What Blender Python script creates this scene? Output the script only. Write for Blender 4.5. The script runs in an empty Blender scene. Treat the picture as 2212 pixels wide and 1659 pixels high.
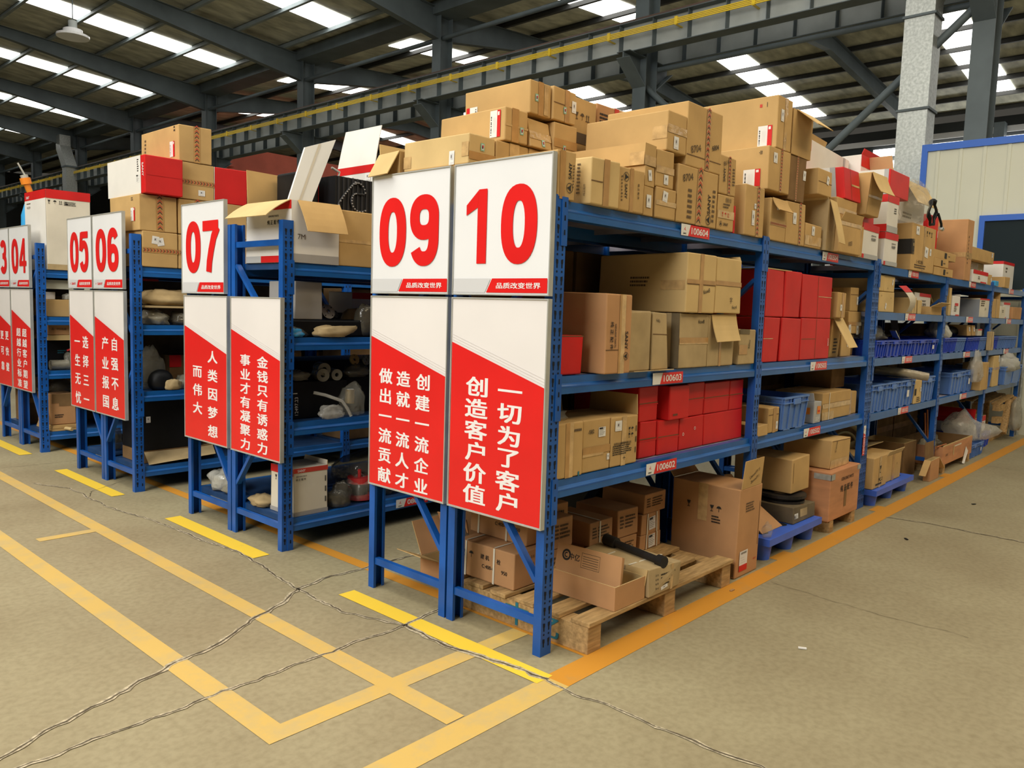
import bpy, bmesh, math, random
from mathutils import Vector, Matrix
random.seed(7)
C = bpy.context.scene.collection
scene = bpy.context.scene
PI = math.pi

# ------------------------------------------------------------------ camera, world, lights, exposure
cam_d = bpy.data.cameras.new('camera')
cam = bpy.data.objects.new('camera', cam_d)
C.objects.link(cam)
cam_d.sensor_fit = 'HORIZONTAL'
cam_d.sensor_width = 36.0
cam_d.lens = 1710.86 / 2212 * 36.0
cam_d.clip_start = 0.05
cam_d.clip_end = 300
_y, _p, _r = 0.7383, -0.0945, 0.0311
_f = Vector((math.cos(_y) * math.cos(_p), math.sin(_y) * math.cos(_p), math.sin(_p)))
_r0 = Vector((math.sin(_y), -math.cos(_y), 0))
_u0 = _r0.cross(_f)
_rt = _r0 * math.cos(_r) + _u0 * math.sin(_r)
_up = _u0 * math.cos(_r) - _r0 * math.sin(_r)
cam.matrix_world = Matrix(((_rt.x, _up.x, -_f.x, -2.5825), (_rt.y, _up.y, -_f.y, -2.1341), (_rt.z, _up.z, -_f.z, 1.5194), (0, 0, 0, 1)))
scene.camera = cam

vs = scene.view_settings
vs.view_transform = 'Standard'
vs.look = 'None'
vs.gamma = 1.0
vs.use_curve_mapping = False
vs.exposure = 0.0

world = bpy.data.worlds.new('daylight')
scene.world = world
world.use_nodes = True
_bg = world.node_tree.nodes['Background']
_bg.inputs[0].default_value = (1.0, 0.93, 0.78, 1)
_bg.inputs[1].default_value = 0.06


def area(name, loc, target, sx, sy, power, color):
    d = bpy.data.lights.new(name, 'AREA')
    d.shape = 'RECTANGLE'
    d.size, d.size_y = sx, sy
    d.energy = power
    d.color = color
    o = bpy.data.objects.new(name, d)
    C.objects.link(o)
    o.location = loc
    o.rotation_euler = (Vector(target) - Vector(loc)).to_track_quat('-Z', 'Y').to_euler()
    return o


# daylight through the roof lights, plus a fill lamp added high behind the camera
area('roof_daylight', (-4.5, 4.0, 8.6), (-3.2, 3.4, 0), 8, 9, 1050, (1.0, 0.97, 0.86))
area('high_back_fill', (-10.5, -1.0, 7.0), (0.0, 1.6, 1.2), 5, 4, 950, (1.0, 0.98, 0.93))
area('aisle_daylight', (2.6, -5.2, 8.2), (3.4, -0.3, 0.8), 9, 2.5, 410, (1.0, 0.82, 0.54))

# ------------------------------------------------------------------ materials
MATS = {}


def mat(name, col, rough=0.6, metal=0.0, var=0.0, scale=8.0, spec=0.4, emis=0.0, alpha=1.0, trans=0.0, stretch=None, bump=0.0, col2=None, detail=4.0):
    if name in MATS:
        return MATS[name]
    m = bpy.data.materials.new(name)
    m.use_nodes = True
    nt = m.node_tree
    b = nt.nodes['Principled BSDF']
    b.inputs['Roughness'].default_value = rough
    b.inputs['Metallic'].default_value = metal
    b.inputs['Specular IOR Level'].default_value = spec
    b.inputs['Base Color'].default_value = (*col, 1)
    m.diffuse_color = (*col, 1)
    if alpha < 1:
        b.inputs['Alpha'].default_value = alpha
    if trans:
        b.inputs['Transmission Weight'].default_value = trans
    if emis:
        b.inputs['Emission Color'].default_value = (*col, 1)
        b.inputs['Emission Strength'].default_value = emis
    if var or bump or col2:
        tc = nt.nodes.new('ShaderNodeTexCoord')
        mp = nt.nodes.new('ShaderNodeMapping')
        nz = nt.nodes.new('ShaderNodeTexNoise')
        nz.inputs['Scale'].default_value = scale
        nz.inputs['Detail'].default_value = detail
        if stretch:
            mp.inputs['Scale'].default_value = stretch
        geo = nt.nodes.new('ShaderNodeObjectInfo')
        ad = nt.nodes.new('ShaderNodeVectorMath')
        ad.operation = 'ADD'
        nt.links.new(tc.outputs['Object'], ad.inputs[0])
        nt.links.new(geo.outputs['Location'], ad.inputs[1])
        nt.links.new(ad.outputs[0], mp.inputs[0])
        nt.links.new(mp.outputs[0], nz.inputs['Vector'])
        if var or col2:
            rp = nt.nodes.new('ShaderNodeValToRGB')
            rp.color_ramp.elements[0].position = 0.3
            rp.color_ramp.elements[1].position = 0.72
            lo = tuple(max(0, c * (1 - var)) for c in col)
            hi = col2 if col2 else tuple(min(1, c * (1 + var)) for c in col)
            rp.color_ramp.elements[0].color = (*lo, 1)
            rp.color_ramp.elements[1].color = (*hi, 1)
            nt.links.new(nz.outputs['Fac'], rp.inputs[0])
            nt.links.new(rp.outputs[0], b.inputs['Base Color'])
        if bump:
            bp = nt.nodes.new('ShaderNodeBump')
            bp.inputs['Strength'].default_value = bump
            bp.inputs['Distance'].default_value = 0.02
            nt.links.new(nz.outputs['Fac'], bp.inputs['Height'])
            nt.links.new(bp.outputs[0], b.inputs['Normal'])
    MATS[name] = m
    return m


def M(n):
    return MATS[n]


mat('blue_steel', (0.006, 0.085, 0.36), 0.38, 0, 0.25, 5, 0.5)
mat('blue_beam', (0.008, 0.10, 0.34), 0.32, 0, 0.2, 4, 0.55)
mat('slot_black', (0.004, 0.006, 0.012), 0.9)
mat('deck_blue', (0.02, 0.06, 0.16), 0.5, 0, 0.25, 6)
mat('deck_grey', (0.30, 0.29, 0.36), 0.5, 0, 0.25, 6)
mat('bolt_steel', (0.6, 0.6, 0.6), 0.35, 0.8)
mat('panel_white', (0.80, 0.80, 0.81), 0.22, 0, 0.03, 2, 0.5)
mat('panel_cream', (0.80, 0.76, 0.74), 0.25, 0, 0.03, 2, 0.5)
mat('sign_red', (0.72, 0.015, 0.014), 0.3, 0, 0.06, 3, 0.4)
mat('sign_grey', (0.62, 0.62, 0.63), 0.35)
mat('stripe_line', (0.66, 0.62, 0.61), 0.4)
mat('lettering_white', (0.84, 0.80, 0.79), 0.4)
mat('alu', (0.50, 0.50, 0.46), 0.38, 0.35, 0.1, 10)
mat('ink_black', (0.02, 0.018, 0.016), 0.7)
mat('ink_faded', (0.10, 0.065, 0.035), 0.8)
mat('ink_red', (0.55, 0.05, 0.03), 0.7)
mat('ink_blue', (0.02, 0.16, 0.22), 0.8)
mat('ink_gold', (0.5, 0.36, 0.17), 0.6)
mat('card', (0.53, 0.34, 0.14), 0.82, 0, 0.10, 5, 0.15, bump=0.04)
mat('card_pale', (0.62, 0.44, 0.20), 0.82, 0, 0.09, 5, 0.15, bump=0.04)
mat('card_orange', (0.50, 0.27, 0.125), 0.82, 0, 0.10, 5, 0.15, bump=0.04)
mat('card_dull', (0.46, 0.34, 0.18), 0.85, 0, 0.16, 6, 0.12, bump=0.06)
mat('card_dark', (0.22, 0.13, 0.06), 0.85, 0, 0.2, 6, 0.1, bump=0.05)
mat('card_olive', (0.17, 0.13, 0.075), 0.8, 0, 0.3, 5, 0.2, bump=0.05)
mat('card_inside', (0.58, 0.43, 0.21), 0.85, 0, 0.08, 6, 0.1)
mat('card_seam', (0.16, 0.085, 0.035), 0.9)
mat('card_white', (0.74, 0.71, 0.66), 0.6, 0, 0.05, 4, 0.2)
mat('card_cream', (0.70, 0.64, 0.52), 0.6, 0, 0.08, 4, 0.2)
mat('card_grey', (0.36, 0.34, 0.32), 0.7, 0, 0.1, 4, 0.2)
mat('card_silver', (0.42, 0.42, 0.42), 0.5, 0, 0.05, 4, 0.3)
mat('card_bluegrey', (0.30, 0.33, 0.38), 0.6, 0, 0.1, 4, 0.3)
mat('card_red', (0.60, 0.014, 0.014), 0.45, 0, 0.10, 4, 0.3, bump=0.03)
mat('tape', (0.46, 0.255, 0.09), 0.22, 0, 0.15, 14, 0.5)
mat('tape_clear', (0.58, 0.38, 0.17), 0.12, 0, 0.2, 20, 0.7, bump=0.2)
mat('label_white', (0.78, 0.76, 0.72), 0.5)
mat('label_green', (0.25, 0.50, 0.36), 0.5)
mat('strap_white', (0.72, 0.66, 0.52), 0.5)
mat('wood', (0.42, 0.27, 0.12), 0.85, 0, 0.30, 9, 0.1, stretch=(1, 6, 6), bump=0.15)
mat('wood_end', (0.40, 0.23, 0.10), 0.9, 0, 0.2, 12, 0.1)
mat('plywood', (0.52, 0.24, 0.11), 0.6, 0, 0.15, 4, 0.25, stretch=(1, 1, 5))
mat('plastic_blue', (0.055, 0.14, 0.62), 0.4, 0, 0.10, 5, 0.4)
mat('tote_light', (0.10, 0.21, 0.52), 0.4, 0, 0.12, 5, 0.4)
mat('tote_dark', (0.018, 0.06, 0.48), 0.38, 0, 0.12, 5, 0.4)
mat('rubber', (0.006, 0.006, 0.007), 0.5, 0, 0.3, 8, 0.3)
mat('rubber_edge', (0.02, 0.02, 0.022), 0.45)
mat('cast_iron', (0.025, 0.022, 0.02), 0.5, 0.3, 0.4, 9)
mat('steel_bright', (0.55, 0.52, 0.46), 0.3, 0.9, 0.1, 6)
mat('brass_dull', (0.42, 0.30, 0.13), 0.4, 0.6, 0.2, 8)
mat('khaki_hose', (0.36, 0.31, 0.17), 0.5, 0, 0.1, 6, 0.4)
mat('grey_plastic', (0.13, 0.12, 0.11), 0.5)
mat('red_paint', (0.5, 0.03, 0.03), 0.4)
mat('orange_plastic', (0.75, 0.23, 0.02), 0.4)
mat('sky_plastic', (0.05, 0.36, 0.72), 0.35)
mat('board_white', (0.86, 0.86, 0.83), 0.35, 0, 0.03, 3)
mat('kraft_wrap', (0.45, 0.33, 0.17), 0.7, 0, 0.25, 7, 0.2, bump=0.1)
mat('rod_copper', (0.45, 0.15, 0.05), 0.5, 0.3)
mat('girder', (0.40, 0.43, 0.42), 0.55, 0, 0.15, 2)
mat('girder_dark', (0.10, 0.125, 0.135), 0.55, 0, 0.2, 1.5)
mat('rail_brown', (0.10, 0.06, 0.045), 0.6)
mat('conductor_yellow', (0.78, 0.55, 0.03), 0.35)
mat('galvanised', (0.44, 0.46, 0.44), 0.42, 0.5, 0.22, 26, 0.5)
mat('crane_red', (0.55, 0.11, 0.06), 0.5, 0, 0.1, 2)
mat('wall_cream', (0.62, 0.62, 0.50), 0.5, 0, 0.04, 1)
mat('trim_blue', (0.02, 0.12, 0.55), 0.4)
mat('window_dark', (0.02, 0.03, 0.035), 0.1, 0, 0, 1, 0.6)
mat('roof_foil', (0.50, 0.50, 0.41), 0.6, 0.0, 0.35, 1.6, 0.3, stretch=(1, 2.5, 1), bump=0.5, detail=6)
mat('far_wall', (0.035, 0.04, 0.042), 0.8, 0, 0.3, 0.4)
mat('band_blue', (0.12, 0.25, 0.36), 0.5)
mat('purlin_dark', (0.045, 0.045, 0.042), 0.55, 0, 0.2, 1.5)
mat('purlin', (0.22, 0.26, 0.27), 0.55, 0, 0.2, 1.5)  # paler copy of the dark purlin colour, with bright roof haze painted in
mat('line_yellow', (0.78, 0.52, 0.04), 0.55, 0, 0.10, 6)
mat('crack_dark', (0.09, 0.07, 0.042), 0.95, 0, 0.4, 30)
mat('crack_grit', (0.42, 0.36, 0.25), 0.95, 0, 0.5, 60)


def glow_mat(name, col, strength):
    m = bpy.data.materials.new(name)
    m.use_nodes = True
    nt = m.node_tree
    nt.nodes.remove(nt.nodes['Principled BSDF'])
    e = nt.nodes.new('ShaderNodeEmission')
    e.inputs[0].default_value = (*col, 1)
    e.inputs[1].default_value = strength
    nt.links.new(e.outputs[0], nt.nodes['Material Output'].inputs[0])
    MATS[name] = m
    return m


glow_mat('skylight', (1.0, 0.985, 0.93), 5.0)


def film_mat(name, col, op, rough=0.15):
    """clear crumpled plastic film"""
    m = bpy.data.materials.new(name)
    m.use_nodes = True
    nt = m.node_tree
    b = nt.nodes['Principled BSDF']
    b.inputs['Base Color'].default_value = (*col, 1)
    b.inputs['Roughness'].default_value = rough
    b.inputs['Specular IOR Level'].default_value = 0.7
    b.inputs['Alpha'].default_value = op
    tc = nt.nodes.new('ShaderNodeTexCoord')
    nz = nt.nodes.new('ShaderNodeTexNoise')
    nz.inputs['Scale'].default_value = 22
    bp = nt.nodes.new('ShaderNodeBump')
    bp.inputs['Strength'].default_value = 0.6
    bp.inputs['Distance'].default_value = 0.02
    nt.links.new(tc.outputs['Object'], nz.inputs['Vector'])
    nt.links.new(nz.outputs['Fac'], bp.inputs['Height'])
    nt.links.new(bp.outputs[0], b.inputs['Normal'])
    MATS[name] = m
    return m


film_mat('film', (0.5, 0.47, 0.38), 0.22)
film_mat('film_thick', (0.36, 0.33, 0.25), 0.6)
film_mat('film_white', (0.6, 0.57, 0.5), 0.42)
film_mat('film_dark', (0.13, 0.115, 0.085), 0.6)
film_mat('foil_silver', (0.46, 0.45, 0.40), 0.9, 0.2)


def floor_mat():
    m = bpy.data.materials.new('concrete_floor')
    m.use_nodes = True
    nt = m.node_tree
    b = nt.nodes['Principled BSDF']
    b.inputs['Roughness'].default_value = 0.62
    b.inputs['Specular IOR Level'].default_value = 0.3
    tc = nt.nodes.new('ShaderNodeTexCoord')
    n1 = nt.nodes.new('ShaderNodeTexNoise')
    n1.inputs['Scale'].default_value = 1.1
    n1.inputs['Detail'].default_value = 8
    n1.inputs['Roughness'].default_value = 0.6
    n2 = nt.nodes.new('ShaderNodeTexNoise')
    n2.inputs['Scale'].default_value = 34
    n2.inputs['Detail'].default_value = 5
    nt.links.new(tc.outputs['Object'], n1.inputs['Vector'])
    nt.links.new(tc.outputs['Object'], n2.inputs['Vector'])
    r1 = nt.nodes.new('ShaderNodeValToRGB')
    r1.color_ramp.elements[0].position = 0.32
    r1.color_ramp.elements[0].color = (0.275, 0.228, 0.135, 1)
    r1.color_ramp.elements[1].position = 0.66
    r1.color_ramp.elements[1].color = (0.345, 0.30, 0.185, 1)
    nt.links.new(n1.outputs['Fac'], r1.inputs[0])
    r2 = nt.nodes.new('ShaderNodeValToRGB')
    r2.color_ramp.elements[0].position = 0.25
    r2.color_ramp.elements[0].color = (0.80, 0.79, 0.76, 1)
    r2.color_ramp.elements[1].position = 0.6
    r2.color_ramp.elements[1].color = (1, 1, 1, 1)
    nt.links.new(n2.outputs['Fac'], r2.inputs[0])
    mx = nt.nodes.new('ShaderNodeMixRGB')
    mx.blend_type = 'MULTIPLY'
    mx.inputs[0].default_value = 1
    nt.links.new(r1.outputs[0], mx.inputs[1])
    nt.links.new(r2.outputs[0], mx.inputs[2])
    nt.links.new(mx.outputs[0], b.inputs['Base Color'])
    bp = nt.nodes.new('ShaderNodeBump')
    bp.inputs['Strength'].default_value = 0.12
    bp.inputs['Distance'].default_value = 0.01
    nt.links.new(n2.outputs['Fac'], bp.inputs['Height'])
    nt.links.new(bp.outputs[0], b.inputs['Normal'])
    MATS['floor'] = m


floor_mat()


def worn_paint(name, col, wear, under=(0.40, 0.34, 0.21)):
    """floor paint with worn through patches"""
    m = bpy.data.materials.new(name)
    m.use_nodes = True
    nt = m.node_tree
    b = nt.nodes['Principled BSDF']
    b.inputs['Roughness'].default_value = 0.6
    b.inputs['Specular IOR Level'].default_value = 0.25
    tc = nt.nodes.new('ShaderNodeTexCoord')
    n1 = nt.nodes.new('ShaderNodeTexNoise')
    n1.inputs['Scale'].default_value = 5
    n1.inputs['Detail'].default_value = 9
    n1.inputs['Roughness'].default_value = 0.7
    nt.links.new(tc.outputs['Object'], n1.inputs['Vector'])
    r = nt.nodes.new('ShaderNodeValToRGB')
    r.color_ramp.elements[0].position = max(0.0, wear - 0.16)
    r.color_ramp.elements[0].color = (*under, 1)
    r.color_ramp.elements[1].position = wear + 0.12
    r.color_ramp.elements[1].color = (*col, 1)
    nt.links.new(n1.outputs['Fac'], r.inputs[0])
    nt.links.new(r.outputs[0], b.inputs['Base Color'])
    MATS[name] = m


worn_paint('paint_yellow', (0.80, 0.55, 0.05), 0.26)
worn_paint('paint_orange', (0.58, 0.255, 0.03), 0.33, (0.42, 0.26, 0.10))
worn_paint('paint_faded', (0.60, 0.41, 0.12), 0.42, (0.46, 0.37, 0.19))

# ------------------------------------------------------------------ mesh helpers
class MB:
    def __init__(s):
        s.v, s.f, s.m, s.ms = [], [], [], []
        s.smooth = []

    def mi(s, name):
        if name not in s.ms:
            s.ms.append(name)
        return s.ms.index(name)

    def add(s, vs_, fs_, mt, smooth=False):
        b = len(s.v)
        s.v += [tuple(p) for p in vs_]
        k = s.mi(mt)
        for f in fs_:
            s.f.append(tuple(i + b for i in f))
            s.m.append(k)
            s.smooth.append(smooth)
        return s

    def box(s, x0, x1, y0, y1, z0, z1, mt, mx=None):
        p = [(x0, y0, z0), (x1, y0, z0), (x1, y1, z0), (x0, y1, z0), (x0, y0, z1), (x1, y0, z1), (x1, y1, z1), (x0, y1, z1)]
        if mx is not None:
            p = [mx @ Vector(q) for q in p]
        return s.add(p, [(0, 3, 2, 1), (4, 5, 6, 7), (0, 1, 5, 4), (1, 2, 6, 5), (2, 3, 7, 6), (3, 0, 4, 7)], mt)

    def bar(s, a, b, w, h, mt, up=(0, 0, 1)):
        """rectangular bar from a to b, w across, h along up"""
        a, b = Vector(a), Vector(b)
        d = (b - a)
        L = d.length
        d.normalize()
        u = Vector(up)
        sd = d.cross(u)
        if sd.length < 1e-5:
            sd = d.cross(Vector((1, 0, 0)))
        sd.normalize()
        u = sd.cross(d)
        p = []
        for q in (a, b):
            for i, j in ((-1, -1), (1, -1), (1, 1), (-1, 1)):
                p.append(q + sd * (i * w / 2) + u * (j * h / 2))
        return s.add(p, [(0, 1, 2, 3), (7, 6, 5, 4), (0, 4, 5, 1), (1, 5, 6, 2), (2, 6, 7, 3), (3, 7, 4, 0)], mt)

    def prism(s, poly, axis, a0, a1, mt):
        """extrude a 2d polygon along an axis: 'x' poly=(y,z), 'y' poly=(x,z), 'z' poly=(x,y)"""
        n = len(poly)

        def pt(a, q):
            return (a, q[0], q[1]) if axis == 'x' else (q[0], a, q[1]) if axis == 'y' else (q[0], q[1], a)
        p = [pt(a0, q) for q in poly] + [pt(a1, q) for q in poly]
        fs = [tuple(range(n)), tuple(range(2 * n - 1, n - 1, -1))]
        fs += [(i, i + n, (i + 1) % n + n, (i + 1) % n) for i in range(n)]
        return s.add(p, fs, mt)

    def tube(s, pts, r, mt, seg=8, closed=False, caps=True):
        pts = [Vector(p) for p in pts]
        n = len(pts)
        rr = r if isinstance(r, (list, tuple)) else [r] * n
        vs_, fs_ = [], []
        prev = None
        for i, p in enumerate(pts):
            if closed:
                t = pts[(i + 1) % n] - pts[i - 1]
            else:
                t = pts[min(i + 1, n - 1)] - pts[max(i - 1, 0)]
            t.normalize()
            if prev is None:
                a = t.cross(Vector((0, 0, 1)))
                if a.length < 1e-3:
                    a = t.cross(Vector((1, 0, 0)))
            else:
                a = prev - t * prev.dot(t)
            a.normalize()
            prev = a
            b = t.cross(a)
            for k in range(seg):
                an = 2 * PI * k / seg
                vs_.append(p + (a * math.cos(an) + b * math.sin(an)) * rr[i])
        m = n if closed else n - 1
        for i in range(m):
            j = (i + 1) % n
            for k in range(seg):
                k2 = (k + 1) % seg
                fs_.append((i * seg + k, i * seg + k2, j * seg + k2, j * seg + k))
        s.add(vs_, fs_, mt, True)
        if caps and not closed:
            s.add([vs_[k] for k in range(seg)], [tuple(range(seg - 1, -1, -1))], mt)
            s.add([vs_[(n - 1) * seg + k] for k in range(seg)], [tuple(range(seg))], mt)
        return s

    def disc(s, c, r0, r1, h, mt, mx=None, seg=28):
        """ring/disc about local z from z=0 to h, r0 inner radius"""
        c = Vector(c)
        vs_ = []
        for z in (0, h):
            for r in (r0, r1):
                for k in range(seg):
                    a = 2 * PI * k / seg
                    vs_.append(Vector((r * math.cos(a), r * math.sin(a), z)))
        if mx is not None:
            vs_ = [mx @ q for q in vs_]
        vs_ = [q + c for q in vs_]
        fs_ = []
        for k in range(seg):
            j = (k + 1) % seg
            fs_.append((k, j, seg + j, seg + k)[::-1])
            fs_.append((2 * seg + k, 2 * seg + j, 3 * seg + j, 3 * seg + k))
            fs_.append((seg + k, seg + j, 3 * seg + j, 3 * seg + k))
            if r0 > 0:
                fs_.append((j, k, 2 * seg + k, 2 * seg + j))
        return s.add(vs_, fs_, mt)

    def build(s, name, parent=None, loc=None, bevel=0.0):
        me = bpy.data.meshes.new(name)
        me.from_pydata(s.v, [], s.f)
        for n in s.ms:
            me.materials.append(MATS[n])
        me.polygons.foreach_set('material_index', s.m)
        me.polygons.foreach_set('use_smooth', s.smooth)
        me.update()
        if bevel:
            bm = bmesh.new()
            bm.from_mesh(me)
            es = [e for e in bm.edges if len(e.link_faces) == 2 and e.calc_face_angle(0) > 0.6]
            bmesh.ops.bevel(bm, geom=es, offset=bevel, segments=2, profile=0.5, affect='EDGES', clamp_overlap=True)
            bm.to_mesh(me)
            bm.free()
        o = bpy.data.objects.new(name, me)
        C.objects.link(o)
        if parent:
            o.parent = parent
        if loc:
            o.location = loc
        return o


def tag(o, label, cat, group=None, kind=None):
    if label:
        o['label'] = label
    if cat:
        o['category'] = cat
    if group:
        o['group'] = group
    if kind:
        o['kind'] = kind
    return o


def empty(name, loc, rot=(0, 0, 0), label=None, cat=None, group=None):
    o = bpy.data.objects.new(name, None)
    C.objects.link(o)
    o.empty_display_size = 0.1
    o.location = loc
    o.rotation_euler = rot
    return tag(o, label, cat, group)


def copy_thing(src, loc, rot, label, group=None):
    r = src.copy()
    C.objects.link(r)
    r.location = loc
    r.rotation_euler = rot
    r['label'] = label
    if group:
        r['group'] = group
    for ch in src.children:
        c = ch.copy()
        C.objects.link(c)
        c.parent = r
        for g in ch.children:
            d = g.copy()
            C.objects.link(d)
            d.parent = c
    return r


def struct(o, label=None, cat=None):
    o['kind'] = 'structure'
    if label:
        o['label'] = label
    if cat:
        o['category'] = cat
    return o


_TXT = {}


def text_geo(body, weight=0.0):
    """flat text outline, height about 1 per em, centred at the origin; weight thickens it by stacking shifted copies"""
    key = (body, weight)
    if key in _TXT:
        return _TXT[key]
    cu = bpy.data.curves.new('lettering', 'FONT')
    cu.body = body
    cu.size = 1.0
    cu.resolution_u = 3
    ob = bpy.data.objects.new('lettering', cu)
    me = bpy.data.meshes.new_from_object(ob)
    vs_ = [(v.co.x, v.co.y) for v in me.vertices]
    fs_ = [tuple(p.vertices) for p in me.polygons]
    bpy.data.objects.remove(ob)
    bpy.data.curves.remove(cu)
    bpy.data.meshes.remove(me)
    if not vs_:
        _TXT[key] = ([], [], 0, 0)
        return _TXT[key]
    x0, x1 = min(v[0] for v in vs_), max(v[0] for v in vs_)
    y0, y1 = min(v[1] for v in vs_), max(v[1] for v in vs_)
    cx, cy = (x0 + x1) / 2, (y0 + y1) / 2
    base = [(x - cx, y - cy) for x, y in vs_]
    V_, F_ = [], []   # each stacked copy sits a hair above the one before
    offs = [(0, 0)] if not weight else [(weight, weight * .6), (-weight, weight * .6), (weight, -weight * .6), (-weight, -weight * .6), (0, 0)]
    for i, (dx, dy) in enumerate(offs):
        b = len(V_)
        V_ += [(x + dx, y + dy, i * .00012) for x, y in base]
        F_ += [tuple(i + b for i in f) for f in fs_]
    _TXT[key] = (V_, F_, x1 - x0 + 2 * weight, y1 - y0 + 2 * weight)
    return _TXT[key]


def put_text(mb, body, fn, cx, cy, mt, size=None, width=None, height=None, rot=0.0, weight=0.0, sx=1.0, off=0.0):
    """fn(x, y, off) maps metres on a face to 3d. size = em height, or give width and/or height to fit"""
    V_, F_, w, h = text_geo(body, weight)
    if not V_:
        return
    ky = size if size else (height / h if height else width / w)
    kx = width / w if width else ky * sx
    ca, sa = math.cos(rot), math.sin(rot)
    pts = []
    for x, y, e in V_:
        X, Y = x * kx, y * ky
        pts.append(fn(cx + X * ca - Y * sa, cy + X * sa + Y * ca, off + e))
    mb.add(pts, F_, mt)


def flat_poly(mb, pts, fn, mt, off):
    mb.add([fn(x, y, off) for x, y in pts], [tuple(range(len(pts)))], mt)


def strip_poly(mb, pts, w, fn, mt, off, closed=False):
    """flat stroke of width w along 2d pts (mitred)"""
    P = [Vector((p[0], p[1])) for p in pts]
    n = len(P)
    L, R = [], []
    for i in range(n):
        a = P[i - 1] if (i > 0 or closed) else P[i]
        b = P[(i + 1) % n] if (i < n - 1 or closed) else P[i]
        d1 = (P[i] - a).normalized() if (P[i] - a).length > 1e-9 else (b - P[i]).normalized()
        d2 = (b - P[i]).normalized() if (b - P[i]).length > 1e-9 else d1
        t = (d1 + d2)
        t = t.normalized() if t.length > 1e-6 else d1
        nn = Vector((-t.y, t.x))
        c = max(0.35, nn.dot(Vector((-d1.y, d1.x))))
        L.append(P[i] + nn * (w / 2 / c))
        R.append(P[i] - nn * (w / 2 / c))
    vs_ = [fn(q.x, q.y, off) for q in L + R]
    fs_ = [(i, i + n, (i + 1) % n + n, (i + 1) % n) for i in range(n if closed else n - 1)]
    mb.add(vs_, fs_, mt)


def emblem(mb, fn, cx, cy, r, mt, off, ring=True):
    """the maker's mark: three blades meeting in a ring"""
    if ring:
        strip_poly(mb, [(cx + r * math.cos(a * PI / 14), cy + r * math.sin(a * PI / 14)) for a in range(28)], r * 0.13, fn, mt, off, True)
    for k in range(3):
        a = PI / 2 + k * 2 * PI / 3
        tip = (cx + r * .92 * math.cos(a), cy + r * .92 * math.sin(a))
        l = (cx + r * .36 * math.cos(a + 1.0), cy + r * .36 * math.sin(a + 1.0))
        q = (cx + r * .36 * math.cos(a - 1.0), cy + r * .36 * math.sin(a - 1.0))
        c0 = (cx + .05 * r * math.cos(a + PI), cy + .05 * r * math.sin(a + PI))
        flat_poly(mb, [c0, q, tip], fn, mt, off)
        if ring:
            flat_poly(mb, [c0, tip, l], fn, mt, off)


# ------------------------------------------------------------------ cartons
def bil(c, u, v):
    return (c[0] * (1 - u) + c[1] * u) * (1 - v) + (c[3] * (1 - u) + c[2] * u) * v


class Face:
    """one side of a carton: metres along it -> 3d"""
    def __init__(s, c):
        s.c = [Vector(q) for q in c]      # bottom-left, bottom-right, top-right, top-left seen from outside
        s.w = (s.c[1] - s.c[0]).length
        s.h = (s.c[3] - s.c[0]).length
        s.n = (s.c[1] - s.c[0]).cross(s.c[3] - s.c[0]).normalized()

    def uv(s, u, v, off=0.0):
        return bil(s.c, u, v) + s.n * off

    def __call__(s, x, y, off=0.0):
        return s.uv(x / s.w, y / s.h, off)


def label_mesh(fc, u, v, w, h, style, rot=0.0, parent=None):
    mb = MB()
    cx, cy = u * fc.w, v * fc.h
    ca, sa = math.cos(math.radians(rot)), math.sin(math.radians(rot))

    def fn(x, y, off):
        return fc(cx + x * ca - y * sa, cy + x * sa + y * ca, off)

    def rect(x0, y0, x1, y1, mt, off):
        flat_poly(mb, [(x0 * w, y0 * h), (x1 * w, y0 * h), (x1 * w, y1 * h), (x0 * w, y1 * h)], fn, mt, off)
    o1, o2 = 0.0030, 0.0036
    rect(-.5, -.5, .5, .5, 'label_green' if style == 'g' else 'label_white', o1)
    if style == 'wr':      # red strip at the right
        rect(.18, -.5, .5, .5, 'card_red', o2)
        rect(.24, .3, .4, .44, 'label_white', o2 + .0006)
        for k in range(9):
            rect(-.42, -.42 + k * .08, -.34, -.42 + k * .08 + (.03 + .02 * (k % 3)), 'ink_black', o2)
        for k in range(5):
            rect(-.2 + .06 * k, -.35 + .05 * (k % 2), -.19 + .06 * k, .25, 'stripe_line', o2)
    elif style == 'wl':    # red strip at the left
        rect(-.5, -.5, -.2, .5, 'card_red', o2)
        for k in range(8):
            rect(.3, -.4 + k * .1, .42, -.4 + k * .1 + (.03 + .02 * (k % 3)), 'ink_black', o2)
    elif style == 'wb':    # red strip at the bottom
        rect(-.5, -.5, .5, -.2, 'card_red', o2)
        for k in range(9):
            rect(-.36 + k * .08, .34, -.33 + k * .08 + .01 * (k % 3), .44, 'ink_black', o2)
        for k in range(3):
            rect(-.35, -.08 + k * .12, .3 - .1 * k, -.075 + k * .12, 'ink_black', o2)
    elif style == 'q':     # small pale inventory sticker with a printed square and lines
        rect(-.3, -.4, .3, -.34, 'stripe_line', o2)
        rect(-.2, -.12, .22, .3, 'sign_grey', o2)
        rect(-.12, -.02, .02, .2, 'ink_faded', o2 + .0005)
    elif style == 'g':     # green rimmed seal
        rect(-.34, -.36, .34, .36, 'sign_grey', o2)
        rect(-.2, -.2, .15, .2, 'ink_black', o2 + .0005)
        rect(-.05, -.05, .2, .25, 'card_red', o2 + .0009)
    elif style == 't':     # text lines
        for k in range(6):
            rect(-.42, .38 - k * .14, .4 - .12 * (k % 3), .41 - k * .14, 'ink_black', o2)
        rect(-.42, .3, .1, .46, 'ink_black', o2)
    return mb.build('label', parent)


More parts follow.
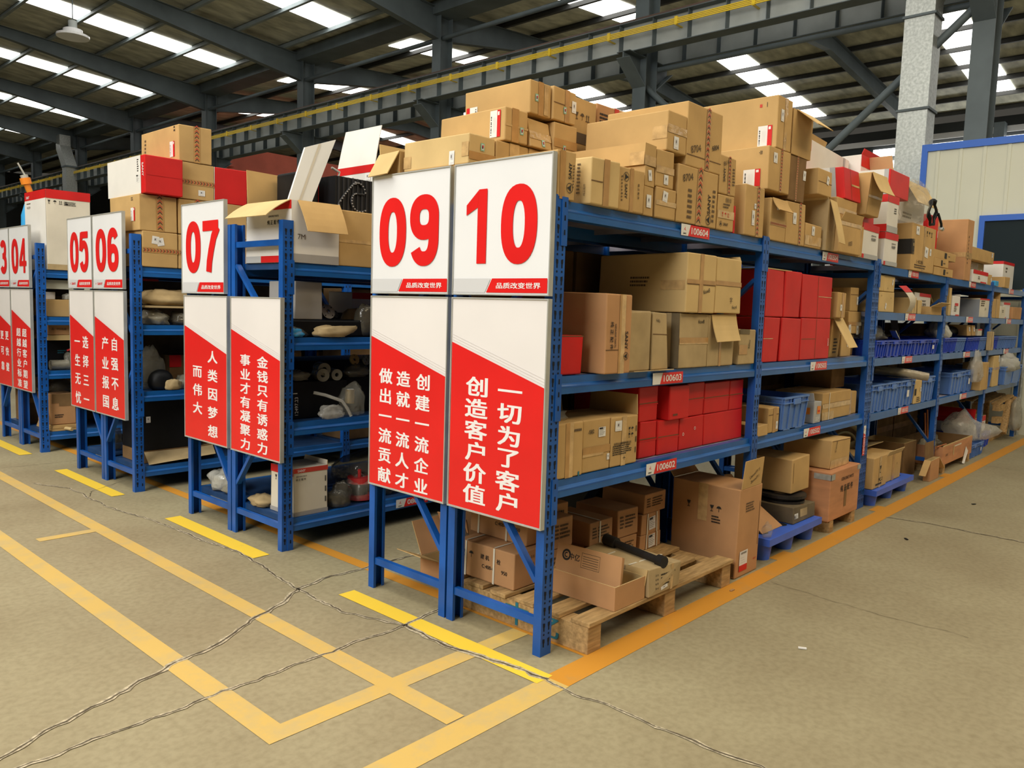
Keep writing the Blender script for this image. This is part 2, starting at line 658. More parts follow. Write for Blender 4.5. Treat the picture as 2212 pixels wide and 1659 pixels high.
def icons_mesh(fc, u, v, w, h, n, mt, parent, rot=0.0):
    """row of handling marks: arrows, glass, umbrella, hand"""
    mb = MB()
    cx, cy = u * fc.w, v * fc.h
    ca, sa = math.cos(math.radians(rot)), math.sin(math.radians(rot))
    q = h * .42
    for k in range(n):
        x = (k + .5) / n * w - w / 2

        def fn(a, b, off, x=x):
            X, Y = x + a * q, b * q
            return fc(cx + X * ca - Y * sa, cy + X * sa + Y * ca, off)
        j = k % 4
        if j == 0:
            flat_poly(mb, [(-.6, .9), (.6, .9), (.25, 0), (-.25, 0)], fn, mt, .003)
            flat_poly(mb, [(-.08, 0), (.08, 0), (.08, -.7), (-.08, -.7)], fn, mt, .003)
            flat_poly(mb, [(-.4, -.7), (.4, -.7), (.4, -.9), (-.4, -.9)], fn, mt, .003)
        elif j == 1:
            flat_poly(mb, [(-.8, .2), (-.5, .75), (0, .95), (.5, .75), (.8, .2)], fn, mt, .003)
            flat_poly(mb, [(-.07, .2), (.07, .2), (.07, -.8), (-.07, -.8)], fn, mt, .003)
        elif j == 2:
            for s_ in (-.4, .4):
                flat_poly(mb, [(s_ - .3, .4), (s_, .95), (s_ + .3, .4)], fn, mt, .003)
                flat_poly(mb, [(s_ - .1, .4), (s_ - .1, -.6), (s_ + .1, -.6), (s_ + .1, .4)], fn, mt, .003)
            flat_poly(mb, [(-.8, -.7), (-.8, -.9), (.8, -.9), (.8, -.7)], fn, mt, .003)
        else:
            flat_poly(mb, [(-.7, -.9), (.7, -.9), (.7, -.4), (.1, -.2), (-.1, .8), (-.4, .8), (-.4, -.2)], fn, mt, .003)
    return mb.build('printing', parent)


BOXES = {}


def carton(key, label, x, y, z, w, d, h, mt='card', feats=(), rot=0.0, name='cardboard_box', cat='box', group=None, jit=0.004, open_top=False, pitch=0.0, roll=0.0, lean=(0, 0, 0, 0), inside='card_inside'):
    """carton whose front-left-bottom corner stands at x,y,z; w along x, d away from the aisle, h up; rot about z in degrees"""
    rnd = random.Random(hash(key) % 9973 if not isinstance(key, str) else sum(ord(c) * (i + 3) for i, c in enumerate(key)))
    root = empty(name, (x, y, z), (math.radians(pitch), math.radians(roll), math.radians(rot)), label, cat, group)

    def j():
        return rnd.uniform(-jit, jit)
    tx0, tx1, ty0, ty1 = lean     # extra displacement of the top edges: left, right, front, back
    c = {'000': Vector((0, 0, 0)), '100': Vector((w, 0, 0)), '110': Vector((w, d, 0)), '010': Vector((0, d, 0)),
         '001': Vector((tx0 + j(), ty0 + j(), h + j())), '101': Vector((w + tx1 + j(), ty0 + j(), h + j())),
         '111': Vector((w + tx1 + j(), d + ty1 + j(), h + j())), '011': Vector((tx0 + j(), d + ty1 + j(), h + j()))}
    F = {'F': Face([c['000'], c['100'], c['101'], c['001']]), 'L': Face([c['010'], c['000'], c['001'], c['011']]),
         'R': Face([c['100'], c['110'], c['111'], c['101']]), 'B': Face([c['110'], c['010'], c['011'], c['111']]),
         'T': Face([c['001'], c['101'], c['111'], c['011']])}
    ks = ['000', '100', '110', '010', '001', '101', '111', '011']
    mb = MB()
    if not open_top:
        mb.add([c[k] for k in ks], [(0, 3, 2, 1), (4, 5, 6, 7), (0, 1, 5, 4), (1, 2, 6, 5), (2, 3, 7, 6), (3, 0, 4, 7)], mt)
    else:
        t = 0.006
        inn = {}
        for k in ks:
            p = c[k].copy()
            p.x += t if k[0] == '0' else -t
            p.y += t if k[1] == '0' else -t
            p.z += t if k[2] == '0' else 0
            inn[k] = p
        o = [c[k] for k in ks] + [inn[k] for k in ks]
        mb.add(o, [(0, 3, 2, 1), (0, 1, 5, 4), (1, 2, 6, 5), (2, 3, 7, 6), (3, 0, 4, 7)], mt)
        mb.add(o, [(8, 9, 10, 11), (12, 13, 9, 8), (13, 14, 10, 9), (14, 15, 11, 10), (15, 12, 8, 11), (4, 5, 13, 12), (5, 6, 14, 13), (6, 7, 15, 14), (7, 4, 12, 15)], inside)
    for f in feats:
        if f[0] == 'seam':
            fc, dr, p = F[f[1]], f[2], f[3]
            a0, a1 = (f[4], f[5]) if len(f) > 5 else (0.01, .99)
            q = 0.0022
            if dr == 'h':
                e = q / fc.h
                P = [(a0, p - e), (a1, p - e), (a1, p + e), (a0, p + e)]
            else:
                e = q / fc.w
                P = [(p - e, a0), (p + e, a0), (p + e, a1), (p - e, a1)]
            mb.add([fc.uv(u, v, .0015) for u, v in P], [(0, 1, 2, 3)], 'card_seam')
    body = mb.build('body', root, bevel=0.0 if open_top else min(0.006, w * .04, h * .04))
    for f in feats:
        k = f[0]
        if k == 'seam':
            continue
        if k in ('tape', 'band', 'stain'):
            fc = F[f[1]]
            u0, v0, u1, v1 = f[2:6]
            m2 = f[6] if len(f) > 6 else ('tape' if k == 'tape' else 'card_red')
            t = MB()
            t.add([fc.uv(u, v, .0021) for u, v in ((u0, v0), (u1, v0), (u1, v1), (u0, v1))], [(0, 1, 2, 3)], m2)
            t.build('tape' if k == 'tape' else 'printed_band' if k == 'band' else 'stain', root)
        elif k == 'chev':      # printed sealing tape with red and black arrow heads
            fc = F[f[1]]
            u0, v0, u1, v1 = f[2:6]
            t = MB()
            t.add([fc.uv(u, v, .0021) for u, v in ((u0, v0), (u1, v0), (u1, v1), (u0, v1))], [(0, 1, 2, 3)], 'tape')
            W_, H_ = (u1 - u0) * fc.w, (v1 - v0) * fc.h
            along_v = H_ > W_
            L_, S_ = (H_, W_) if along_v else (W_, H_)
            n = max(2, int(L_ / (S_ * .62)))
            for i in range(n):
                a = (i + .3) / n * L_
                for da, mt2 in ((0, 'ink_black'), (S_ * .22, 'ink_red')):
                    pts = [(.18, a + da), (.5, a + da + S_ * .28), (.82, a + da), (.82, a + da + S_ * .12), (.5, a + da + S_ * .42), (.18, a + da + S_ * .12)]
                    P = [((u0 * fc.w + p[0] * S_, v0 * fc.h + p[1]) if along_v else (u0 * fc.w + p[1], v0 * fc.h + p[0] * S_)) for p in pts]
                    flat_poly(t, P[:3] + [P[4]], fc, mt2, .0027) if False else t.add([fc(q[0], q[1], .0027) for q in P], [(0, 1, 4, 5), (1, 2, 3, 4)], mt2)
            t.build('tape', root)
        elif k == 'lab':
            fc = F[f[1]]
            label_mesh(fc, f[2], f[3], f[4], f[5], f[6], f[7] if len(f) > 7 else 0, root)
        elif k == 'txt':       # face, u, v, height, string, rot, material, weight
            fc = F[f[1]]
            t = MB()
            put_text(t, f[5], fc, f[2] * fc.w, f[3] * fc.h, f[7] if len(f) > 7 else 'ink_black', size=f[4] * .74, rot=math.radians(f[6] if len(f) > 6 else 0), weight=(f[8] if len(f) > 8 else 0.0) * .55, off=.0028)
            t.build('printing', root)
        elif k == 'logo':
            fc = F[f[1]]
            t = MB()
            a = math.radians(f[6] if len(f) > 6 else 0)
            cx, cy = f[2] * fc.w, f[3] * fc.h

            def fn(X, Y, off):
                return fc(cx + X * math.cos(a) - Y * math.sin(a), cy + X * math.sin(a) + Y * math.cos(a), off)
            emblem(t, fn, 0, 0, f[4], f[5] if len(f) > 5 else 'ink_black', .0030)
            t.build('printing', root)
        elif k == 'icons':
            icons_mesh(F[f[1]], f[2], f[3], f[4], f[5], f[6], f[7] if len(f) > 7 else 'ink_black', root, f[8] if len(f) > 8 else 0)
        elif k == 'lines':     # block of small printed lines: face,u,v,w,h,n
            fc = F[f[1]]
            t = MB()
            cx, cy, W_, H_, n = f[2] * fc.w, f[3] * fc.h, f[4], f[5], f[6]
            for i in range(n):
                yy = cy + H_ / 2 - (i + .5) * H_ / n
                xx = cx - W_ / 2
                xe = cx + W_ / 2 - rnd.uniform(0, .3) * W_
                while xx < xe:
                    q = rnd.uniform(.02, .07) * W_ * 1.6
                    flat_poly(t, [(xx, yy - H_ / n * .27), (min(xx + q, xe), yy - H_ / n * .27), (min(xx + q, xe), yy + H_ / n * .27), (xx, yy + H_ / n * .27)], fc, f[7] if len(f) > 7 else 'ink_faded', .0026)
                    xx += q + W_ * .02
            t.build('printing', root)
        elif k == 'strap':     # packing strap round front and top at u
            t = MB()
            for fcn in ('F', 'T', 'B'):
                fc = F[fcn]
                e = .006 / fc.w
                u = f[1] if fcn != 'B' else 1 - f[1]
                t.add([fc.uv(a, b, .0035) for a, b in ((u - e, 0), (u + e, 0), (u + e, 1), (u - e, 1))], [(0, 1, 2, 3)], 'strap_white')
            t.build('strap', root)
        elif k == 'lstrap':    # packing strap round left side and top at u
            t = MB()
            for fcn in ('L',):
                fc = F[fcn]
                e = .006 / fc.w
                u = f[1]
                t.add([fc.uv(a, b, .0035) for a, b in ((u - e, 0), (u + e, 0), (u + e, 1), (u - e, 1))], [(0, 1, 2, 3)], 'strap_white')
            fc = F['T']
            e = .006 / fc.h
            u = 1 - f[1]
            t.add([fc.uv(a, b, .0035) for a, b in ((0, u - e), (1, u - e), (1, u + e), (0, u + e))], [(0, 1, 2, 3)], 'strap_white')
            t.build('strap', root)
        elif k == 'flap':      # edge, length, angle from upright outwards, material in, material out, u0, u1, curl
            e, ln, an = f[1], f[2], math.radians(f[3])
            m_in = f[4] if len(f) > 4 else 'card_inside'
            m_out = f[5] if len(f) > 5 else mt
            u0, u1 = (f[6], f[7]) if len(f) > 7 else (0.01, .99)
            curl = f[8] if len(f) > 8 else 0.0
            base = f[9] if len(f) > 9 else 'top'
            fc = F[e]
            n_ = fc.n.copy()
            if base == 'top':
                A, B_ = fc.uv(u0, 1), fc.uv(u1, 1)
                upv = (fc.c[3] - fc.c[0]).normalized()
            elif base == 'right':   # hinged along the right edge of that face, swung out
                A, B_ = fc.uv(1, u0), fc.uv(1, u1)
                upv = (fc.c[1] - fc.c[0]).normalized()
            elif base == 'left':
                A, B_ = fc.uv(0, u1), fc.uv(0, u0)
                upv = (fc.c[0] - fc.c[1]).normalized()
            else:                   # hinged along the bottom edge
                A, B_ = fc.uv(u1, 0), fc.uv(u0, 0)
                upv = (fc.c[0] - fc.c[3]).normalized()
            t = MB()
            P = []
            N = 5
            a = an
            pos = Vector((0, 0, 0))
            rows = []
            for i in range(N + 1):
                rows.append(pos.copy())
                dirv = upv * math.cos(a) + n_ * math.sin(a)
                pos = pos + dirv * (ln / N)
                a += math.radians(curl) / N
            th = 0.0045
            for i, r_ in enumerate(rows):
                d0 = rows[min(i + 1, N)] - rows[max(i - 1, 0)]
                nn = d0.cross(B_ - A).normalized() * th
                tap = .02 * i / N
                a_ = A + (B_ - A) * tap + r_
                b_ = B_ - (B_ - A) * tap + r_
                P += [a_, b_, a_ + nn, b_ + nn]
            fo, fi = [], []
            for i in range(N):
                q = i * 4
                fo.append((q + 2, q + 3, q + 7, q + 6))
                fi.append((q, q + 4, q + 5, q + 1))
                fi += [(q, q + 2, q + 6, q + 4), (q + 1, q + 5, q + 7, q + 3)]
            q = N * 4
            fi.append((q, q + 2, q + 3, q + 1))
            t.add(P, fo, m_out)
            t.add(P, fi, m_in)
            t.build('flap', root)
    BOXES[key] = root
    return root


def nz3(p, s=1.0, seed=0.0):
    x, y, z = p[0] * s + seed, p[1] * s + seed * 1.7, p[2] * s - seed
    return (math.sin(x * 1.7 + 1.3 * math.sin(y * 2.1 + z)) + math.sin(y * 2.3 + 1.1 * math.sin(z * 1.9 - x)) + math.sin(z * 2.9 + 1.2 * math.sin(x * 1.3 + y * .7))) / 3


def lump_mesh(mb, mt, sx, sy, sz, seed=1.0, rough=0.25, flat=0.35, seg=20, rings=12, c=(0, 0, 0), tail=None):
    """crumpled closed lump resting on z=0"""
    vs_, fs_ = [], []
    for i in range(rings + 1):
        th = PI * i / rings
        for k in range(seg):
            ph = 2 * PI * k / seg
            d = Vector((math.sin(th) * math.cos(ph), math.sin(th) * math.sin(ph), math.cos(th)))
            r = 1 + rough * (nz3(d, 2.4, seed) + .6 * nz3(d, 6.0, seed + 3) + .35 * abs(nz3(d, 11, seed)))
            p = Vector((d.x * sx * r, d.y * sy * r, d.z * sz * r))
            if tail:
                q = max(0, d.dot(Vector(tail).normalized()))
                p += Vector(tail) * (q ** 6)
            lo = -sz * (1 - flat)
            if p.z < lo:
                p.z = lo + (p.z - lo) * .06
            vs_.append(p)
    mz = min(p.z for p in vs_)
    vs_ = [p - Vector((0, 0, mz)) + Vector(c) for p in vs_]
    for i in range(rings):
        for k in range(seg):
            k2 = (k + 1) % seg
            fs_.append((i * seg + k, (i + 1) * seg + k, (i + 1) * seg + k2, i * seg + k2))
    mb.add(vs_, fs_, mt, True)


def bag(label, x, y, z, sx, sy, sz, mt='film', seed=1.0, rot=0, name='plastic_bag', cat='bag', group=None, content=None, rough=.25, tail=None, flat=.35):
    root = empty(name, (x, y, z), (0, 0, math.radians(rot)), label, cat, group)
    mb = MB()
    lump_mesh(mb, mt, sx, sy, sz, seed, rough, flat, tail=tail)
    mb.build('wrapping', root)
    if content:
        content(root)
    return root


def sheet(mb, mt, pts_u, pts_v, fn, th=0.0):
    """grid surface from fn(u, v)"""
    nu, nv = pts_u, pts_v
    vs_ = [fn(i / nu, j / nv) for j in range(nv + 1) for i in range(nu + 1)]
    fs_ = [(j * (nu + 1) + i, j * (nu + 1) + i + 1, (j + 1) * (nu + 1) + i + 1, (j + 1) * (nu + 1) + i) for j in range(nv) for i in range(nu)]
    mb.add(vs_, fs_, mt, True)


# ------------------------------------------------------------------ building shell
VAL, RIDGE_W, RIDGE_E, FAR = 11.1, 2.1, 20.1, 29.1
Y0, Y1 = -17.0, 55.0


def deck_z(x):
    if x <= VAL:
        return 8.92 + .07 * (VAL - x)
    if x <= RIDGE_E:
        return 8.92 + .075 * (x - VAL)
    return 8.92 + .075 * (RIDGE_E - VAL) - .085 * (x - RIDGE_E)


g = MB()
g.add([(-14, -16, 0), (32, -16, 0), (32, 56, 0), (-14, 56, 0)], [(0, 1, 2, 3)], 'floor')
struct(g.build('floor'), 'worn concrete workshop floor', 'floor')

g = MB()
for a, b in ((RIDGE_W, VAL), (VAL, RIDGE_E), (RIDGE_E, FAR)):
    za, zb = deck_z(a), deck_z(b)
    n = 1
    g.add([(a, Y0, za), (b, Y0, zb), (b, Y1, zb), (a, Y1, za), (a, Y0, za + .08), (b, Y0, zb + .08), (b, Y1, zb + .08), (a, Y1, za + .08)],
          [(0, 1, 2, 3), (7, 6, 5, 4), (0, 4, 5, 1), (2, 6, 7, 3), (1, 5, 6, 2), (0, 3, 7, 4)], 'roof_foil')
struct(g.build('ceiling'), 'insulated roof deck lined with foil', 'ceiling')

# translucent roof strips, one in the middle of every bay
sky_n = 0
for k in range(-3, 9):
    yc = 1 + 6 * k + 3.25
    for a, b in ((RIDGE_W + .1, 10.35), (12.4, RIDGE_E - .1), (RIDGE_E + .25, FAR - 1.5)):
        if a > VAL and k > 4:
            continue
        g = MB()
        za, zb = deck_z(a) - .012, deck_z(b) - .012
        hw = .5
        g.add([(a, yc - hw, za), (b, yc - hw, zb), (b, yc + hw, zb), (a, yc + hw, za), (a, yc - hw, za - .01), (b, yc - hw, zb - .01), (b, yc + hw, zb - .01), (a, yc + hw, za - .01)],
              [(4, 5, 6, 7)[::-1], (0, 1, 2, 3), (0, 4, 5, 1), (2, 6, 7, 3)], 'skylight')
        sky_n += 1
        struct(g.build('window_%d' % sky_n), 'translucent roof strip letting daylight in', 'skylight')

# purlins along the bays
n_ = 0
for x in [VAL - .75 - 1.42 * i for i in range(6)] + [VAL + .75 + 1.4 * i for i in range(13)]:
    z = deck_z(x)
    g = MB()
    pm = 'purlin' if x < VAL else 'purlin_dark'  # west side takes the paler colour that carries the haze
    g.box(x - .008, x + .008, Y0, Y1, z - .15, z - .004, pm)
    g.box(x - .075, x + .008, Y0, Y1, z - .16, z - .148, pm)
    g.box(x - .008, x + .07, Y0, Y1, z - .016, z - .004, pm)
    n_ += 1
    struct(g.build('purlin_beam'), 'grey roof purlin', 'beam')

# valley gutter above the column row
g = MB()
g.box(VAL - .34, VAL + .34, Y0, Y1, 8.60, 8.90, 'girder_dark')
struct(g.build('gutter_beam'), 'valley gutter', 'beam')

# columns, rafters
for k in range(-2, 9):
    yk = 1 + 6 * k
    g = MB()
    g.box(VAL - .20, VAL - .185, yk - .15, yk + .15, 0, 8.72, 'girder_dark')
    g.box(VAL + .185, VAL + .20, yk - .15, yk + .15, 0, 8.72, 'girder_dark')
    g.box(VAL - .185, VAL + .185, yk - .008, yk + .008, 0, 8.72, 'girder_dark')
    for s_ in (-1, 1):      # brackets carrying the crane girders
        a = VAL + s_ * .2
        b = VAL + s_ * .78
        poly = [(a, 5.95), (a, 6.50), (b, 6.50), (b, 6.38)]
        g.prism(poly if s_ > 0 else poly[::-1], 'y', yk - .012, yk + .012, 'girder_dark')
        g.box(min(a, b), max(a, b), yk - .15, yk + .15, 6.485, 6.50, 'girder_dark')
        g.bar((a, yk, 5.95), (b, yk, 6.38), .3, .015, 'girder_dark')
    struct(g.build('steel_column'), 'dark steel column carrying the crane girders', 'column')
    # west rafter: haunched at the column
    t = .15

    def ztop(x):
        return deck_z(x) - .162
    W_ = [(VAL - .2, 8.06), (RIDGE_W, ztop(RIDGE_W) - .32), (RIDGE_W, ztop(RIDGE_W)), (VAL - .2, ztop(VAL - .2))]
    W_.insert(1, (4.9, ztop(4.9) - .30))
    E_ = [(VAL + .2, 8.08), (14.2, ztop(14.2) - .42), (RIDGE_E, ztop(RIDGE_E) - .44), (26, ztop(26) - .46), (FAR, ztop(FAR) - .62), (FAR, ztop(FAR)), (RIDGE_E, ztop(RIDGE_E)), (VAL + .2, ztop(VAL + .2))]
    for poly, nb in ((W_, 3), (E_, 5)):
        if nb == 5 and k > 6:
            continue
        g = MB()
        g.prism(poly, 'y', yk - .006, yk + .006, 'girder_dark')
        for i in range(nb - 1):
            g.bar((poly[i][0], yk, poly[i][1]), (poly[i + 1][0], yk, poly[i + 1][1]), .19, .014, 'girder_dark')
        top = poly[nb:]
        for i in range(len(top) - 1):
            g.bar((top[i][0], yk, top[i][1]), (top[i + 1][0], yk, top[i + 1][1]), .19, .014, 'girder_dark')
        struct(g.build('rafter_beam'), 'dark steel rafter', 'beam')

# far row columns, far walls
for yk in (10.4, 16.4, 4.4):
    g = MB()
    g.box(28.6, 29.0, yk - .16, yk + .16, 0, 8.3, 'girder_dark')
    struct(g.build('steel_column'), 'far steel column', 'column')
g = MB()
g.box(29.15, 29.25, Y0, Y1, 0, 8.6, 'far_wall')
for z0, z1, m_ in ((8.05, 8.25, 'sign_grey'), (7.5, 7.58, 'girder'), (6.85, 6.92, 'girder'), (6.2, 6.45, 'band_blue'), (5.6, 5.7, 'girder'), (4.9, 5.15, 'band_blue'), (4.2, 4.28, 'girder'), (3.0, 3.2, 'sign_grey')):
    g.box(29.08, 29.15, Y0, Y1, z0, z1, m_)
struct(g.build('wall_east'), 'dark far hall wall with pale and blue bands', 'wall')
sky_n += 1
g = MB()
for ya, yb in ((10.7, 14.6), (2.0, 8.6), (-9, -2)):
    g.box(29.05, 29.1, ya, yb, 7.05, 7.45, 'skylight')
    g.box(29.05, 29.1, ya, yb, 7.62, 7.9, 'skylight')
struct(g.build('window_%d' % sky_n), 'high daylit window band in the far wall', 'window')
g = MB()
g.box(-14, 29.2, 55, 55.2, 0, 9, 'far_wall')
struct(g.build('wall_north'), 'dark far end wall', 'wall')
g = MB()
for i in range(9):
    g.box(-12 + i * 4.4, -9 + i * 4.4, 54.85, 54.95, 2.2 + (i % 3) * .5, 2.35 + (i % 3) * .5, 'girder')
struct(g.build('trim_1'), 'pale rails on the far end wall', 'trim')

# crane runway girders
for gx, nm, lab in ((10.6, 'crane_runway_girder', 'crane runway girder with yellow conductor bars, nearer of the pair'), (11.7, 'crane_runway_girder', 'crane runway girder behind the one carrying the yellow bars')):
    r = empty(nm, (gx, 1, 6.505), label=lab, cat='crane girder', group='crane runway girders')
    g = MB()
    ya, yb = Y0 - 1, 52
    g.box(-.006, .006, ya, yb, .012, .53, 'girder')
    g.box(-.15, .15, ya, yb, 0, .014, 'girder_dark')
    g.box(-.17, .17, ya, yb, .53, .546, 'girder_dark')
    y = ya + .2
    while y < yb:
        g.box(-.14, -.006, y - .006, y + .006, .014, .53, 'girder_dark')
        y += .75
    g.build('girder_body', r)
    g = MB()
    g.prism([(-.05, .546), (.05, .546), (.012, .57), (.012, .60), (.034, .605), (.034, .635), (-.034, .635), (-.034, .605), (-.012, .60), (-.012, .57)], 'y', ya, yb, 'rail_brown')
    g.build('crane_rail', r)
    if gx < 11:
        g = MB()
        for i in range(4):
            g.box(-.225, -.205, ya, yb, .28 + i * .028, .298 + i * .028, 'conductor_yellow')
        y = ya + .4
        while y < yb:
            g.box(-.235, -.006, y - .02, y + .02, .26, .275, 'conductor_yellow')
            g.box(-.235, -.2, y - .03, y + .03, .27, .41, 'conductor_yellow')
            y += 1.5
        g.build('conductor_bar', r)

# tie pipes and cross braces between the columns
PIPES = [((VAL, Y0, 8.12), (VAL, 52, 8.12), .055, 'long grey tie pipe running between the column heads'),
         ((11.35, 1, 6.36), (11.35, 7, 6.36), .05, 'horizontal grey tie pipe under the crane girders'),
         ((VAL - .25, 7.0, .86), (VAL - .25, 1.1, 6.16), .062, 'thick grey diagonal brace pipe crossing the zinc duct'),
         ((VAL + .05, 7.0, 6.0), (VAL + .05, 1.1, .8), .06, 'grey diagonal brace pipe falling away behind the box pile')]
for a, b, r_, lab in PIPES:
    o = empty('brace_pipe', a, label=lab, cat='pipe')
    g = MB()
    d = Vector(b) - Vector(a)
    g.tube([(0, 0, 0), d * .5, d], r_, 'girder_dark' if a[2] > 1 else 'girder_dark', 10)
    g.build('pipe', o)

# galvanised rainwater ducts
r = empty('rainwater_duct', (10.78, 1.80, 0), label='tall square galvanised duct beside the white panel wall', cat='duct')
g = MB()
g.box(-.2, .2, -.21, .21, .02, 6.35, 'galvanised')
g.build('duct_body', r)
for z in (1.9, 3.3, 4.72, 6.1):
    g = MB()
    g.box(-.225, .225, -.235, .235, z - .018, z + .018, 'girder_dark')
    g.build('duct_flange', r)
g = MB()
g.prism([(-.21, 6.35), (.21, 6.35), (-.2, 6.95), (-.62, 6.95)], 'x', -.2, .2, 'galvanised')
g.build('duct_elbow', r)
r = empty('rainwater_duct', (28.2, 10.45, 0), label='far galvanised duct glimpsed past the diagonal brace', cat='duct')
g = MB()
g.box(-.35, .35, -.3, .3, .02, 7.4, 'galvanised')
g.build('duct_body', r)
g = MB()
g.box(-.4, .4, -.36, .36, 6.6, 6.75, 'girder')
g.build('duct_flange', r)
r = empty('rainwater_duct', (10.30, 36.4, 0), label='cranked galvanised downpipe far off at the hall end', cat='duct')
g = MB()
g.prism([(-.55, 0.02), (-.08, 0.02), (-.08, 7.0), (.62, 7.9), (.62, 8.5), (.15, 8.5), (.15, 8.05), (-.55, 7.15)], 'x', -.22, .22, 'galvanised')
g.build('duct_body', r)
for z in (5.2, 7.08):
    g = MB()
    g.box(-.25, .25, -.58, -.05, z - .03, z + .03, 'girder_dark')
    g.build('duct_flange', r)

# red overhead crane in the bay beyond
r = empty('overhead_crane', (12.4, 26.6, 6.35), label='dull red overhead crane bridge beyond the girders', cat='crane')
g = MB()
g.box(0, 15.5, 0, .75, 0, 1.0, 'crane_red')
g.build('bridge_girder', r)
g = MB()
g.box(0, 15.5, 2.3, 3.0, -.05, .85, 'crane_red')
g.build('bridge_girder', r)
g = MB()
g.box(-.35, .15, -.7, 3.8, .1, .5, 'crane_red')
g.build('end_carriage', r)

# panel room beside the racks
WX = 10.25
g = MB()
g.box(WX, WX + .08, -14, 1.49, 0, 4.02, 'wall_cream')
y = 1.3
while y > -13:
    g.box(WX - .012, WX, y - .02, y + .02, 0, 4.0, 'wall_cream')
    y -= .30
struct(g.build('wall_right'), 'cream ribbed panel wall of the side room', 'wall')
g = MB()
g.box(WX - .03, WX + .1, -14, 1.52, 4.0, 4.1, 'trim_blue')
g.box(WX - .03, WX + .1, 1.44, 1.52, 3.3, 4.0, 'trim_blue')
struct(g.build('trim_2'), 'blue edging along the panel wall', 'trim')
sky_n += 1
r = empty('window_%d' % sky_n, (WX, .62, 2.0), label='dark window in a blue frame', cat='window')
r['kind'] = 'structure'
g = MB()
g.box(-.03, 0, -3, 0, 0, .95, 'window_dark')
g.build('pane', r)
g = MB()
g.box(-.06, .0, -3.06, .07, .95, 1.03, 'trim_blue')
g.box(-.06, .0, 0, .07, -.1, .95, 'trim_blue')
g.box(-.06, .0, -3.06, .07, -.1, -.02, 'wall_cream')
g.build('frame', r)
o = empty('handrail', (WX - .10, .4, 0), label='pale tube handrail under the dark window', cat='handrail')
g = MB()
g.tube([(0, 0, 1.86), (0, -3, 1.86)], .022, 'galvanised', 8)
g.build('rail', o)
for i in range(3):
    g = MB()
    g.tube([(0, -.4 - i * 1.0, 0), (0, -.4 - i * 1.0, 1.86)], .02, 'galvanised', 8)
    g.build('post', o)

# high bay lamp over the aisle end
r = empty('high_bay_lamp', (4.3, 17.9, 7.35), label='small round pendant lamp hanging among the roof strips', cat='lamp')
g = MB()
g.disc((0, 0, -.02), 0, .34, .05, 'panel_white')
g.disc((0, 0, .03), 0, .2, .12, 'panel_white')
g.build('lamp_shade', r)
g = MB()
g.tube([(0, 0, .1), (0, 0, .34)], .09, 'girder', 10)
g.build('ballast', r)
g = MB()
g.tube([(0, 0, .3), (0, 0, 1.85)], .012, 'girder_dark', 6)
g.build('suspension_rod', r)

# ------------------------------------------------------------------ floor markings and cracks


def marking(label, pts, mt, z=.0016):
    g = MB()
    g.add([(x, y, z) for x, y in pts], [tuple(range(len(pts)))], mt)
    o = g.build('floor_marking')
    return struct(o, label, 'floor marking')


def rect(x0, x1, y0, y1):
    return [(x0, y0), (x1, y0), (x1, y1), (x0, y1)]


marking('orange line along the foot of the racks', rect(-.12, 13, -.255, -.128), 'paint_orange')
marking('faded end of the rack line', rect(-1.3, -.12, -.258, -.135), 'paint_faded')
marking('orange line crossing the aisles', rect(.15, .23, -.128, 9.5), 'paint_orange')
marking('faded line crossing in front', rect(-1.1, .15, .20, .295), 'paint_faded', .0018)
marking('outer faded yellow line', rect(-1.2, -1.1, .20, 12), 'paint_faded', .0020)
marking('inner faded yellow line', rect(-.675, -.585, -.128, 12), 'paint_faded', .0022)
marking('short faded cross line', rect(-1.0, -.6, 3.2, 3.28), 'paint_faded', .0018)
for a, b, c_, d in ((-.195, -.095, -.15, 1.22), (-.215, -.105, 2.05, 3.23), (-.24, -.14, 4.085, 5.335), (-.25, -.14, 6.24, 7.45)):
    marking('bright yellow bar in front of a rack end', rect(a, b, c_, d), 'paint_yellow', .0026)
for x in (2.15, 3.98, 6.0):
    marking('orange tick by the rack foot', rect(x, x + .22, -.128, -.07), 'paint_orange', .0018)


def crack(pts, w, seed, grit=True, label='jagged crack in the concrete'):
    rnd = random.Random(seed)
    P = []
    for i in range(len(pts) - 1):
        a, b = Vector((*pts[i], 0)), Vector((*pts[i + 1], 0))
        n = max(2, int((b - a).length / .035))
        for k in range(n):
            P.append(a.lerp(b, k / n))
    P.append(Vector((*pts[-1], 0)))
    # smooth wander
    off = 0
    Q = []
    for i, p in enumerate(P):
        t = (P[min(i + 1, len(P) - 1)] - P[max(i - 1, 0)]).normalized()
        nn = Vector((-t.y, t.x, 0))
        off = off * .75 + rnd.uniform(-.009, .009)
        Q.append((p + nn * off, nn))
    g = MB()
    if grit:
        L, R = [], []
        for q, nn in Q:
            L.append(q + nn * (w * rnd.uniform(.5, 1.5)) + Vector((0, 0, .0029)))
            R.append(q - nn * (w * rnd.uniform(.5, 1.5)) + Vector((0, 0, .0029)))
        n = len(Q)
        g.add(L + R, [(i, i + n, i + n + 1, i + 1) for i in range(n - 1)], 'crack_grit')
    L, R = [], []
    for q, nn in Q:
        ww = w * rnd.uniform(.12, .55)
        L.append(q + nn * ww + Vector((0, 0, .0034)))
        R.append(q - nn * ww + Vector((0, 0, .0034)))
    n = len(Q)
    g.add(L + R, [(i, i + n, i + n + 1, i + 1) for i in range(n - 1)], 'crack_dark')
    return struct(g.build('floor_crack'), label, 'crack')


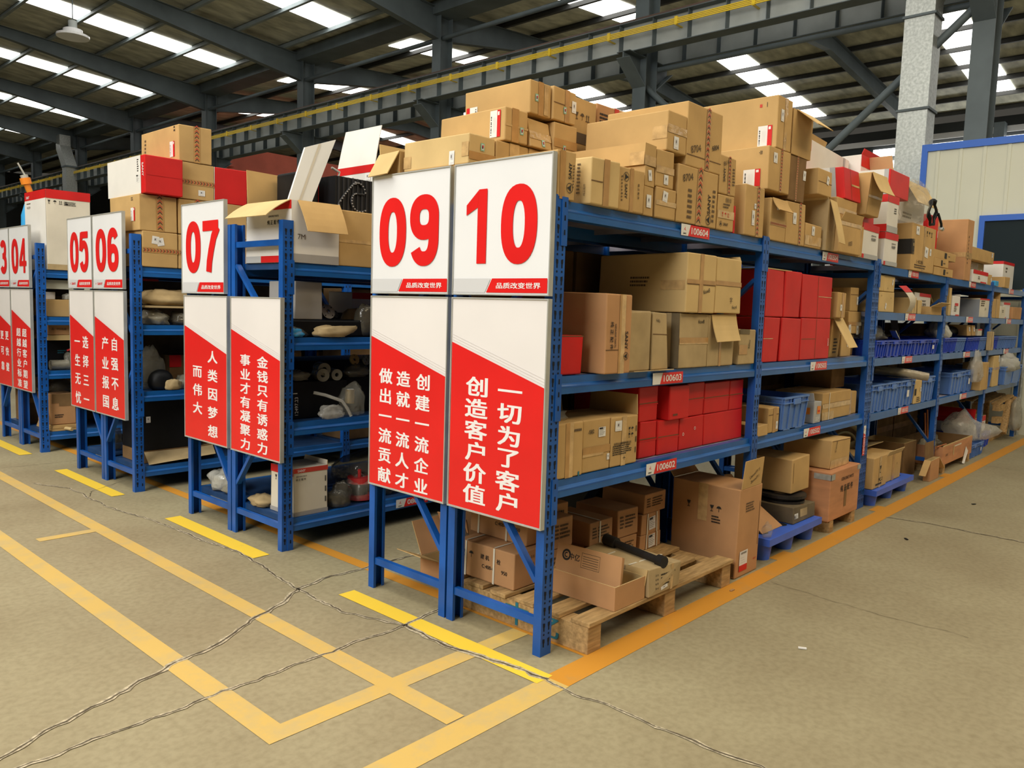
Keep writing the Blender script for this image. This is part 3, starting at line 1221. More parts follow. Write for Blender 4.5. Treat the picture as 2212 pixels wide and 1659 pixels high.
crack([(-1.95, .69), (-1.86, .73), (-1.67, .83), (-1.46, .9), (-1.14, 1.03), (-.93, 1.09), (-.7, 1.23), (-.51, 1.29), (-.29, 1.43), (-.05, 1.48), (.2, 1.47), (.9, 1.47), (2.5, 1.5)], .013, 1)
crack([(-.53, 4.91), (-.38, 4.56), (-.36, 3.53), (-.3, 3.23), (-.27, 2.62), (-.22, 2.19), (-.3, 1.46), (-.31, 1.02), (-.2, .69)], .010, 2)
crack([(-.2, .69), (-.21, .33), (-.17, .11), (-.14, -.16)], .014, 3)
crack([(-.14, -.16), (-.14, -.35), (-.12, -.64), (-.13, -.83), (-.11, -1.07), (-.12, -1.6)], .009, 4)
crack([(-2.0, .62), (-1.8, .62), (-1.57, .64), (-1.37, .65), (-1.13, .66), (-.88, .67), (-.62, .66), (-.2, .69), (.09, .72), (.5, .75)], .009, 5)
crack([(-.55, 5.7), (.07, 5.66), (.47, 5.64), (1.4, 5.6)], .006, 6, False)
crack([(-.36, 4.2), (-.3, 4.35), (-.1, 4.5), (.1, 4.62)], .006, 7, False)
crack([(3.85, -.24), (3.91, -.51), (3.88, -1.16), (3.9, -2.5)], .010, 8, True, 'pale slab joint across the aisle')
crack([(7.07, -.22), (7.06, -.62), (7.1, -2)], .008, 9, False, 'far slab joint across the aisle')
crack([(1.72, -.28), (1.68, -.65), (1.66, -.9), (1.68, -1.3)], .004, 10, False, 'hairline crack in the aisle')

# ------------------------------------------------------------------ racks
PW, PD, RH = .072, .045, 2.0
_CACHE = {}


def part(name, key, maker, parent, loc, rz=0.0):
    """mesh part, mesh data shared between equal parts"""
    if key not in _CACHE:
        o = maker().build(name, parent)
        _CACHE[key] = o.data
    else:
        o = bpy.data.objects.new(name, _CACHE[key])
        C.objects.link(o)
        o.parent = parent
    o.location = loc
    o.rotation_euler = (0, 0, rz)
    return o


def upright_mesh(holes, h=RH):
    g = MB()
    t = .003
    # C section: perforated face on y=0, flanges behind it, small lips
    g.box(0, PW, 0, t, 0, h, 'blue_steel')
    g.box(0, t, t, PD, 0, h, 'blue_steel')
    g.box(PW - t, PW, t, PD, 0, h, 'blue_steel')
    g.box(t, .016, PD - t, PD, 0, h, 'blue_steel')
    g.box(PW - .016, PW - t, PD - t, PD, 0, h, 'blue_steel')
    if holes:
        z = .06
        i = 0
        while z < h - .03:
            for s_, cx in ((-1, PW * .28), (1, PW * .74)):
                if i % 2 == 0:      # keyhole slot
                    P = [(-.007, .016), (.007, .019), (.007, .004), (.004, -.004), (.004, -.018), (-.004, -.02), (-.004, -.004), (-.007, .002)]
                    P = [(cx + s_ * p[0], z + p[1]) for p in P]
                else:
                    P = [(cx + .0052 * math.cos(a * PI / 4), z + .0052 * math.sin(a * PI / 4)) for a in range(8)]
                v = [(x, -.0008, q) for x, q in P]
                g.add(v, [tuple(range(len(v)))], 'slot_black')
            z += .038 if i % 2 == 0 else .034
            i += 1
    return g


def beam_mesh(L, h, step):
    """beam along x of length L, outer face towards -y, top at z=0"""
    g = MB()
    if step:
        poly = [(.014, 0), (.050, 0), (.050, -h), (0, -h), (0, -h * .55), (.006, -h * .47), (.014, -h * .40)]
    else:
        poly = [(0, 0), (.042, 0), (.042, -h), (0, -h)]
    g.prism(poly, 'x', 0, L, 'blue_beam')
    if step:
        g.box(0, L, -.0012, .0005, -h * .62, -h * .58, 'blue_steel')
    for a, b in ((-.034, .004), (L - .004, L + .034)):      # hook plates on the uprights
        g.box(a, b, -.005, -.0010, -h - .115, .012, 'blue_steel')
        for z in (-.03, -h - .01, -h - .07):
            x = (a + b) / 2
            g.add([(x - .005, -.0056, z), (x + .005, -.0056, z), (x + .004, -.0056, z + .022), (x - .004, -.0056, z + .022)], [(0, 1, 2, 3)], 'slot_black')
    return g


def rack(name_label, x, y, edges, levels, depth=.605, flip=False, beam_h=.076, step=True, group=None, zig=0, height=RH, deck='deck_grey', frames=None, pale=False):
    """one row of bays; edges = x of the frames. flip mirrors it so that its face looks to +y"""
    r = empty('shelving_rack', (x, y, 0), (0, 0, 0), name_label, 'rack', group)
    sg = -1 if flip else 1
    for fi, ex in enumerate(edges):
        # facing row: perforated side outwards on the aisle and on the back
        for side in (0, 1):
            outer = (side == 0) != flip
            if outer:
                part('upright', ('up', 1, height), lambda: upright_mesh(True, height), r, (ex, 0, 0))
            else:
                part('upright', ('up', 1, height), lambda: upright_mesh(True, height), r, (ex + PW, depth, 0), PI)
        if fi == 0 or fi == len(edges) - 1 or True:
            lo, hi = .046, depth - .046
            for z in (.15, height - .13):
                part('brace', ('hb', depth), lambda: MB().bar((0, lo - .0, 0), (0, hi, 0), .026, .036, 'blue_steel'), r, (ex + .02, 0, z))
            s_ = zig
            seg = [(.33, .95), (1.25, height - .26)]
            for za, zb in seg:
                a, b = (lo, hi) if s_ == 0 else (hi, lo)
                part('brace', ('db', depth, za, s_), lambda: MB().bar((0, a, za), (0, b, zb), .022, .034, 'blue_steel', (1, 0, 0)), r, (ex + .02, 0, 0))
                s_ = 1 - s_
    for i in range(len(edges) - 1):
        a, b = edges[i] + PW, edges[i + 1]
        L = b - a
        for z in levels:
            part('beam', ('bm', round(L, 3), beam_h, step), lambda: beam_mesh(L, beam_h, step), r, (a, 0.0, z))
            part('beam', ('bm', round(L, 3), beam_h, step), lambda: beam_mesh(L, beam_h, step), r, (b, depth, z), PI)

            def dk():
                g = MB()
                n = 4
                for q in range(n):
                    g.box(q * L / n + .001, (q + 1) * L / n - .001, .016, depth - .016, -.014, -.0005, deck)
                    g.box(q * L / n + .001, q * L / n + .004, .05, depth - .05, -.04, -.014, deck)
                return g
            part('shelf_deck', ('dk', round(L, 3), depth, deck), dk, r, (a, 0, z))
    return r


L10 = [.7757, 1.2335, 1.982]
L8 = [.19, .785, 1.305, 1.755]
L1 = [.762, 1.212, 1.586, 1.957]
Y7, Y5, Y3 = 2.0486, 4.1113, 6.2621
D2 = .618
rack('blue rack row 10 facing the wide aisle, stacked high with cartons', 0, 0, [0, 1.95, 3.92], L10, group='blue racks', zig=0)
rack('blue rack row 09 standing back to back with row 10', 0, D2, [0, 1.95, 3.92], L10, flip=True, group='blue racks', zig=0)
rack('blue four level rack row 08 behind the lowered red slogan board', -.024, Y7, [0, 1.95, 3.9], L8, group='blue racks', deck='deck_blue', zig=1)
rack('blue four level rack row 07 backing on row 08', -.024, Y7 + D2, [0, 1.95, 3.9], L8, flip=True, group='blue racks', deck='deck_blue', zig=0)
rack('blue four level rack row 06 behind the 06 number board', -.055, Y5, [0, 1.95, 3.9], L8, group='blue racks', deck='deck_blue', zig=1)
rack('blue four level rack row 05 backing on row 06', -.055, Y5 + D2, [0, 1.95, 3.9], L8, flip=True, group='blue racks', deck='deck_blue', zig=0)
rack('blue four level rack row 04 behind the 04 number board', -.057, Y3, [0, 1.95, 3.9], L8, group='blue racks', deck='deck_blue', zig=0)
rack('blue four level rack row 03 at the edge of the view', -.057, Y3 + D2, [0, 1.95, 3.9], L8, flip=True, group='blue racks', deck='deck_blue', zig=1)
rack('blue rack with five tiers holding totes, beyond row 10', 3.995, 0, [0, 1.995, 3.96, 5.93], L1, beam_h=.062, step=False, group='blue racks', zig=0)
rack('blue rack standing back to back behind the five tier rack', 3.995, D2, [0, 1.995, 3.96, 5.93], L1, flip=True, beam_h=.062, step=False, group='blue racks', zig=0, deck='deck_blue')

# ------------------------------------------------------------------ sign boards


def digit(mb, ch, cx, cy, w, h, fn, mt, off):
    """bold condensed numeral drawn as outlines"""
    s = w * .335

    def ell(x0, y0, rx, ry, a0, a1, n=40, p=2.35):
        out = []
        for i in range(n + 1):
            a = math.radians(a0 + (a1 - a0) * i / n)
            c_, s_ = math.cos(a), math.sin(a)
            out.append((x0 + rx * math.copysign(abs(c_) ** (2 / p), c_), y0 + ry * math.copysign(abs(s_) ** (2 / p), s_)))
        return out

    lay = [0]

    def st(pts, wd=None, closed=False):
        lay[0] += 1
        strip_poly(mb, [(cx + p[0], cy + p[1]) for p in pts], wd or s, fn, mt, off + .0002 * lay[0], closed)

    def po(pts):
        lay[0] += 1
        flat_poly(mb, [(cx + p[0], cy + p[1]) for p in pts], fn, mt, off + .0002 * lay[0])
    W_, H_ = w / 2 - s / 2, h / 2 - s * .42
    if ch == '0':
        st(ell(0, 0, W_, H_, 0, 360)[:-1], None, True)
    elif ch == '1':
        po([(-.02 * w, h / 2), (.22 * w, h / 2), (.22 * w, -h / 2), (-.06 * w, -h / 2), (-.06 * w, .26 * h)])
        po([(-.02 * w, h / 2), (-.06 * w, .26 * h), (-.40 * w, .16 * h), (-.40 * w, .30 * h)])
    elif ch == '7':
        po([(-w / 2, h / 2), (w / 2, h / 2), (w / 2, h / 2 - s * .62), (w / 2 - s * .2, h / 2 - s * .95), (-w / 2, h / 2 - s * .95)])
        c1 = [(w / 2 - s * .12, h / 2 - s * .6), (.22 * w, .18 * h), (.05 * w, -.08 * h), (-.06 * w, -.3 * h), (-.1 * w, -h / 2)]
        st(c1, s * 1.02)
    elif ch == '4':
        po([(.06 * w, h / 2), (.32 * w, h / 2), (.32 * w, -h / 2), (.06 * w, -h / 2)])
        po([(-w / 2, -.30 * h), (w / 2, -.30 * h), (w / 2, -.15 * h), (-w / 2, -.15 * h)])
        po([(-w / 2, -.15 * h), (-w / 2 + s, -.15 * h), (.30 * w, h / 2 - .12 * h), (.06 * w, h / 2)])
    elif ch in '96':
        k = 1 if ch == '9' else -1
        ry = h * .5 * .62 - s * .42
        yc = h / 2 - s * .42 - ry
        ring = ell(0, yc, W_, ry, 0, 360)[:-1]
        tail = [(W_, yc)] + [(W_, yc - .1 * h)] + ell(0, -h / 2 + s * .42 + .30 * h, W_, .30 * h, -5, -150, 24)
        st([(p[0] * k, p[1] * k) for p in ring], None, True)
        st([(p[0] * k, p[1] * k) for p in tail])
    elif ch == '3':
        ry1 = (h / 2 - s * .42) * .5
        top = ell(-.02 * w, h / 2 - s * .42 - ry1 * .95, W_ * .92, ry1 * .95, 155, -80, 26)
        bot = ell(0, -h / 2 + s * .42 + ry1 * 1.05, W_, ry1 * 1.05, 82, -155, 28)
        st(top)
        st(bot)
        st([(-.12 * w, .03 * h), (.1 * w, .03 * h)], s * .8)
    elif ch == '5':
        po([(-.30 * w, h / 2), (.44 * w, h / 2), (.44 * w, h / 2 - s * .85), (-.26 * w, h / 2 - s * .85)])
        st([(-.27 * w, h / 2 - .1 * s), (-.40 * w, .02 * h)], s * .9)
        ry = h * .30
        st([(-.36 * w, .06 * h)] + ell(-.02 * w, -h / 2 + s * .42 + ry, W_, ry, 130, -155, 30))


def board(kind, label, x, y0, y1, z0, z1, face_mt, draw, group):
    """flat board hung on a rack end, facing -x; y1 is its left edge seen from the aisle"""
    w, h = y1 - y0, z1 - z0
    r = empty(kind, (x, y1, z0), (0, 0, 0), label, 'sign', group)
    # local: u to the right is -y
    fc = Face([(0, 0, 0), (0, -w, 0), (0, -w, h), (0, 0, h)])
    g = MB()
    g.box(.001, .018, -w + .004, -.004, .004, h - .004, face_mt)
    face = g
    draw(fc, face, w, h, 'face')
    face.build('face_panel', r)
    g = MB()
    f_ = .006
    for a, b, c_, d in ((0, f_, 0, h), (w - f_, w, 0, h), (f_, w - f_, 0, f_), (f_, w - f_, h - f_, h)):
        g.box(-.004, .022, -b, -a, c_, d, 'alu')
    g.build('frame', r)
    t = MB()
    draw(fc, t, w, h, 'text')
    if t.v:
        t.build('lettering', r)
    return r


def number_draw(num, logo):
    def draw(fc, mb, w, h, stage):
        if stage == 'face':
            bh = h * .105
            y0 = .012
            flat_poly(mb, [(.009, y0), (w * .36, y0), (w * .42, y0 + bh), (.009, y0 + bh)], fc, 'sign_grey', .0016)
            flat_poly(mb, [(w * .375, y0), (w - .012, y0), (w - .012, y0 + bh), (w * .435, y0 + bh)], fc, 'sign_red', .0018)
        else:
            cw, chh = w * .355, h * .555
            for i, ch in enumerate(num):
                digit(mb, ch, w * (.285 if i == 0 else .69), h * .515, cw, chh, fc, 'sign_red', .0020)
            put_text(mb, '品质改变世界', fc, w * .70, .012 + h * .052, 'lettering_white', width=w * .44, height=h * .045, weight=.02, off=.0024)
            if logo:
                put_text(mb, 'SANY', fc, w * .24, .012 + h * .05, 'sign_red', width=w * .17, height=h * .036, weight=.03, off=.0024)
                emblem(mb, fc, w * .10, .012 + h * .05, h * .025, 'sign_red', .0024, False)
    return draw


def slogan_draw(cols, top, size, xs, pitch):
    """cols of characters read downwards; xs their centres, right column first"""
    kx, ky = size

    def draw(fc, mb, w, h, stage):
        if stage == 'face':
            yl, yr = h * .79, h * .62
            flat_poly(mb, [(.009, .009), (w - .009, .009), (w - .009, yr), (.009, yl)], fc, 'sign_red', .0016)
            for k in (1, 2, 3):
                d = .0125 * k
                strip_poly(mb, [(.009, yl + d), (w - .009, yr + d)], .0022, fc, 'stripe_line', .0018)
        else:
            for cl, x, t in zip(cols, xs, top):
                for i, ch in enumerate(cl):
                    put_text(mb, ch, fc, w * x, h * t - pitch * h * (i + .5), 'lettering_white', size=ky, sx=kx / ky, weight=.026, off=.0022)
    return draw


SX = -.027
num_lab = 'white number board %s with red numerals %s'
for num, x, y0, y1, where, logo in (('10', SX, -.003, .586, 'on the end of the corner rack', False), ('09', SX, .611, 1.197, 'next to board 10', False),
                              ('07', -.047, 2.70, 3.295, 'above the three line free slogan on row 07', False), ('06', -.085, 4.20, 4.795, 'right of board 05', True),
                              ('05', -.085, 4.815, 5.36, 'left of board 06', True), ('04', -.09, 6.36, 6.945, 'right of board 03', True), ('03', -.09, 6.965, 7.55, 'cut by the picture edge', True)):
    z0, z1 = 1.577, 2.170
    if num in ('07',):
        z0, z1 = 1.557, 2.160
    if where.startswith('above'):
        where = 'hung on the end of row 07'
    board('number_sign', 'white sign reading %s in big red numerals, %s' % (num, where), x, y0, y1, z0, z1, 'panel_white', number_draw(num, logo), 'number boards')

SL = (
    ('red slogan board under sign 10 with two columns of characters', SX, -.003, .586, .575, 1.566, ('一切为了客户', '创造客户价值'), (.64, .642), (.150, .094), (.655, .305), .101),
    ('red slogan board under sign 09 with three columns of characters', SX, .611, 1.197, .575, 1.566, ('创建一流企业', '造就一流人才', '做出一流贡献'), (.632, .636, .640), (.108, .082), (.715, .465, .225), .104),
    ('red slogan board hung low on row 08 without a number above', -.047, 2.026, 2.622, .555, 1.544, ('金钱只有诱惑力', '事业才有凝聚力'), (.645, .645), (.128, .076), (.655, .31), .0895),
    ('red slogan board under sign 07 with two columns', -.047, 2.665, 3.268, .556, 1.545, ('人类因梦想', '而伟大'), (.653, .54), (.138, .086), (.675, .32), .1257),
    ('red slogan board under sign 06', -.085, 4.19, 4.785, .56, 1.566, ('自强不息', '产业报国'), (.658, .658), (.140, .108), (.675, .36), .156),
    ('red slogan board under sign 05', -.085, 4.80, 5.345, .56, 1.566, ('选择三一', '一生无忧'), (.647, .647), (.128, .108), (.65, .31), .16),
    ('red slogan board under sign 04', -.09, 6.352, 6.938, .573, 1.566, ('超越客户期望', '超越行业标准'), (.623, .623), (.132, .085), (.66, .36), .101),
    ('red slogan board under sign 03 with three columns', -.09, 6.96, 7.55, .573, 1.566, ('更快健', '更可靠', '更满意'), (.60, .60, .60), (.105, .095), (.76, .49, .22), .16),
)
for lab, x, y0, y1, z0, z1, cols, top, size, xs, pitch in SL:
    board('slogan_sign', lab, x, y0, y1, z0, z1, 'panel_cream', slogan_draw(cols, top, size, xs, pitch), 'slogan boards')

# ------------------------------------------------------------------ shelf tags


def shelf_tag(text, x, z, y=-.003, w=.29, h=.058, where='', rot=0, logo=True, name='shelf_label', vertical=False):
    r = empty(name, (x, y, z), (0, 0, 0), '%sred and white shelf tag reading %s%s' % ('upright ' if vertical else '', text, where), 'shelf tag', 'shelf tags')
    if vertical:
        fc = Face([(0, 0, w), (0, 0, 0), (h, 0, 0), (h, 0, w)])
    else:
        fc = Face([(0, 0, 0), (w, 0, 0), (w, 0, h), (0, 0, h)])
    g = MB()
    flat_poly(g, [(0, 0), (w, 0), (w, h), (0, h)], fc, 'label_white', .0005)
    flat_poly(g, [(w * .24, 0), (w, 0), (w, h), (w * .32, h)], fc, 'sign_red', .0012)
    if logo:
        emblem(g, fc, w * .125, h * .58, h * .26, 'sign_red', .0014, False)
        put_text(g, 'SANY', fc, w * .12, h * .19, 'ink_black', width=w * .11, height=h * .13, weight=.03, off=.0014)
    g.build('tag_plate', r)
    t = MB()
    put_text(t, text, fc, w * .645, h * .5, 'lettering_white', width=w * .60, height=h * .60, weight=.02, off=.0018)
    t.build('lettering', r)
    return r


# ------------------------------------------------------------------ cartons on top of row 10 (and spilling over row 09)
T = 1.984


def TV(a, b, m='tape', f='F'):
    return ('tape', f, a, 0, b, 1, m)


def TH(a, b, m='tape', f='F'):
    return ('tape', f, 0, a, 1, b, m)


TOPG = 'cartons piled on top of row 10'
cb = carton
cb('A1', 'long carton behind the top edge of sign 10, tape and maker name on its end', .004, 0, T, .116, .5, .198, 'card', [TV(.12, .42), ('txt', 'F', .68, .60, .036, 'SANY', 90, 'ink_black', .03), ('logo', 'F', .68, .25, .02, 'ink_black', 90), ('lines', 'F', .88, .5, .01, .1, 8)], group=TOPG)
cb('A2', 'carton just right of sign 10 with a wide tape strip down its front', .205, -.02, T, .215, .48, .202, 'card_pale', [TV(.42, .62), ('txt', 'L', .93, .3, .018, '纯正配件', 90, 'ink_faded'), ('lines', 'L', .86, .55, .02, .14, 9), ('seam', 'F', 'h', .5, 0, .4)], group=TOPG)
cb('A3', 'carton on the top beam with maker name printed sideways beside a tape strip', .43, -.01, T, .205, .48, .2, 'card', [TV(.42, .56), ('txt', 'F', .27, .45, .036, 'SANY', -90, 'ink_black', .03), ('logo', 'F', .27, .78, .02, 'ink_black', -90), ('lines', 'F', .12, .5, .012, .12, 8), ('txt', 'F', .76, .5, .02, '纯 正 配 件', -90, 'ink_faded', .02)], group=TOPG)
cb('A4', 'narrow stickered carton low in the stack right of the sideways maker name', .65, .0, T, .085, .45, .135, 'card', [('lab', 'F', .5, .5, .04, .06, 'q')], group=TOPG)
cb('A5', 'small carton with a white sticker and tape, second from the bottom corner stack', .755, .0, T, .185, .45, .146, 'card', [TH(.42, .58, 'tape_clear'), ('lab', 'F', .42, .72, .045, .05, 'q', -8)], group=TOPG)
cb('A6', 'small carton with a tilted sticker under the open tray box', .652, .0, T + .138, .086, .45, .094, 'card', [('lab', 'F', .5, .55, .03, .05, 'q', 8)], group=TOPG)
cb('A7', 'taped carton with a sticker low on its front, beneath the big long box', .745, .0, T + .149, .165, .45, .178, 'card', [TH(.38, .56, 'tape_clear'), ('lab', 'F', .55, .22, .04, .045, 'q')], group=TOPG)
cb('B1', 'long open tray carton with its pale side towards the row end', .64, .0, T + .234, .10, .46, .1, 'card', [TH(0.0, .45, 'tape_clear'), ('tape', 'L', .82, .0, 1, .6, 'tape_clear')], open_top=True, group=TOPG)
cb('B2', 'big long carton, taped corner and white sticker on its end, above the tray box', .83, .0, 2.316, .185, .50, .192, 'card', [TH(.46, .66, 'tape_clear'), ('lab', 'F', .45, .24, .045, .06, 'q'), ('tape', 'L', .83, .3, 1, .62, 'tape_clear'), ('seam', 'F', 'h', .52)], group=TOPG)
# second rank, standing over row 09
cb('C9', 'long pale carton behind signs 09 and 10 with a green seal on its end', .02, .55, 2.182, .178, .46, .142, 'card_pale', [TH(.16, .42), ('lab', 'F', .5, .62, .025, .035, 'g'), ('lab', 'L', .76, .25, .035, .065, 'q'), ('tape', 'L', .9, .25, 1, .72, 'tape_clear'), ('tape', 'L', 0, .1, .12, .5, 'tape_clear')], group=TOPG)
cb('C10', 'carton with clear tape wedged right of the pale long carton', .202, .55, 2.182, .235, .45, .14, 'card', [TV(.4, .7, 'tape_clear')], group=TOPG)
cb('C10b', 'low carton half hidden behind the top of sign 10', .442, .55, 2.182, .2, .45, .135, 'card', [TH(.4, .6)], group=TOPG)
cb('C6', 'long carton with an upright white and red label at its side, middle of the left pile', .25, .54, 2.326, .165, .46, .158, 'card', [TV(.28, .58), TH(.44, .5, 'tape_clear'), ('lab', 'F', .72, .38, .025, .035, 'g'), ('lab', 'L', .86, .52, .07, .125, 'wr')], group=TOPG)
cb('C7', 'carton with a bulging end flap and green seal, centre of the left pile', .43, .53, 2.326, .165, .45, .14, 'card', [TH(.3, .56, 'tape_clear'), ('lab', 'F', .6, .2, .022, .035, 'g')], lean=(0, 0, .03, 0), group=TOPG)
cb('C8', 'taped carton with a green seal beside the bulging one', .605, .53, 2.326, .19, .45, .155, 'card', [TH(.2, .48), ('lab', 'F', .45, .18, .022, .035, 'g')], group=TOPG)
cb('C1', 'topmost long carton of the left pile with a red ended label', .425, .54, 2.488, .16, .46, .16, 'card', [TV(.38, .62), ('tape', 'F', .66, .05, .86, .95, 'tape_clear'), ('lab', 'F', .3, .5, .022, .035, 'g'), ('lab', 'L', .12, .26, .08, .075, 'wl')], group=TOPG)
cb('C2', 'carton right of the topmost long one, sticker at its edge', .592, .53, 2.488, .185, .45, .165, 'card', [TV(.5, .7), ('seam', 'F', 'h', .52), ('lab', 'F', .9, .55, .035, .06, 'q'), ('lab', 'F', .5, .36, .022, .035, 'g')], group=TOPG)
cb('C3', 'tall carton with black handling marks behind the top row', .80, .60, 2.186, .25, .42, .48, 'card', [('icons', 'F', .5, .8, .14, .05, 3, 'ink_faded'), ('band', 'F', .02, .5, .98, .62, 'ink_faded'), ('lines', 'F', .3, .22, .08, .12, 4, 'ink_black'), ('band', 'F', .02, .06, .3, .16, 'card_red')], group=TOPG)
cb('C4', 'carton with an orange stripe peeping over the big long carton', 1.08, .62, 2.186, .3, .42, .50, 'card_orange', [('band', 'F', .55, 0, .7, 1, 'ink_red'), ('lines', 'F', .25, .85, .1, .06, 3, 'ink_black')], group=TOPG)
cb('C5', 'white carton with a blue end panel at the back of the pile', 1.42, .75, 2.186, .3, .4, .56, 'card_white', [('band', 'F', .0, .74, 1, .92, 'trim_blue')], group=TOPG)
for i, (x, w) in enumerate(((.004, .44), (.45, .42), (.88, .46), (1.36, .5))):
    cb('base%d' % i, ['lowest carton under the left pile, glimpsed between signs 09 and 10', 'lowest carton under the middle of the left pile', 'lowest carton under the tall marked carton', 'lowest carton under the white and blue one'][i], x, .55, T, w, .5, .195, 'card', [TH(.4, .55)], group=TOPG)
# the tall boxes to the right
cb('E2', 'big carton with handwritten number and maker name standing on the top beam', .95, .0, T, .412, .5, .285, 'card', [('chev', 'F', .46, 0, .6, 1), ('txt', 'F', .22, .80, .07, '8704', 12, 'ink_faded', 0), ('txt', 'F', .78, .42, .055, 'SANY', 90, 'ink_black', .03), ('logo', 'F', .78, .14, .026, 'ink_black', 90), ('lines', 'F', .3, .35, .05, .16, 6), ('lines', 'F', .9, .4, .03, .18, 7)], group=TOPG)
cb('E1', 'big carton with handwritten number stacked on the one with the maker name', 1.018, .0, 2.272, .366, .5, .315, 'card', [('chev', 'F', .52, 0, .64, 1), ('txt', 'F', .25, .30, .07, '8704', 14, 'ink_faded', 0), ('txt', 'F', .8, .42, .05, '6804', 14, 'ink_black', .01), ('seam', 'F', 'h', .18)], group=TOPG)
cb('E4', 'small handwritten carton at the foot of the stack beside the red folder', 1.372, .0, T, .19, .45, .192, 'card', [('txt', 'F', .6, .86, .045, '8810', 0, 'ink_faded'), TH(.34, .56, 'tape_clear'), ('icons', 'F', .45, .45, .1, .03, 3, 'ink_red'), ('txt', 'F', .5, .18, .03, 'SANY', 0, 'ink_black', .03), ('logo', 'F', .2, .18, .014), ('lines', 'F', .5, .7, .08, .03, 2)], group=TOPG)
cb('E3', 'carton printed with the maker name sideways above the small handwritten one', 1.375, .0, 2.179, .19, .45, .205, 'card', [('chev', 'F', .5, 0, .66, 1), ('txt', 'F', .26, .5, .04, 'SANY', 90, 'ink_black', .03), ('lines', 'F', .85, .5, .03, .1, 6), ('txt', 'F', .35, .82, .045, '8614', 20, 'ink_faded')], group=TOPG)
o = empty('folder', (1.578, .01, T), (0, 0, 0), 'thin red folder stood upright between cartons on the top beam', 'folder')
g = MB()
g.box(0, .022, 0, .25, 0, .15, 'card_red')
g.build('cover', o, bevel=.002)
cb('E5', 'upright carton with chevron tape at the end of the first bay', 1.684, -.005, T, .245, .46, .29, 'card', [('chev', 'F', .58, 0, .74, 1), ('lab', 'F', .42, .36, .035, .085, 'q'), ('lab', 'F', .5, .6, .025, .03, 'q')], group=TOPG)
cb('E7', 'large carton with red ended side label, second from the top of the tall stack', 1.965, .0, 2.277, .30, .52, .252, 'card', [('chev', 'F', .52, 0, .62, 1), ('lab', 'F', .28, .76, .05, .06, 'q'), ('lab', 'L', .8, .28, .11, .10, 'wr'), ('txt', 'L', .9, .85, .03, 'logo' if False else '山', 90, 'ink_black', .03)], group=TOPG)
cb('E6', 'largest long carton on the very top with a red ended label', 2.045, .0, 2.532, .205, .53, .305, 'card', [('tape', 'F', .46, 0, .66, 1, 'tape_clear'), ('lab', 'F', .3, .64, .04, .07, 'q'), ('lab', 'L', .86, .24, .09, .12, 'wr'), ('band', 'L', .78, .8, .81, .86, 'ink_red'), ('txt', 'L', .87, .84, .04, '一', 90, 'ink_black', .03)], group=TOPG)
cb('E8', 'open carton with a hanging flap at the top right of the tall stack', 2.268, .0, 2.532, .29, .46, .27, 'card', [('flap', 'F', .17, 128, 'card', 'card_pale', .15, .98), ('flap', 'R', .02, 100)], open_top=True, lean=(0, 0, 0, 0), group=TOPG)
cb('E9', 'dark carton with a sticker below the open flap', 2.27, .005, 2.254, .24, .45, .276, 'card_dark', [('chev', 'F', .4, 0, .5, 1), ('lab', 'F', .9, .62, .04, .06, 'q')], group=TOPG)
cb('F1', 'carton with its front flaps bulging open along a row of red diamonds', 2.028, .0, T, .222, .46, .252, 'card', [('chev', 'F', 0, .36, 1, .44), ('lab', 'F', .4, .86, .035, .06, 'q', 8), ('flap', 'F', .09, 160, 'card', 'card', .04, .96, -30)], group=TOPG)
cb('F2', 'upright carton with chevron tape in the second bay', 2.256, .0, T, .292, .46, .264, 'card', [('chev', 'F', .66, 0, .78, 1), ('lab', 'F', .42, .62, .05, .07, 'q')], group=TOPG)
cb('F3', 'small carton with a white sticker under the box that gapes open', 2.556, .0, T, .265, .45, .152, 'card', [TH(.1, .5, 'tape_clear'), ('lab', 'F', .45, .72, .045, .06, 'q')], group=TOPG)
cb('F4', 'carton gaping open on its side above the small stickered one', 2.50, .19, 2.14, .16, .3, .19, 'card_dark', [('flap', 'F', .2, 64, 'card_dark', 'card_dark', 0, 1, 0, 'bot'), ('lab', 'F', .25, .6, .06, .08, 'q')], open_top=False, group=TOPG)
cb('F6', 'carton with a tilted white sticker leaning out of the pile', 2.668, -.02, 2.335, .235, .42, .17, 'card', [('seam', 'F', 'h', .5), ('lab', 'F', .68, .62, .04, .055, 'q', -16)], group=TOPG)
cb('F5', 'crumpled open carton with a big pale flap hanging over its front', 2.86, -.02, T, .14, .42, .335, 'card_dull', [('flap', 'F', .30, 162, 'card_pale', 'card_pale', .1, 1.0, 6), ('flap', 'L', .10, 40)], open_top=True, group=TOPG)
cb('F5b', 'sagging carton with faint handwriting, flaps open under the red box', 3.005, -.05, T, .44, .46, .22, 'card', [('txt', 'F', .5, .32, .06, '1003', 8, 'ink_faded'), ('flap', 'F', .06, 20, 'card', 'card_pale'), TH(.86, .98, 'tape_clear'), ('lines', 'R', .3, .5, .1, .05, 3)], lean=(.03, -.02, 0, 0), group=TOPG)
cb('F5c', 'taped carton squeezed beneath the red box', 3.02, -.02, 2.208, .37, .45, .15, 'card', [TH(.3, .55, 'tape_clear')], group=TOPG)
cb('F7', 'red ended white carton with parts wording, jammed high in the second bay', 3.13, -.03, 2.362, .31, .5, .222, 'card_red', [('band', 'L', 0, 0, .80, 1, 'card_white'), ('band', 'L', .8, 0, .88, 1, 'card_silver'), ('txt', 'L', .66, .5, .03, 'GENUINE PARTS', 90, 'ink_black', .02), ('txt', 'L', .48, .4, .05, '纯正配件', 90, 'ink_black', .03), ('txt', 'L', .26, .4, .06, 'SANY', 90, 'ink_black', .03), ('seam', 'F', 'v', .42), ('tape', 'F', .45, .46, .95, .52, 'tape_clear')], lean=(0, 0, .03, 0), group=TOPG)
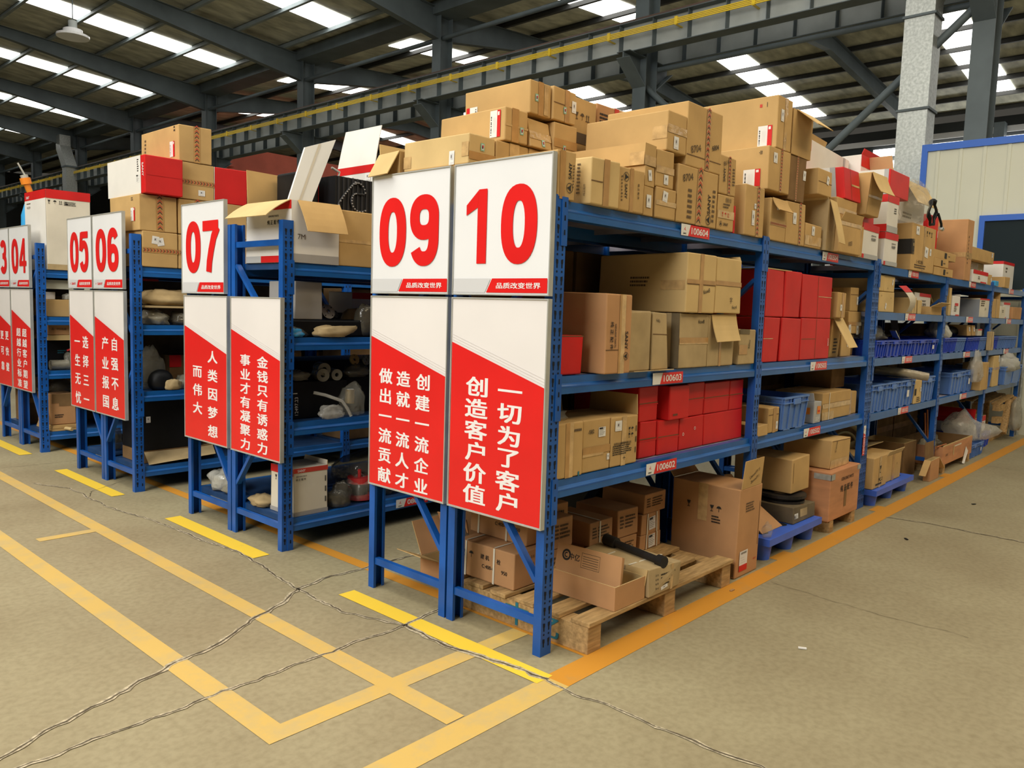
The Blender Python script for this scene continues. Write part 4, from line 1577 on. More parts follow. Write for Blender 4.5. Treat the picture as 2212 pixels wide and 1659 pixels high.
cb('F8', 'bent brown carton with its front flaps pushed open beside the red ended one', 3.50, -.05, 2.29, .27, .42, .30, 'card', [('seam', 'F', 'v', .0), ('flap', 'F', .16, 158, 'card', 'card_pale', .02, 1, -20), ('seam', 'F', 'h', .45), TH(.42, .48, 'tape_clear')], lean=(-.02, .02, -.03, 0), group=TOPG)
cb('F8b', 'small plain carton under the bent brown one', 3.46, .0, 2.21, .14, .35, .078, 'card', [], group=TOPG)
cb('F8c', 'shadowed carton holding up the bent one from below', 3.475, -.01, T, .115, .42, .222, 'card', [TV(.3, .6, 'tape_clear')], group=TOPG)
cb('F9', 'long white and red carton with a pitched open lid at the back of the second bay', 3.36, .36, 2.56, 1.05, .25, .30, 'card_white', [('band', 'F', 0, .72, .08, 1, 'card_red'), ('flap', 'B', .18, -20, 'card_pale', 'card_pale'), ('band', 'F', .85, 0, .9, 1, 'card_silver')], open_top=True, group=TOPG, rot=4)
cb('F9b', 'upright white carton with a red collar next to the long lidded one', 4.44, .34, 2.48, .5, .3, .43, 'card_white', [('band', 'F', 0, .78, 1, 1, 'card_red'), ('lines', 'F', .7, .45, .1, .14, 4, 'ink_black'), ('flap', 'F', .05, 20, 'card_red', 'card_red')], group=TOPG)
cb('sup9', 'plain carton propping the long lidded one', 3.4, .46, T, .9, .14, .56, 'card', [], group=TOPG)
cb('sup9b', 'plain white carton beneath the red collared one', 4.46, .36, 1.962, .46, .24, .51, 'card_white', [], group=TOPG)
# white parts cartons at the seam between the two racks
WG = 'white parts cartons with red collars'
for k_, x, w, lab in (('F10a', 3.60, .355, 'white parts carton with red lid band standing at the rack joint, left of two'), ('F10b', 4.10, .335, 'white parts carton with red lid band standing at the rack joint, right of two')):
    cb(k_, lab, x, -.005, T if x < 3.9 else 1.962, w, .42, .262, 'card_white', [('band', 'F', 0, .80, 1, 1), ('band', 'L', 0, .80, 1, 1), ('band', 'F', 0, 0, .12, .12), ('band', 'L', 0, 0, .6, .05), ('txt', 'F', .66, .68, .02, 'GENUINE PARTS', 0, 'ink_black', .02), ('txt', 'F', .66, .58, .035, '纯正配件', 0, 'ink_black', .02), ('lines', 'L', .5, .2, .1, .03, 2, 'ink_black'), ('band', 'F', .12, 0, 1, .13, 'card_silver')], group=WG)
cb('F11', 'white parts carton lying upside down with its red band low, upper left', 3.62, .02, 2.25, .26, .4, .11, 'card_white', [('band', 'F', 0, 0, 1, .55), ('band', 'L', 0, 0, 1, .55)], group=WG)
cb('F12', 'upright white parts carton with red bands top and bottom, upper right', 4.13, .0, 2.228, .27, .4, .29, 'card_white', [('band', 'F', 0, .8, 1, 1), ('band', 'L', 0, .8, 1, 1), ('band', 'L', 0, 0, 1, .2), ('band', 'F', 0, 0, 1, .17, 'card_silver'), ('lines', 'F', .7, .6, .06, .05, 3, 'ink_black'), ('icons', 'L', .1, .5, .05, .1, 1)], group=WG)

# ------------------------------------------------------------------ row 10, bay one, upper shelf
Z3 = 1.2365
G3 = 'cartons on shelf 100603'
cb('redL', 'red carton with a cut corner at the left end of shelf 100603', .08, .03, Z3, .175, .22, .172, 'card_red', [('seam', 'F', 'h', .98)], lean=(0, .01, 0, 0), group=G3)
cb('sanyH', 'large orange brown parts carton standing forward on shelf 100603', .345, -.035, Z3, .20, .275, .368, 'card_orange', [TV(.50, .58), TV(.58, .74, 'tape_clear'), ('txt', 'F', .80, .42, .045, 'SANY', 90 + 180, 'ink_black', .03), ('logo', 'F', .80, .22, .018, 'ink_black', 90), ('txt', 'F', .36, .48, .02, 'GENUINE PARTS', -90, 'ink_black', .02), ('txt', 'F', .22, .48, .036, '纯 正 配 件', -90, 'ink_black', .02), ('seam', 'F', 'h', .30, 0, .5)], group=G3)
cb('H3', 'crumpled kraft carton between the orange brown one and a narrow torn one', .60, .01, Z3, .185, .36, .29, 'card_dull', [('stain', 'L', .6, 0, 1, .9, 'card_olive'), ('flap', 'F', .03, 96, 'card_dull', 'card_dull', .02, .98, 0, 'bot')], lean=(-.02, .01, 0, 0), jit=.01, group=G3)
cb('H4', 'narrow torn kraft carton with a flap on the shelf edge', .805, .01, Z3, .155, .34, .286, 'card_dull', [('txt', 'F', .35, .86, .03, '6a8o', -8, 'ink_black'), ('flap', 'F', .04, 96, 'card_pale', 'card_pale', .02, .98, 0, 'bot'), ('seam', 'F', 'h', .62)], lean=(0, -.02, 0, 0), jit=.01, group=G3)
cb('V1', 'kraft carton with a wide tape band, lower left of the stained four', 1.045, .0, Z3, .296, .5, .286, 'card_dull', [TH(.46, .56), ('txt', 'F', .72, .86, .04, '6aw8', 0, 'ink_black'), ('stain', 'L', .9, 0, 1, 1, 'card_olive'), TH(.44, .46, 'tape_clear')], jit=.006, group=G3)
cb('V2', 'kraft carton with a torn flap hanging over its face, lower right of the stained four', 1.346, .0, Z3, .30, .5, .29, 'card_dull', [('flap', 'F', .155, 170, 'card_pale', 'card_pale', .08, .99, -12), ('tape', 'F', .42, 0, .5, .5)], jit=.006, group=G3)
cb('U1', 'large stained kraft carton with crossed tape, upper left of the four', 1.05, -.022, 1.5285, .304, .56, .306, 'card_pale', [TH(.49, .56), TV(.42, .54), ('txt', 'F', .68, .38, .045, '6aw8', 10, 'ink_black'), ('seam', 'F', 'h', .48), ('stain', 'L', .72, .38, .98, .54, 'tape_clear'), ('band', 'L', .93, .44, .97, .54, 'label_white'), ('lines', 'L', .5, .52, .14, .06, 3, 'ink_faded')], jit=.006, group=G3)
cb('U2', 'large stained kraft carton with handwriting, upper right of the four', 1.358, -.022, 1.5315, .304, .56, .306, 'card_pale', [TH(.50, .58), ('seam', 'F', 'h', .5), ('txt', 'F', .74, .12, .04, '6ec4', 0, 'ink_black'), ('txt', 'F', .6, .24, .05, '字', 0, 'ink_faded'), ('flap', 'R', .02, 30)], lean=(0, -.012, 0, 0), jit=.006, group=G3)
cb('K1', 'small stained carton with orange tape at the right end of shelf 100603', 1.715, .0, Z3, .21, .36, .205, 'card_dull', [('tape', 'F', 0, .28, .5, .55), ('txt', 'F', .6, .58, .04, '60cc', 80, 'ink_black'), ('stain', 'F', 0, .86, .6, 1, 'card_olive')], group=G3)
cb('greyA', 'dull grey carton with handling marks deep in the shelf, upper of two', 1.66, .30, 1.53, .26, .27, .31, 'card_grey', [('icons', 'F', .82, .62, .06, .2, 1), ('icons', 'F', .82, .4, .06, .08, 1)], group=G3)
cb('greyB', 'dull grey carton with parts wording deep in the shelf, lower of two', 1.66, .30, 1.443, .25, .27, .084, 'card_grey', [('txt', 'F', .7, .5, .05, '纯正', 90, 'ink_black', .03)], group=G3)
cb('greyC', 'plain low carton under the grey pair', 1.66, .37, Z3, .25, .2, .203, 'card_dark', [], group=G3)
bag('crumpled clear bag tucked at the top left of shelf 100603', .12, .3, Z3, .12, .1, .12, 'film', 2.0)
cb('backR', 'dark carton in the unlit back of shelf 100603', .1, .32, Z3 + .005, .7, .26, .5, 'card_dark', [], group=G3) if False else None

# ------------------------------------------------------------------ row 10, bay one, lower shelf
Z2 = .7785
G2 = 'cartons on shelf 100602'
cb('W1', 'brown carton with a tape strip at the left end of shelf 100602', .075, .01, Z2, .19, .3, .245, 'card', [TV(.33, .48), TV(.48, .62, 'tape_clear'), ('lines', 'F', .8, .85, .06, .02, 1, 'ink_faded'), ('band', 'F', .82, 0, .88, .08, 'ink_blue')], rot=0, group=G2)
cb('W2', 'brown carton with black handwriting and a barcode sticker', .275, .02, Z2, .215, .3, .245, 'card', [TH(.34, .48, 'tape'), ('stain', 'F', 0, .3, .75, .35, 'tape_clear'), ('txt', 'F', .28, .77, .035, '-582', 4, 'ink_black', .01), ('lab', 'F', .68, .74, .055, .045, 't'), ('flap', 'B', .1, 10), ('lab', 'F', .93, .24, .02, .03, 'q')], group=G2)
cb('W3', 'brown carton printed with black handling marks and address lines', .497, .02, Z2, .225, .3, .24, 'card', [TV(.38, .55, 'tape_clear'), ('lab', 'F', .24, .82, .055, .05, 'q'), ('icons', 'F', .72, .72, .05, .03, 2), ('icons', 'F', .72, .60, .05, .03, 2), ('txt', 'F', .42, .46, .018, '北京长山春科技有限公司', 0, 'ink_black', .02), ('lines', 'F', .42, .33, .16, .05, 5, 'ink_black'), ('flap', 'R', .1, 0), ('lines', 'F', .93, .5, .01, .16, 3, 'ink_black'), ('txt', 'F', .5, .15, .03, '十', 0, 'ink_black', .03)], group=G2)
bag('clear bag with red fittings lying on the left brown carton', .16, .14, Z2 + .249, .09, .07, .03, 'film', 3.1, content=None)
RG2 = 'red cartons on shelf 100602'
for k_, lab, x, y, w, z, h in (
    ('R1b', 'red carton bottom left, its tape seam across the middle', .80, .06, .162, 0, .186), ('R1t', 'red carton top left beside the printed brown one', .79, .06, .168, .189, .18),
    ('R2b', 'red carton bottom, second from the left', .972, .055, .205, 0, .179), ('R2t', 'red carton top, second from the left and pushed forward', 1.03, .03, .2, .182, .182),
    ('R3b', 'red carton bottom, third along with two pale spots', 1.19, .06, .268, 0, .177), ('R3t', 'red carton top, third from the left', 1.245, .06, .196, .180, .183),
    ('R4b', 'wide red carton filling the bottom right', 1.464, .06, .474, 0, .177), ('R4t', 'red carton top, fourth from the left', 1.45, .06, .295, .180, .180),
    ('R5t', 'red carton top right with a vertical tape seam', 1.752, .06, .172, .180, .180)):
    f = [('seam', 'F', 'h', .52), ('tape', 'F', 0, .46, 1, .49, 'card_red')]
    if k_ == 'R3b':
        f = [('txt', 'F', .15, .5, .03, '○', 0, 'label_white', .04), ('txt', 'F', .62, .62, .03, '○', 0, 'label_white', .04)]
    if k_ == 'R4b':
        f = []
    if k_ in ('R2t',):
        f = [('lines', 'F', .3, .15, .05, .02, 1, 'ink_faded')]
    cb(k_, lab + ' on shelf 100602', x, y, Z2 + z, w, .42, h, 'card_red', f, group=RG2)

# ------------------------------------------------------------------ row 10, bay two, upper shelf
RG3 = 'red cartons on shelf 100503'
for k_, lab, x, w, z, h in (('Q1b', 'dented red carton, lower left', 2.066, .222, 0, .278), ('Q2b', 'smooth red carton, lower middle', 2.322, .308, 0, .281), ('Q3b', 'wide red carton with upright lettering, lower right', 2.64, .51, 0, .282),
                            ('Q1t', 'red carton with deep dents and a loose board on top, upper left', 2.072, .262, .285, .287), ('Q2t', 'red carton with rounded top corners, upper middle', 2.343, .245, .285, .290), ('Q3t', 'wide red carton, upper right', 2.62, .52, .286, .288)):
    f = []
    if k_ == 'Q3b':
        f = [('txt', 'F', .94, .42, .03, 'SANY', 90, 'label_white', .04), ('seam', 'F', 'v', .5), ('seam', 'F', 'h', .5, 0.02, .48)]
    if k_ == 'Q3t':
        f = [('seam', 'F', 'v', .52), ('tape', 'F', .54, .5, 1, .515, 'tape_clear')]
    if k_ == 'Q1b':
        f = [('tape', 'F', 0, .52, .6, .535, 'tape_clear')]
    cb(k_, lab + ' on shelf 100503', x, .02, Z3 + z, w, .45, h, 'card_red', f, group=RG3, jit=.006)
o = empty('board', (2.075, .03, Z3 + .577), (0, 0, 0), 'torn cardboard sheet lying on the red cartons of shelf 100503', 'cardboard sheet')
g = MB()
g.box(0, .36, -.01, .3, 0, .006, 'card_inside')
g.build('sheet', o)
SG = 'small cartons at the right of shelf 100503'
cb('q1', 'small rounded carton perched beside the red ones, sticker low on its face', 3.26, .02, Z3 + .292, .16, .22, .185, 'card', [TV(.5, .75, 'tape'), ('lab', 'F', .42, .4, .035, .045, 'q')], group=SG)
cb('q1s', 'leaning carton under the perched one, covered by a pale flap', 3.27, .06, Z3, .17, .22, .288, 'card', [('flap', 'F', .25, 148, 'card_pale', 'card_pale'), ('lines', 'F', .5, .3, .08, .12, 5, 'ink_black')], lean=(.04, .04, 0, 0), group=SG)
cb('q3s', 'carton behind the pale flap with a torn white sticker', 3.53, .07, Z3, .2, .25, .17, 'card', [('lab', 'F', .6, .6, .04, .05, 'q', 30)], group=SG)
cb('q3', 'carton with two white stickers and tape, middle of the right hand pile', 3.73, .10, Z3 + .172, .28, .3, .172, 'card', [TH(.36, .52, 'tape'), ('lab', 'F', .12, .2, .05, .07, 'q', 8), ('lab', 'F', .72, .16, .05, .07, 'q')], group=SG)
cb('q3b', 'plain carton at the foot of the right hand pile', 3.735, .12, Z3, .18, .28, .169, 'card_dark', [], group=SG)
cb('q4', 'topmost carton of the right hand pile with a red and white side label', 3.74, .10, Z3 + .347, .17, .36, .185, 'card', [('lab', 'L', .45, .62, .12, .12, 'wr'), ('seam', 'F', 'h', .7), ('lab', 'F', .85, .45, .03, .06, 'q')], group=SG)

# ------------------------------------------------------------------ row 10, bay two, lower shelf
S2 = 'stock on shelf 100502'
cb('sa', 'flat little carton at the left end of shelf 100502', 2.03, .0, Z2, .145, .3, .066, 'card', [], group=S2)
cb('sb', 'brown carton beside the light blue tote', 2.215, .02, Z2, .16, .3, .165, 'card', [TV(.42, .72), ('lab', 'F', .8, .28, .03, .05, 'q'), ('seam', 'F', 'h', .72)], group=S2)
cb('ssil', 'silver grey sales carton with an orange picture', 2.955, .02, Z2, .125, .14, .155, 'card_silver', [('band', 'F', .4, .42, .85, .78, 'orange_plastic'), ('stain', 'F', .5, .5, .8, .6, 'ink_red'), ('lines', 'F', .5, .2, .07, .03, 3, 'label_white'), ('band', 'L', .2, .4, .8, .7, 'orange_plastic'), ('flap', 'L', .06, 20, 'card_silver', 'card_silver')], group=S2)
cb('swrap', 'cling wrapped carton with a white strap on shelf 100502', 3.155, .04, Z2, .56, .36, .2, 'card', [('strap', .22), TH(.42, .6, 'tape_clear'), ('tape', 'F', 0, .0, .4, .3, 'tape_clear'), ('seam', 'F', 'h', .6)], group=S2)
cb('swrap2', 'taped carton to the right of the strapped one', 3.722, .06, Z2, .19, .34, .18, 'card', [TV(.2, .4, 'tape_clear')], group=S2)
cb('sup', 'open carton set back on top of the right hand boxes', 3.62, .16, Z2 + .203, .28, .3, .175, 'card_dark', [('flap', 'R', .06, 8)], open_top=False, group=S2)


# ------------------------------------------------------------------ shelf tags
shelf_tag('100604', 1.0, T - .063, where=' on the top beam of the corner rack')
shelf_tag('100603', .80, 1.163, where=', maker mark half worn off', logo=False)
shelf_tag('100602', .78, .7055, where=' with a maker mark')
shelf_tag('100504', 2.86, T - .068, where=' on the top beam of the second bay')
shelf_tag('100503', 2.78, 1.163, where=' below the red cartons of the second bay')
shelf_tag('100502', 2.74, .7045, where=' below the light blue tote')
shelf_tag('100501', 3.928, .44, y=-.0068, w=.24, h=.05, vertical=True, where=' stuck on the rack post')
for a, z in (('01', 1.898), ('04', 1.527), ('03', 1.153), ('02', .703)):
    for bay, x, wh in (('1', 4.78, 'first'), ('2', 6.86, 'second'), ('3', 8.82, 'third')):
        if bay == '3' and a == '02':
            continue
        shelf_tag('100' + bay + a, x, z, where=' in the %s bay of the far rack' % wh)
shelf_tag('080601', .86, .125, y=Y7 - .004, where=' seen low behind the end frame of row 09')

# ------------------------------------------------------------------ plastic totes


def tote(label, x, y, z, w, d, h, mt='tote_light', group='blue totes', ribs=4, handle=True, tag_=False, rot=0):
    r = empty('plastic_tote', (x, y, z), (0, 0, math.radians(rot)), label, 'tote', group)
    g = MB()
    k = .03     # taper per side at the bottom
    t = .005
    o = [(k * w, k * d, .006), (w - k * w, k * d, .006), (w - k * w, d - k * d, .006), (k * w, d - k * d, .006), (0, 0, h), (w, 0, h), (w, d, h), (0, d, h)]
    i_ = [(p[0] + (t if p[0] < w / 2 else -t), p[1] + (t if p[1] < d / 2 else -t), p[2] + (t if p[2] < h / 2 else 0)) for p in o]
    g.add(o + i_, [(0, 3, 2, 1), (0, 1, 5, 4), (1, 2, 6, 5), (2, 3, 7, 6), (3, 0, 4, 7), (8, 9, 10, 11), (12, 13, 9, 8), (13, 14, 10, 9), (14, 15, 11, 10), (15, 12, 8, 11)], mt)
    for (a0, a1, b0, b1) in ((-.008, w + .008, -.010, .004), (-.008, w + .008, d - .004, d + .010), (-.010, .004, .004, d - .004), (w - .004, w + .010, .004, d - .004)):
        g.box(a0, a1, b0, b1, h - .012, h, mt)
        g.box(a0, a1, b0, b1, h * .80, h * .80 + .006, mt)
    for q in range(ribs + 1):
        u = q / ribs
        xx = .006 + u * (w - .012)
        g.bar((w / 2 + (xx - w / 2) * (1 - 2 * k), k * d - .004, .01), (xx, -.004, h - .01), .010, .008, mt, (0, 1, 0))
        yy = .006 + u * (d - .012)
        g.bar((k * w - .004, d / 2 + (yy - d / 2) * (1 - 2 * k), .01), (-.004, yy, h - .01), .010, .008, mt, (1, 0, 0))
    for a in (.12, .62):
        g.box(w * a, w * (a + .26), k * d - .004, k * d + .02, 0, .008, mt)
        g.box(w * a, w * (a + .26), d - k * d - .02, d - k * d, 0, .008, mt)
    g.build('body', r)
    if handle:
        m = MB()
        m.box(w * .36, w * .64, -.016, -.002, h * .76, h * .93, mt)
        m.build('handle', r, bevel=.003)
    if tag_:
        m = MB()
        m.add([(w * .42, -.0095, h * .36), (w * .58, -.0095, h * .36), (w * .60, -.0085, h * .62), (w * .44, -.0085, h * .62)], [(0, 1, 2, 3)], 'label_white')
        m.build('label', r)
    return r


tote('light blue tote beside the silver sales carton on shelf 100502', 2.388, .0, Z2, .385, .5, .222, 'tote_light', tag_=False)
Z1c = 1.214
for i, (x, w) in enumerate(((4.085, .265), (4.36, .395), (4.765, .335), (5.11, .40), (5.52, .33))):
    tote(['royal blue tote at the near end of shelf 100103', 'royal blue tote, second along shelf 100103', 'royal blue tote in the middle of shelf 100103', 'royal blue tote, fourth along shelf 100103', 'royal blue tote with a white sticker at the far end of shelf 100103'][i], x, .0, Z1c, w, .45, .142, 'tote_dark', tag_=(i == 4))
for i, (x, w, m_) in enumerate(((6.085, .46, 'tote_dark'), (6.56, .34, 'tote_light'), (6.98, .55, 'tote_dark'), (7.545, .32, 'tote_light'))):
    tote(['deep blue tote at the near end of shelf 100203', 'paler blue tote next to the deep blue one on shelf 100203', 'deep blue tote past the middle of shelf 100203', 'paler blue tote beside the thin carton on shelf 100203'][i], x, .0, Z1c, w, .45, .15, m_, ribs=8, handle=False)
for i, x in enumerate((8.12, 8.48, 8.84, 9.2)):
    tote(['deep blue tote at the near end of the farthest middle shelf', 'paler tote second on the farthest middle shelf', 'paler tote third on the farthest middle shelf', 'paler tote last on the farthest middle shelf'][i], x, .0, Z1c, .345, .45, .155, 'tote_dark' if i == 0 else 'tote_light', ribs=6, handle=False)
Z1d = .764
for i, (x, w) in enumerate(((4.07, .335), (4.412, .385), (4.805, .405))):
    tote(['dusty blue tote at the near end of shelf 100102', 'dusty blue tote in the middle of three on shelf 100102', 'dusty blue tote with a white sticker on shelf 100102'][i], x, .0, Z1d, w, .5, .232, 'tote_light', tag_=(i == 2))
tote('dusty blue tote past the upright carton on shelf 100102', 5.475, .0, Z1d, .37, .5, .238, 'tote_light')
tote('dusty blue tote on shelf 100202, nearer of two', 6.56, .02, Z1d, .52, .5, .235, 'tote_light')
tote('dusty blue tote with a sticker on shelf 100202, farther of two', 7.09, .02, Z1d, .38, .5, .24, 'tote_light', tag_=True)
tote('narrow blue tote between two upright cartons in the third far bay', 8.05, .0, Z1d, .23, .5, .235, 'tote_light')
tote('large blue tote jutting over the shelf edge at the far end', 8.72, -.06, Z1d, 1.0, .55, .232, 'tote_light', ribs=2, handle=False)

# ------------------------------------------------------------------ far rack, top tier
Z5 = 1.959
FG = 'cartons on top of the far rack'
cb('G1', 'white carton with a red end and handling marks, balanced high at the rack joint', 4.135, .0, 2.52, .49, .34, .20, 'card_red', [('band', 'L', 0, 0, .86, 1, 'card_white'), ('band', 'L', .86, 0, .96, 1, 'card_silver'), ('icons', 'L', .45, .55, .05, .14, 1), ('icons', 'L', .6, .3, .05, .06, 1)], group=FG)
cb('G3', 'huge open white carton with pale flaps spread wide on the far rack', 4.68, .14, Z5 + .402, .92, .44, .40, 'card_white', [('flap', 'L', .16, 22, 'card_inside', 'card_white'), ('flap', 'F', .24, 150, 'card_inside', 'card_pale', .3, 1.0), ('flap', 'B', .12, -8), ('band', 'F', .1, .86, .25, 1), ('band', 'F', 0, 0, 1, .1, 'card_silver'), ('band', 'L', 0, 0, 1, .1, 'card_silver'), ('band', 'F', .35, .0, .75, .09), ('lines', 'F', .45, .25, .25, .06, 2, 'ink_faded')], open_top=True, group=FG)
cb('sanyB', 'big brown carton with a black printed emblem panel on its side, tag 100101 below', 4.76, -.02, Z5, .68, .36, .40, 'card', [('band', 'L', .02, .34, 1, .66, 'ink_black'), ('band', 'F', 0, .34, .10, .66, 'ink_black'), ('logo', 'L', .42, .54, .042, 'ink_gold'), ('txt', 'L', .42, .40, .032, 'SANY', 0, 'ink_gold', .04), ('txt', 'F', .06, .5, .05, '三一重工', 90, 'ink_gold', .02), ('lab', 'F', .2, .86, .09, .07, 'q'), ('lab', 'F', .62, .44, .1, .09, 'q', -6), ('lab', 'F', .8, .46, .05, .06, 'q'), ('icons', 'F', .7, .85, .2, .06, 3), ('txt', 'F', .35, .2, .045, '三一重工股份', 0, 'ink_faded', .02), ('lines', 'F', .4, .1, .35, .04, 2), TV(.47, .53, 'tape_clear')], group=FG)
cb('H1', 'tall white carton with a red end leaning behind the emblem carton', 5.86, .06, Z5, .40, .34, .62, 'card_red', [('band', 'L', 0, 0, .94, 1, 'card_white'), ('icons', 'L', .5, .62, .07, .2, 1), ('txt', 'L', .6, .28, .06, '纯正配件', 90, 'ink_black', .03), ('tape', 'F', .1, 0, .6, 1, 'card_red')], group=FG) if False else None
cb('H1', 'tall white carton with a red face leaning behind the emblem carton', 5.98, .20, Z5, .34, .3, .62, 'card_red', [('band', 'L', 0, 0, .72, 1, 'card_white'), ('icons', 'L', .38, .74, .06, .07, 1), ('icons', 'L', .38, .58, .06, .07, 1), ('txt', 'L', .35, .3, .05, 'SANY', 90, 'ink_black', .03)], group=FG)
for i, (x, z, w, lab) in enumerate(((5.50, 0, .66, 'bottom'), (5.52, .083, .5, 'middle'), (5.52, .160, .78, 'top'))):
    cb('sm%d' % i, 'slim brown parts box with a black square mark, %s of three beside the emblem carton' % lab, x, -.01 + .01 * i, Z5 + z, w, .18, .076, 'card', [('band', 'F', .48, .15, .58, .85, 'ink_black'), ('lines', 'F', .7, .5, .08, .02, 1)], group='slim parts boxes')
cb('tall', 'tall orange brown carton standing upright near the tag 100201', 6.60, -.01, Z5, .24, .42, .62, 'card_orange', [('lab', 'L', .2, .76, .12, .07, 'q'), TH(.36, .46, 'tape_clear'), ('tape', 'L', 0, .38, 1, .46, 'tape_clear'), ('lines', 'F', .3, .5, .02, .3, 8, 'ink_black')], group=FG)
cb('srw', 'small white box with a red lid in front of the bubble wrapped parcel', 6.93, -.02, Z5, .66, .16, .125, 'card_white', [('band', 'F', 0, .68, 1, 1), ('lines', 'F', .4, .4, .1, .04, 2), ('band', 'F', .5, 0, .9, .12)], lean=(0, 0, 0, 0), group=FG)
cb('sbr', 'small brown box under the parcel in front of the blue stop', 7.62, .02, Z5, .36, .2, .12, 'card', [('lab', 'F', .9, .5, .05, .05, 'q', 30)], group=FG)
cb('wrp', 'bubble wrapped parcel under the long brown carton', 6.95, .18, Z5 + .002, 1.36, .3, .262, 'card_dull', [('stain', 'F', 0, 0, .78, 1, 'film_white'), ('lab', 'F', .9, .6, .07, .07, 'q')], group=FG)
cb('lng', 'long brown carton with a glass mark laid on the parcel', 6.92, .10, Z5 + .268, 1.46, .36, .135, 'card', [('icons', 'F', .12, .6, .14, .06, 2), ('icons', 'F', .22, .6, .14, .06, 2), ('lab', 'F', .93, .72, .06, .05, 'q')], group=FG)
o = empty('cardboard_sheet', (7.62, .30, Z5 + .407), (0, 0, 0), 'narrow strip of cardboard standing on the long carton before the window', 'cardboard sheet')
g = MB()
g.box(0, .22, 0, .012, 0, .30, 'card_pale')
g.build('sheet', o, bevel=.004)
cb('sbx', 'small brown box at the end of the second far bay', 8.46, -.02, Z5, .27, .3, .128, 'card', [('seam', 'F', 'v', .2)], group=FG)
cb('bwr', 'large white carton with a thin red lid edge at the far end', 8.95, .10, Z5, .62, .45, .35, 'card_white', [('band', 'F', 0, .90, 1, 1), ('band', 'L', 0, .90, 1, 1), ('lines', 'F', .3, .7, .1, .08, 2), ('lines', 'L', .7, .08, .2, .03, 2), ('lab', 'L', .1, .7, .04, .04, 't')], group=FG)
o = empty('beam_stop', (8.02, -.012, Z5 - .03), (0, 0, 0), 'small bright blue plastic block on the beam by the small brown box', 'block')
g = MB()
g.box(0, .17, 0, .06, .03, .09, 'sky_plastic')
g.build('block', o, bevel=.006)
bag('clear bag of black hoses spilling out of the big open white carton', 4.86, .02, Z5 + .405, .22, .11, .20, 'film', 5.2, name='plastic_bag')
o = empty('hose', (5.28, -.02, Z5 + .42), (0, 0, 0), 'coil of thin black hose with a fitting hanging by the open white carton', 'hose')
g = MB()
g.tube([(.10 * math.cos(a * .5), -.01 + .012 * a % .03, .12 + .11 * math.sin(a * .5)) for a in range(26)], .012, 'rubber', 7)
g.tube([(.1, -.02, .12), (.15, -.04, .03), (.2, -.03, .0)], .011, 'rubber', 7)
g.build('hose_coil', o)
g = MB()
g.tube([(.18, -.03, .0), (.23, -.03, -.01)], .02, 'steel_bright', 8)
g.build('fitting', o)

# ------------------------------------------------------------------ far rack, tier of tags 100104, 100204
Z4b = 1.588
BG = 'buff cartons at the near end of shelf 100104'
cb('y2', 'buff carton with a torn hole at the bottom of the near stack', 4.155, .02, Z4b, .38, .4, .165, 'card_pale', [('lab', 'F', .42, .3, .03, .05, 'q', -20), ('txt', 'F', .75, .7, .04, 'x', 20, 'ink_faded'), ('txt', 'F', .12, .8, .04, 'x', 10, 'ink_faded')], group=BG)
cb('y0', 'buff carton at top left of the near stack, cut off by the post', 4.08, .02, Z4b + .168, .155, .4, .128, 'card_pale', [], group=BG)
cb('y1', 'buff carton with a tear at the top right of the near stack', 4.245, .02, Z4b + .168, .26, .4, .13, 'card_pale', [('lab', 'F', .78, .62, .025, .05, 'q', -15), ('txt', 'F', .35, .2, .04, 'x', 15, 'ink_faded')], group=BG)
o = empty('white_box_flap', (4.56, .03, Z4b), (0, 0, 0), 'torn white box panel with a red edge drooping over shelf 100104', 'cardboard sheet')
g = MB()


def fl(u, v):
    x = .02 + .22 * v + (.2 - .05 * v) * u + .05 * math.sin(v * 2.2)
    return Vector((x, -.02 - .05 * math.sin(v * PI), .225 - .215 * v + .01 * u))


sheet(g, 'card_cream', 6, 10, fl)
g.build('panel', o)
g = MB()
sheet(g, 'card_red', 6, 2, lambda u, v: fl(u, v * .24) + Vector((0, -.003, .001)))
g.build('printed_band', o)
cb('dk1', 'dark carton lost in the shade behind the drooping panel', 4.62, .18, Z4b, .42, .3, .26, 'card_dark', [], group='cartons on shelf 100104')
cb('t1', 'thin upright buff carton, left of the slim pair on shelf 100104', 5.055, .02, Z4b, .11, .3, .143, 'card_pale', [TV(.4, .5)], group='cartons on shelf 100104')
cb('t2', 'thin upright buff carton, right of the slim pair on shelf 100104', 5.212, .02, Z4b, .105, .3, .125, 'card_pale', [('txt', 'F', .5, .5, .03, 'x', 0, 'ink_faded')], group='cartons on shelf 100104')
cb('wpt', 'white parts carton with open flap and printed wording on shelf 100104', 5.36, .10, Z4b, .52, .34, .20, 'card_white', [('band', 'F', .3, .84, 1, 1), ('txt', 'F', .55, .64, .028, 'GENUINE PARTS', 0, 'ink_black', .03), ('txt', 'F', .55, .46, .05, '纯 正 配 件', 0, 'ink_black', .03), ('flap', 'R', .15, 120, 'card_pale', 'card_pale')], open_top=True, group='cartons on shelf 100104')
cb('opn', 'little open carton with one raised flap on shelf 100104', 5.55, .0, Z4b, .36, .09, .075, 'card', [('flap', 'F', .09, 66, 'card_pale', 'card_pale')], open_top=True, group='cartons on shelf 100104')
cb('thn', 'thin buff carton against the post on shelf 100204', 6.235, .02, Z4b, .085, .35, .275, 'card_pale', [], group='cartons on shelf 100204')
cb('w1', 'white carton with a red stripe standing on shelf 100204', 6.37, .02, Z4b, .30, .3, .205, 'card_white', [('band', 'F', .3, .5, .75, .64), ('band', 'F', .45, 0, .9, .08), ('lines', 'F', .4, .35, .1, .06, 3, 'ink_faded'), ('flap', 'R', .05, 70)], group='cartons on shelf 100204')
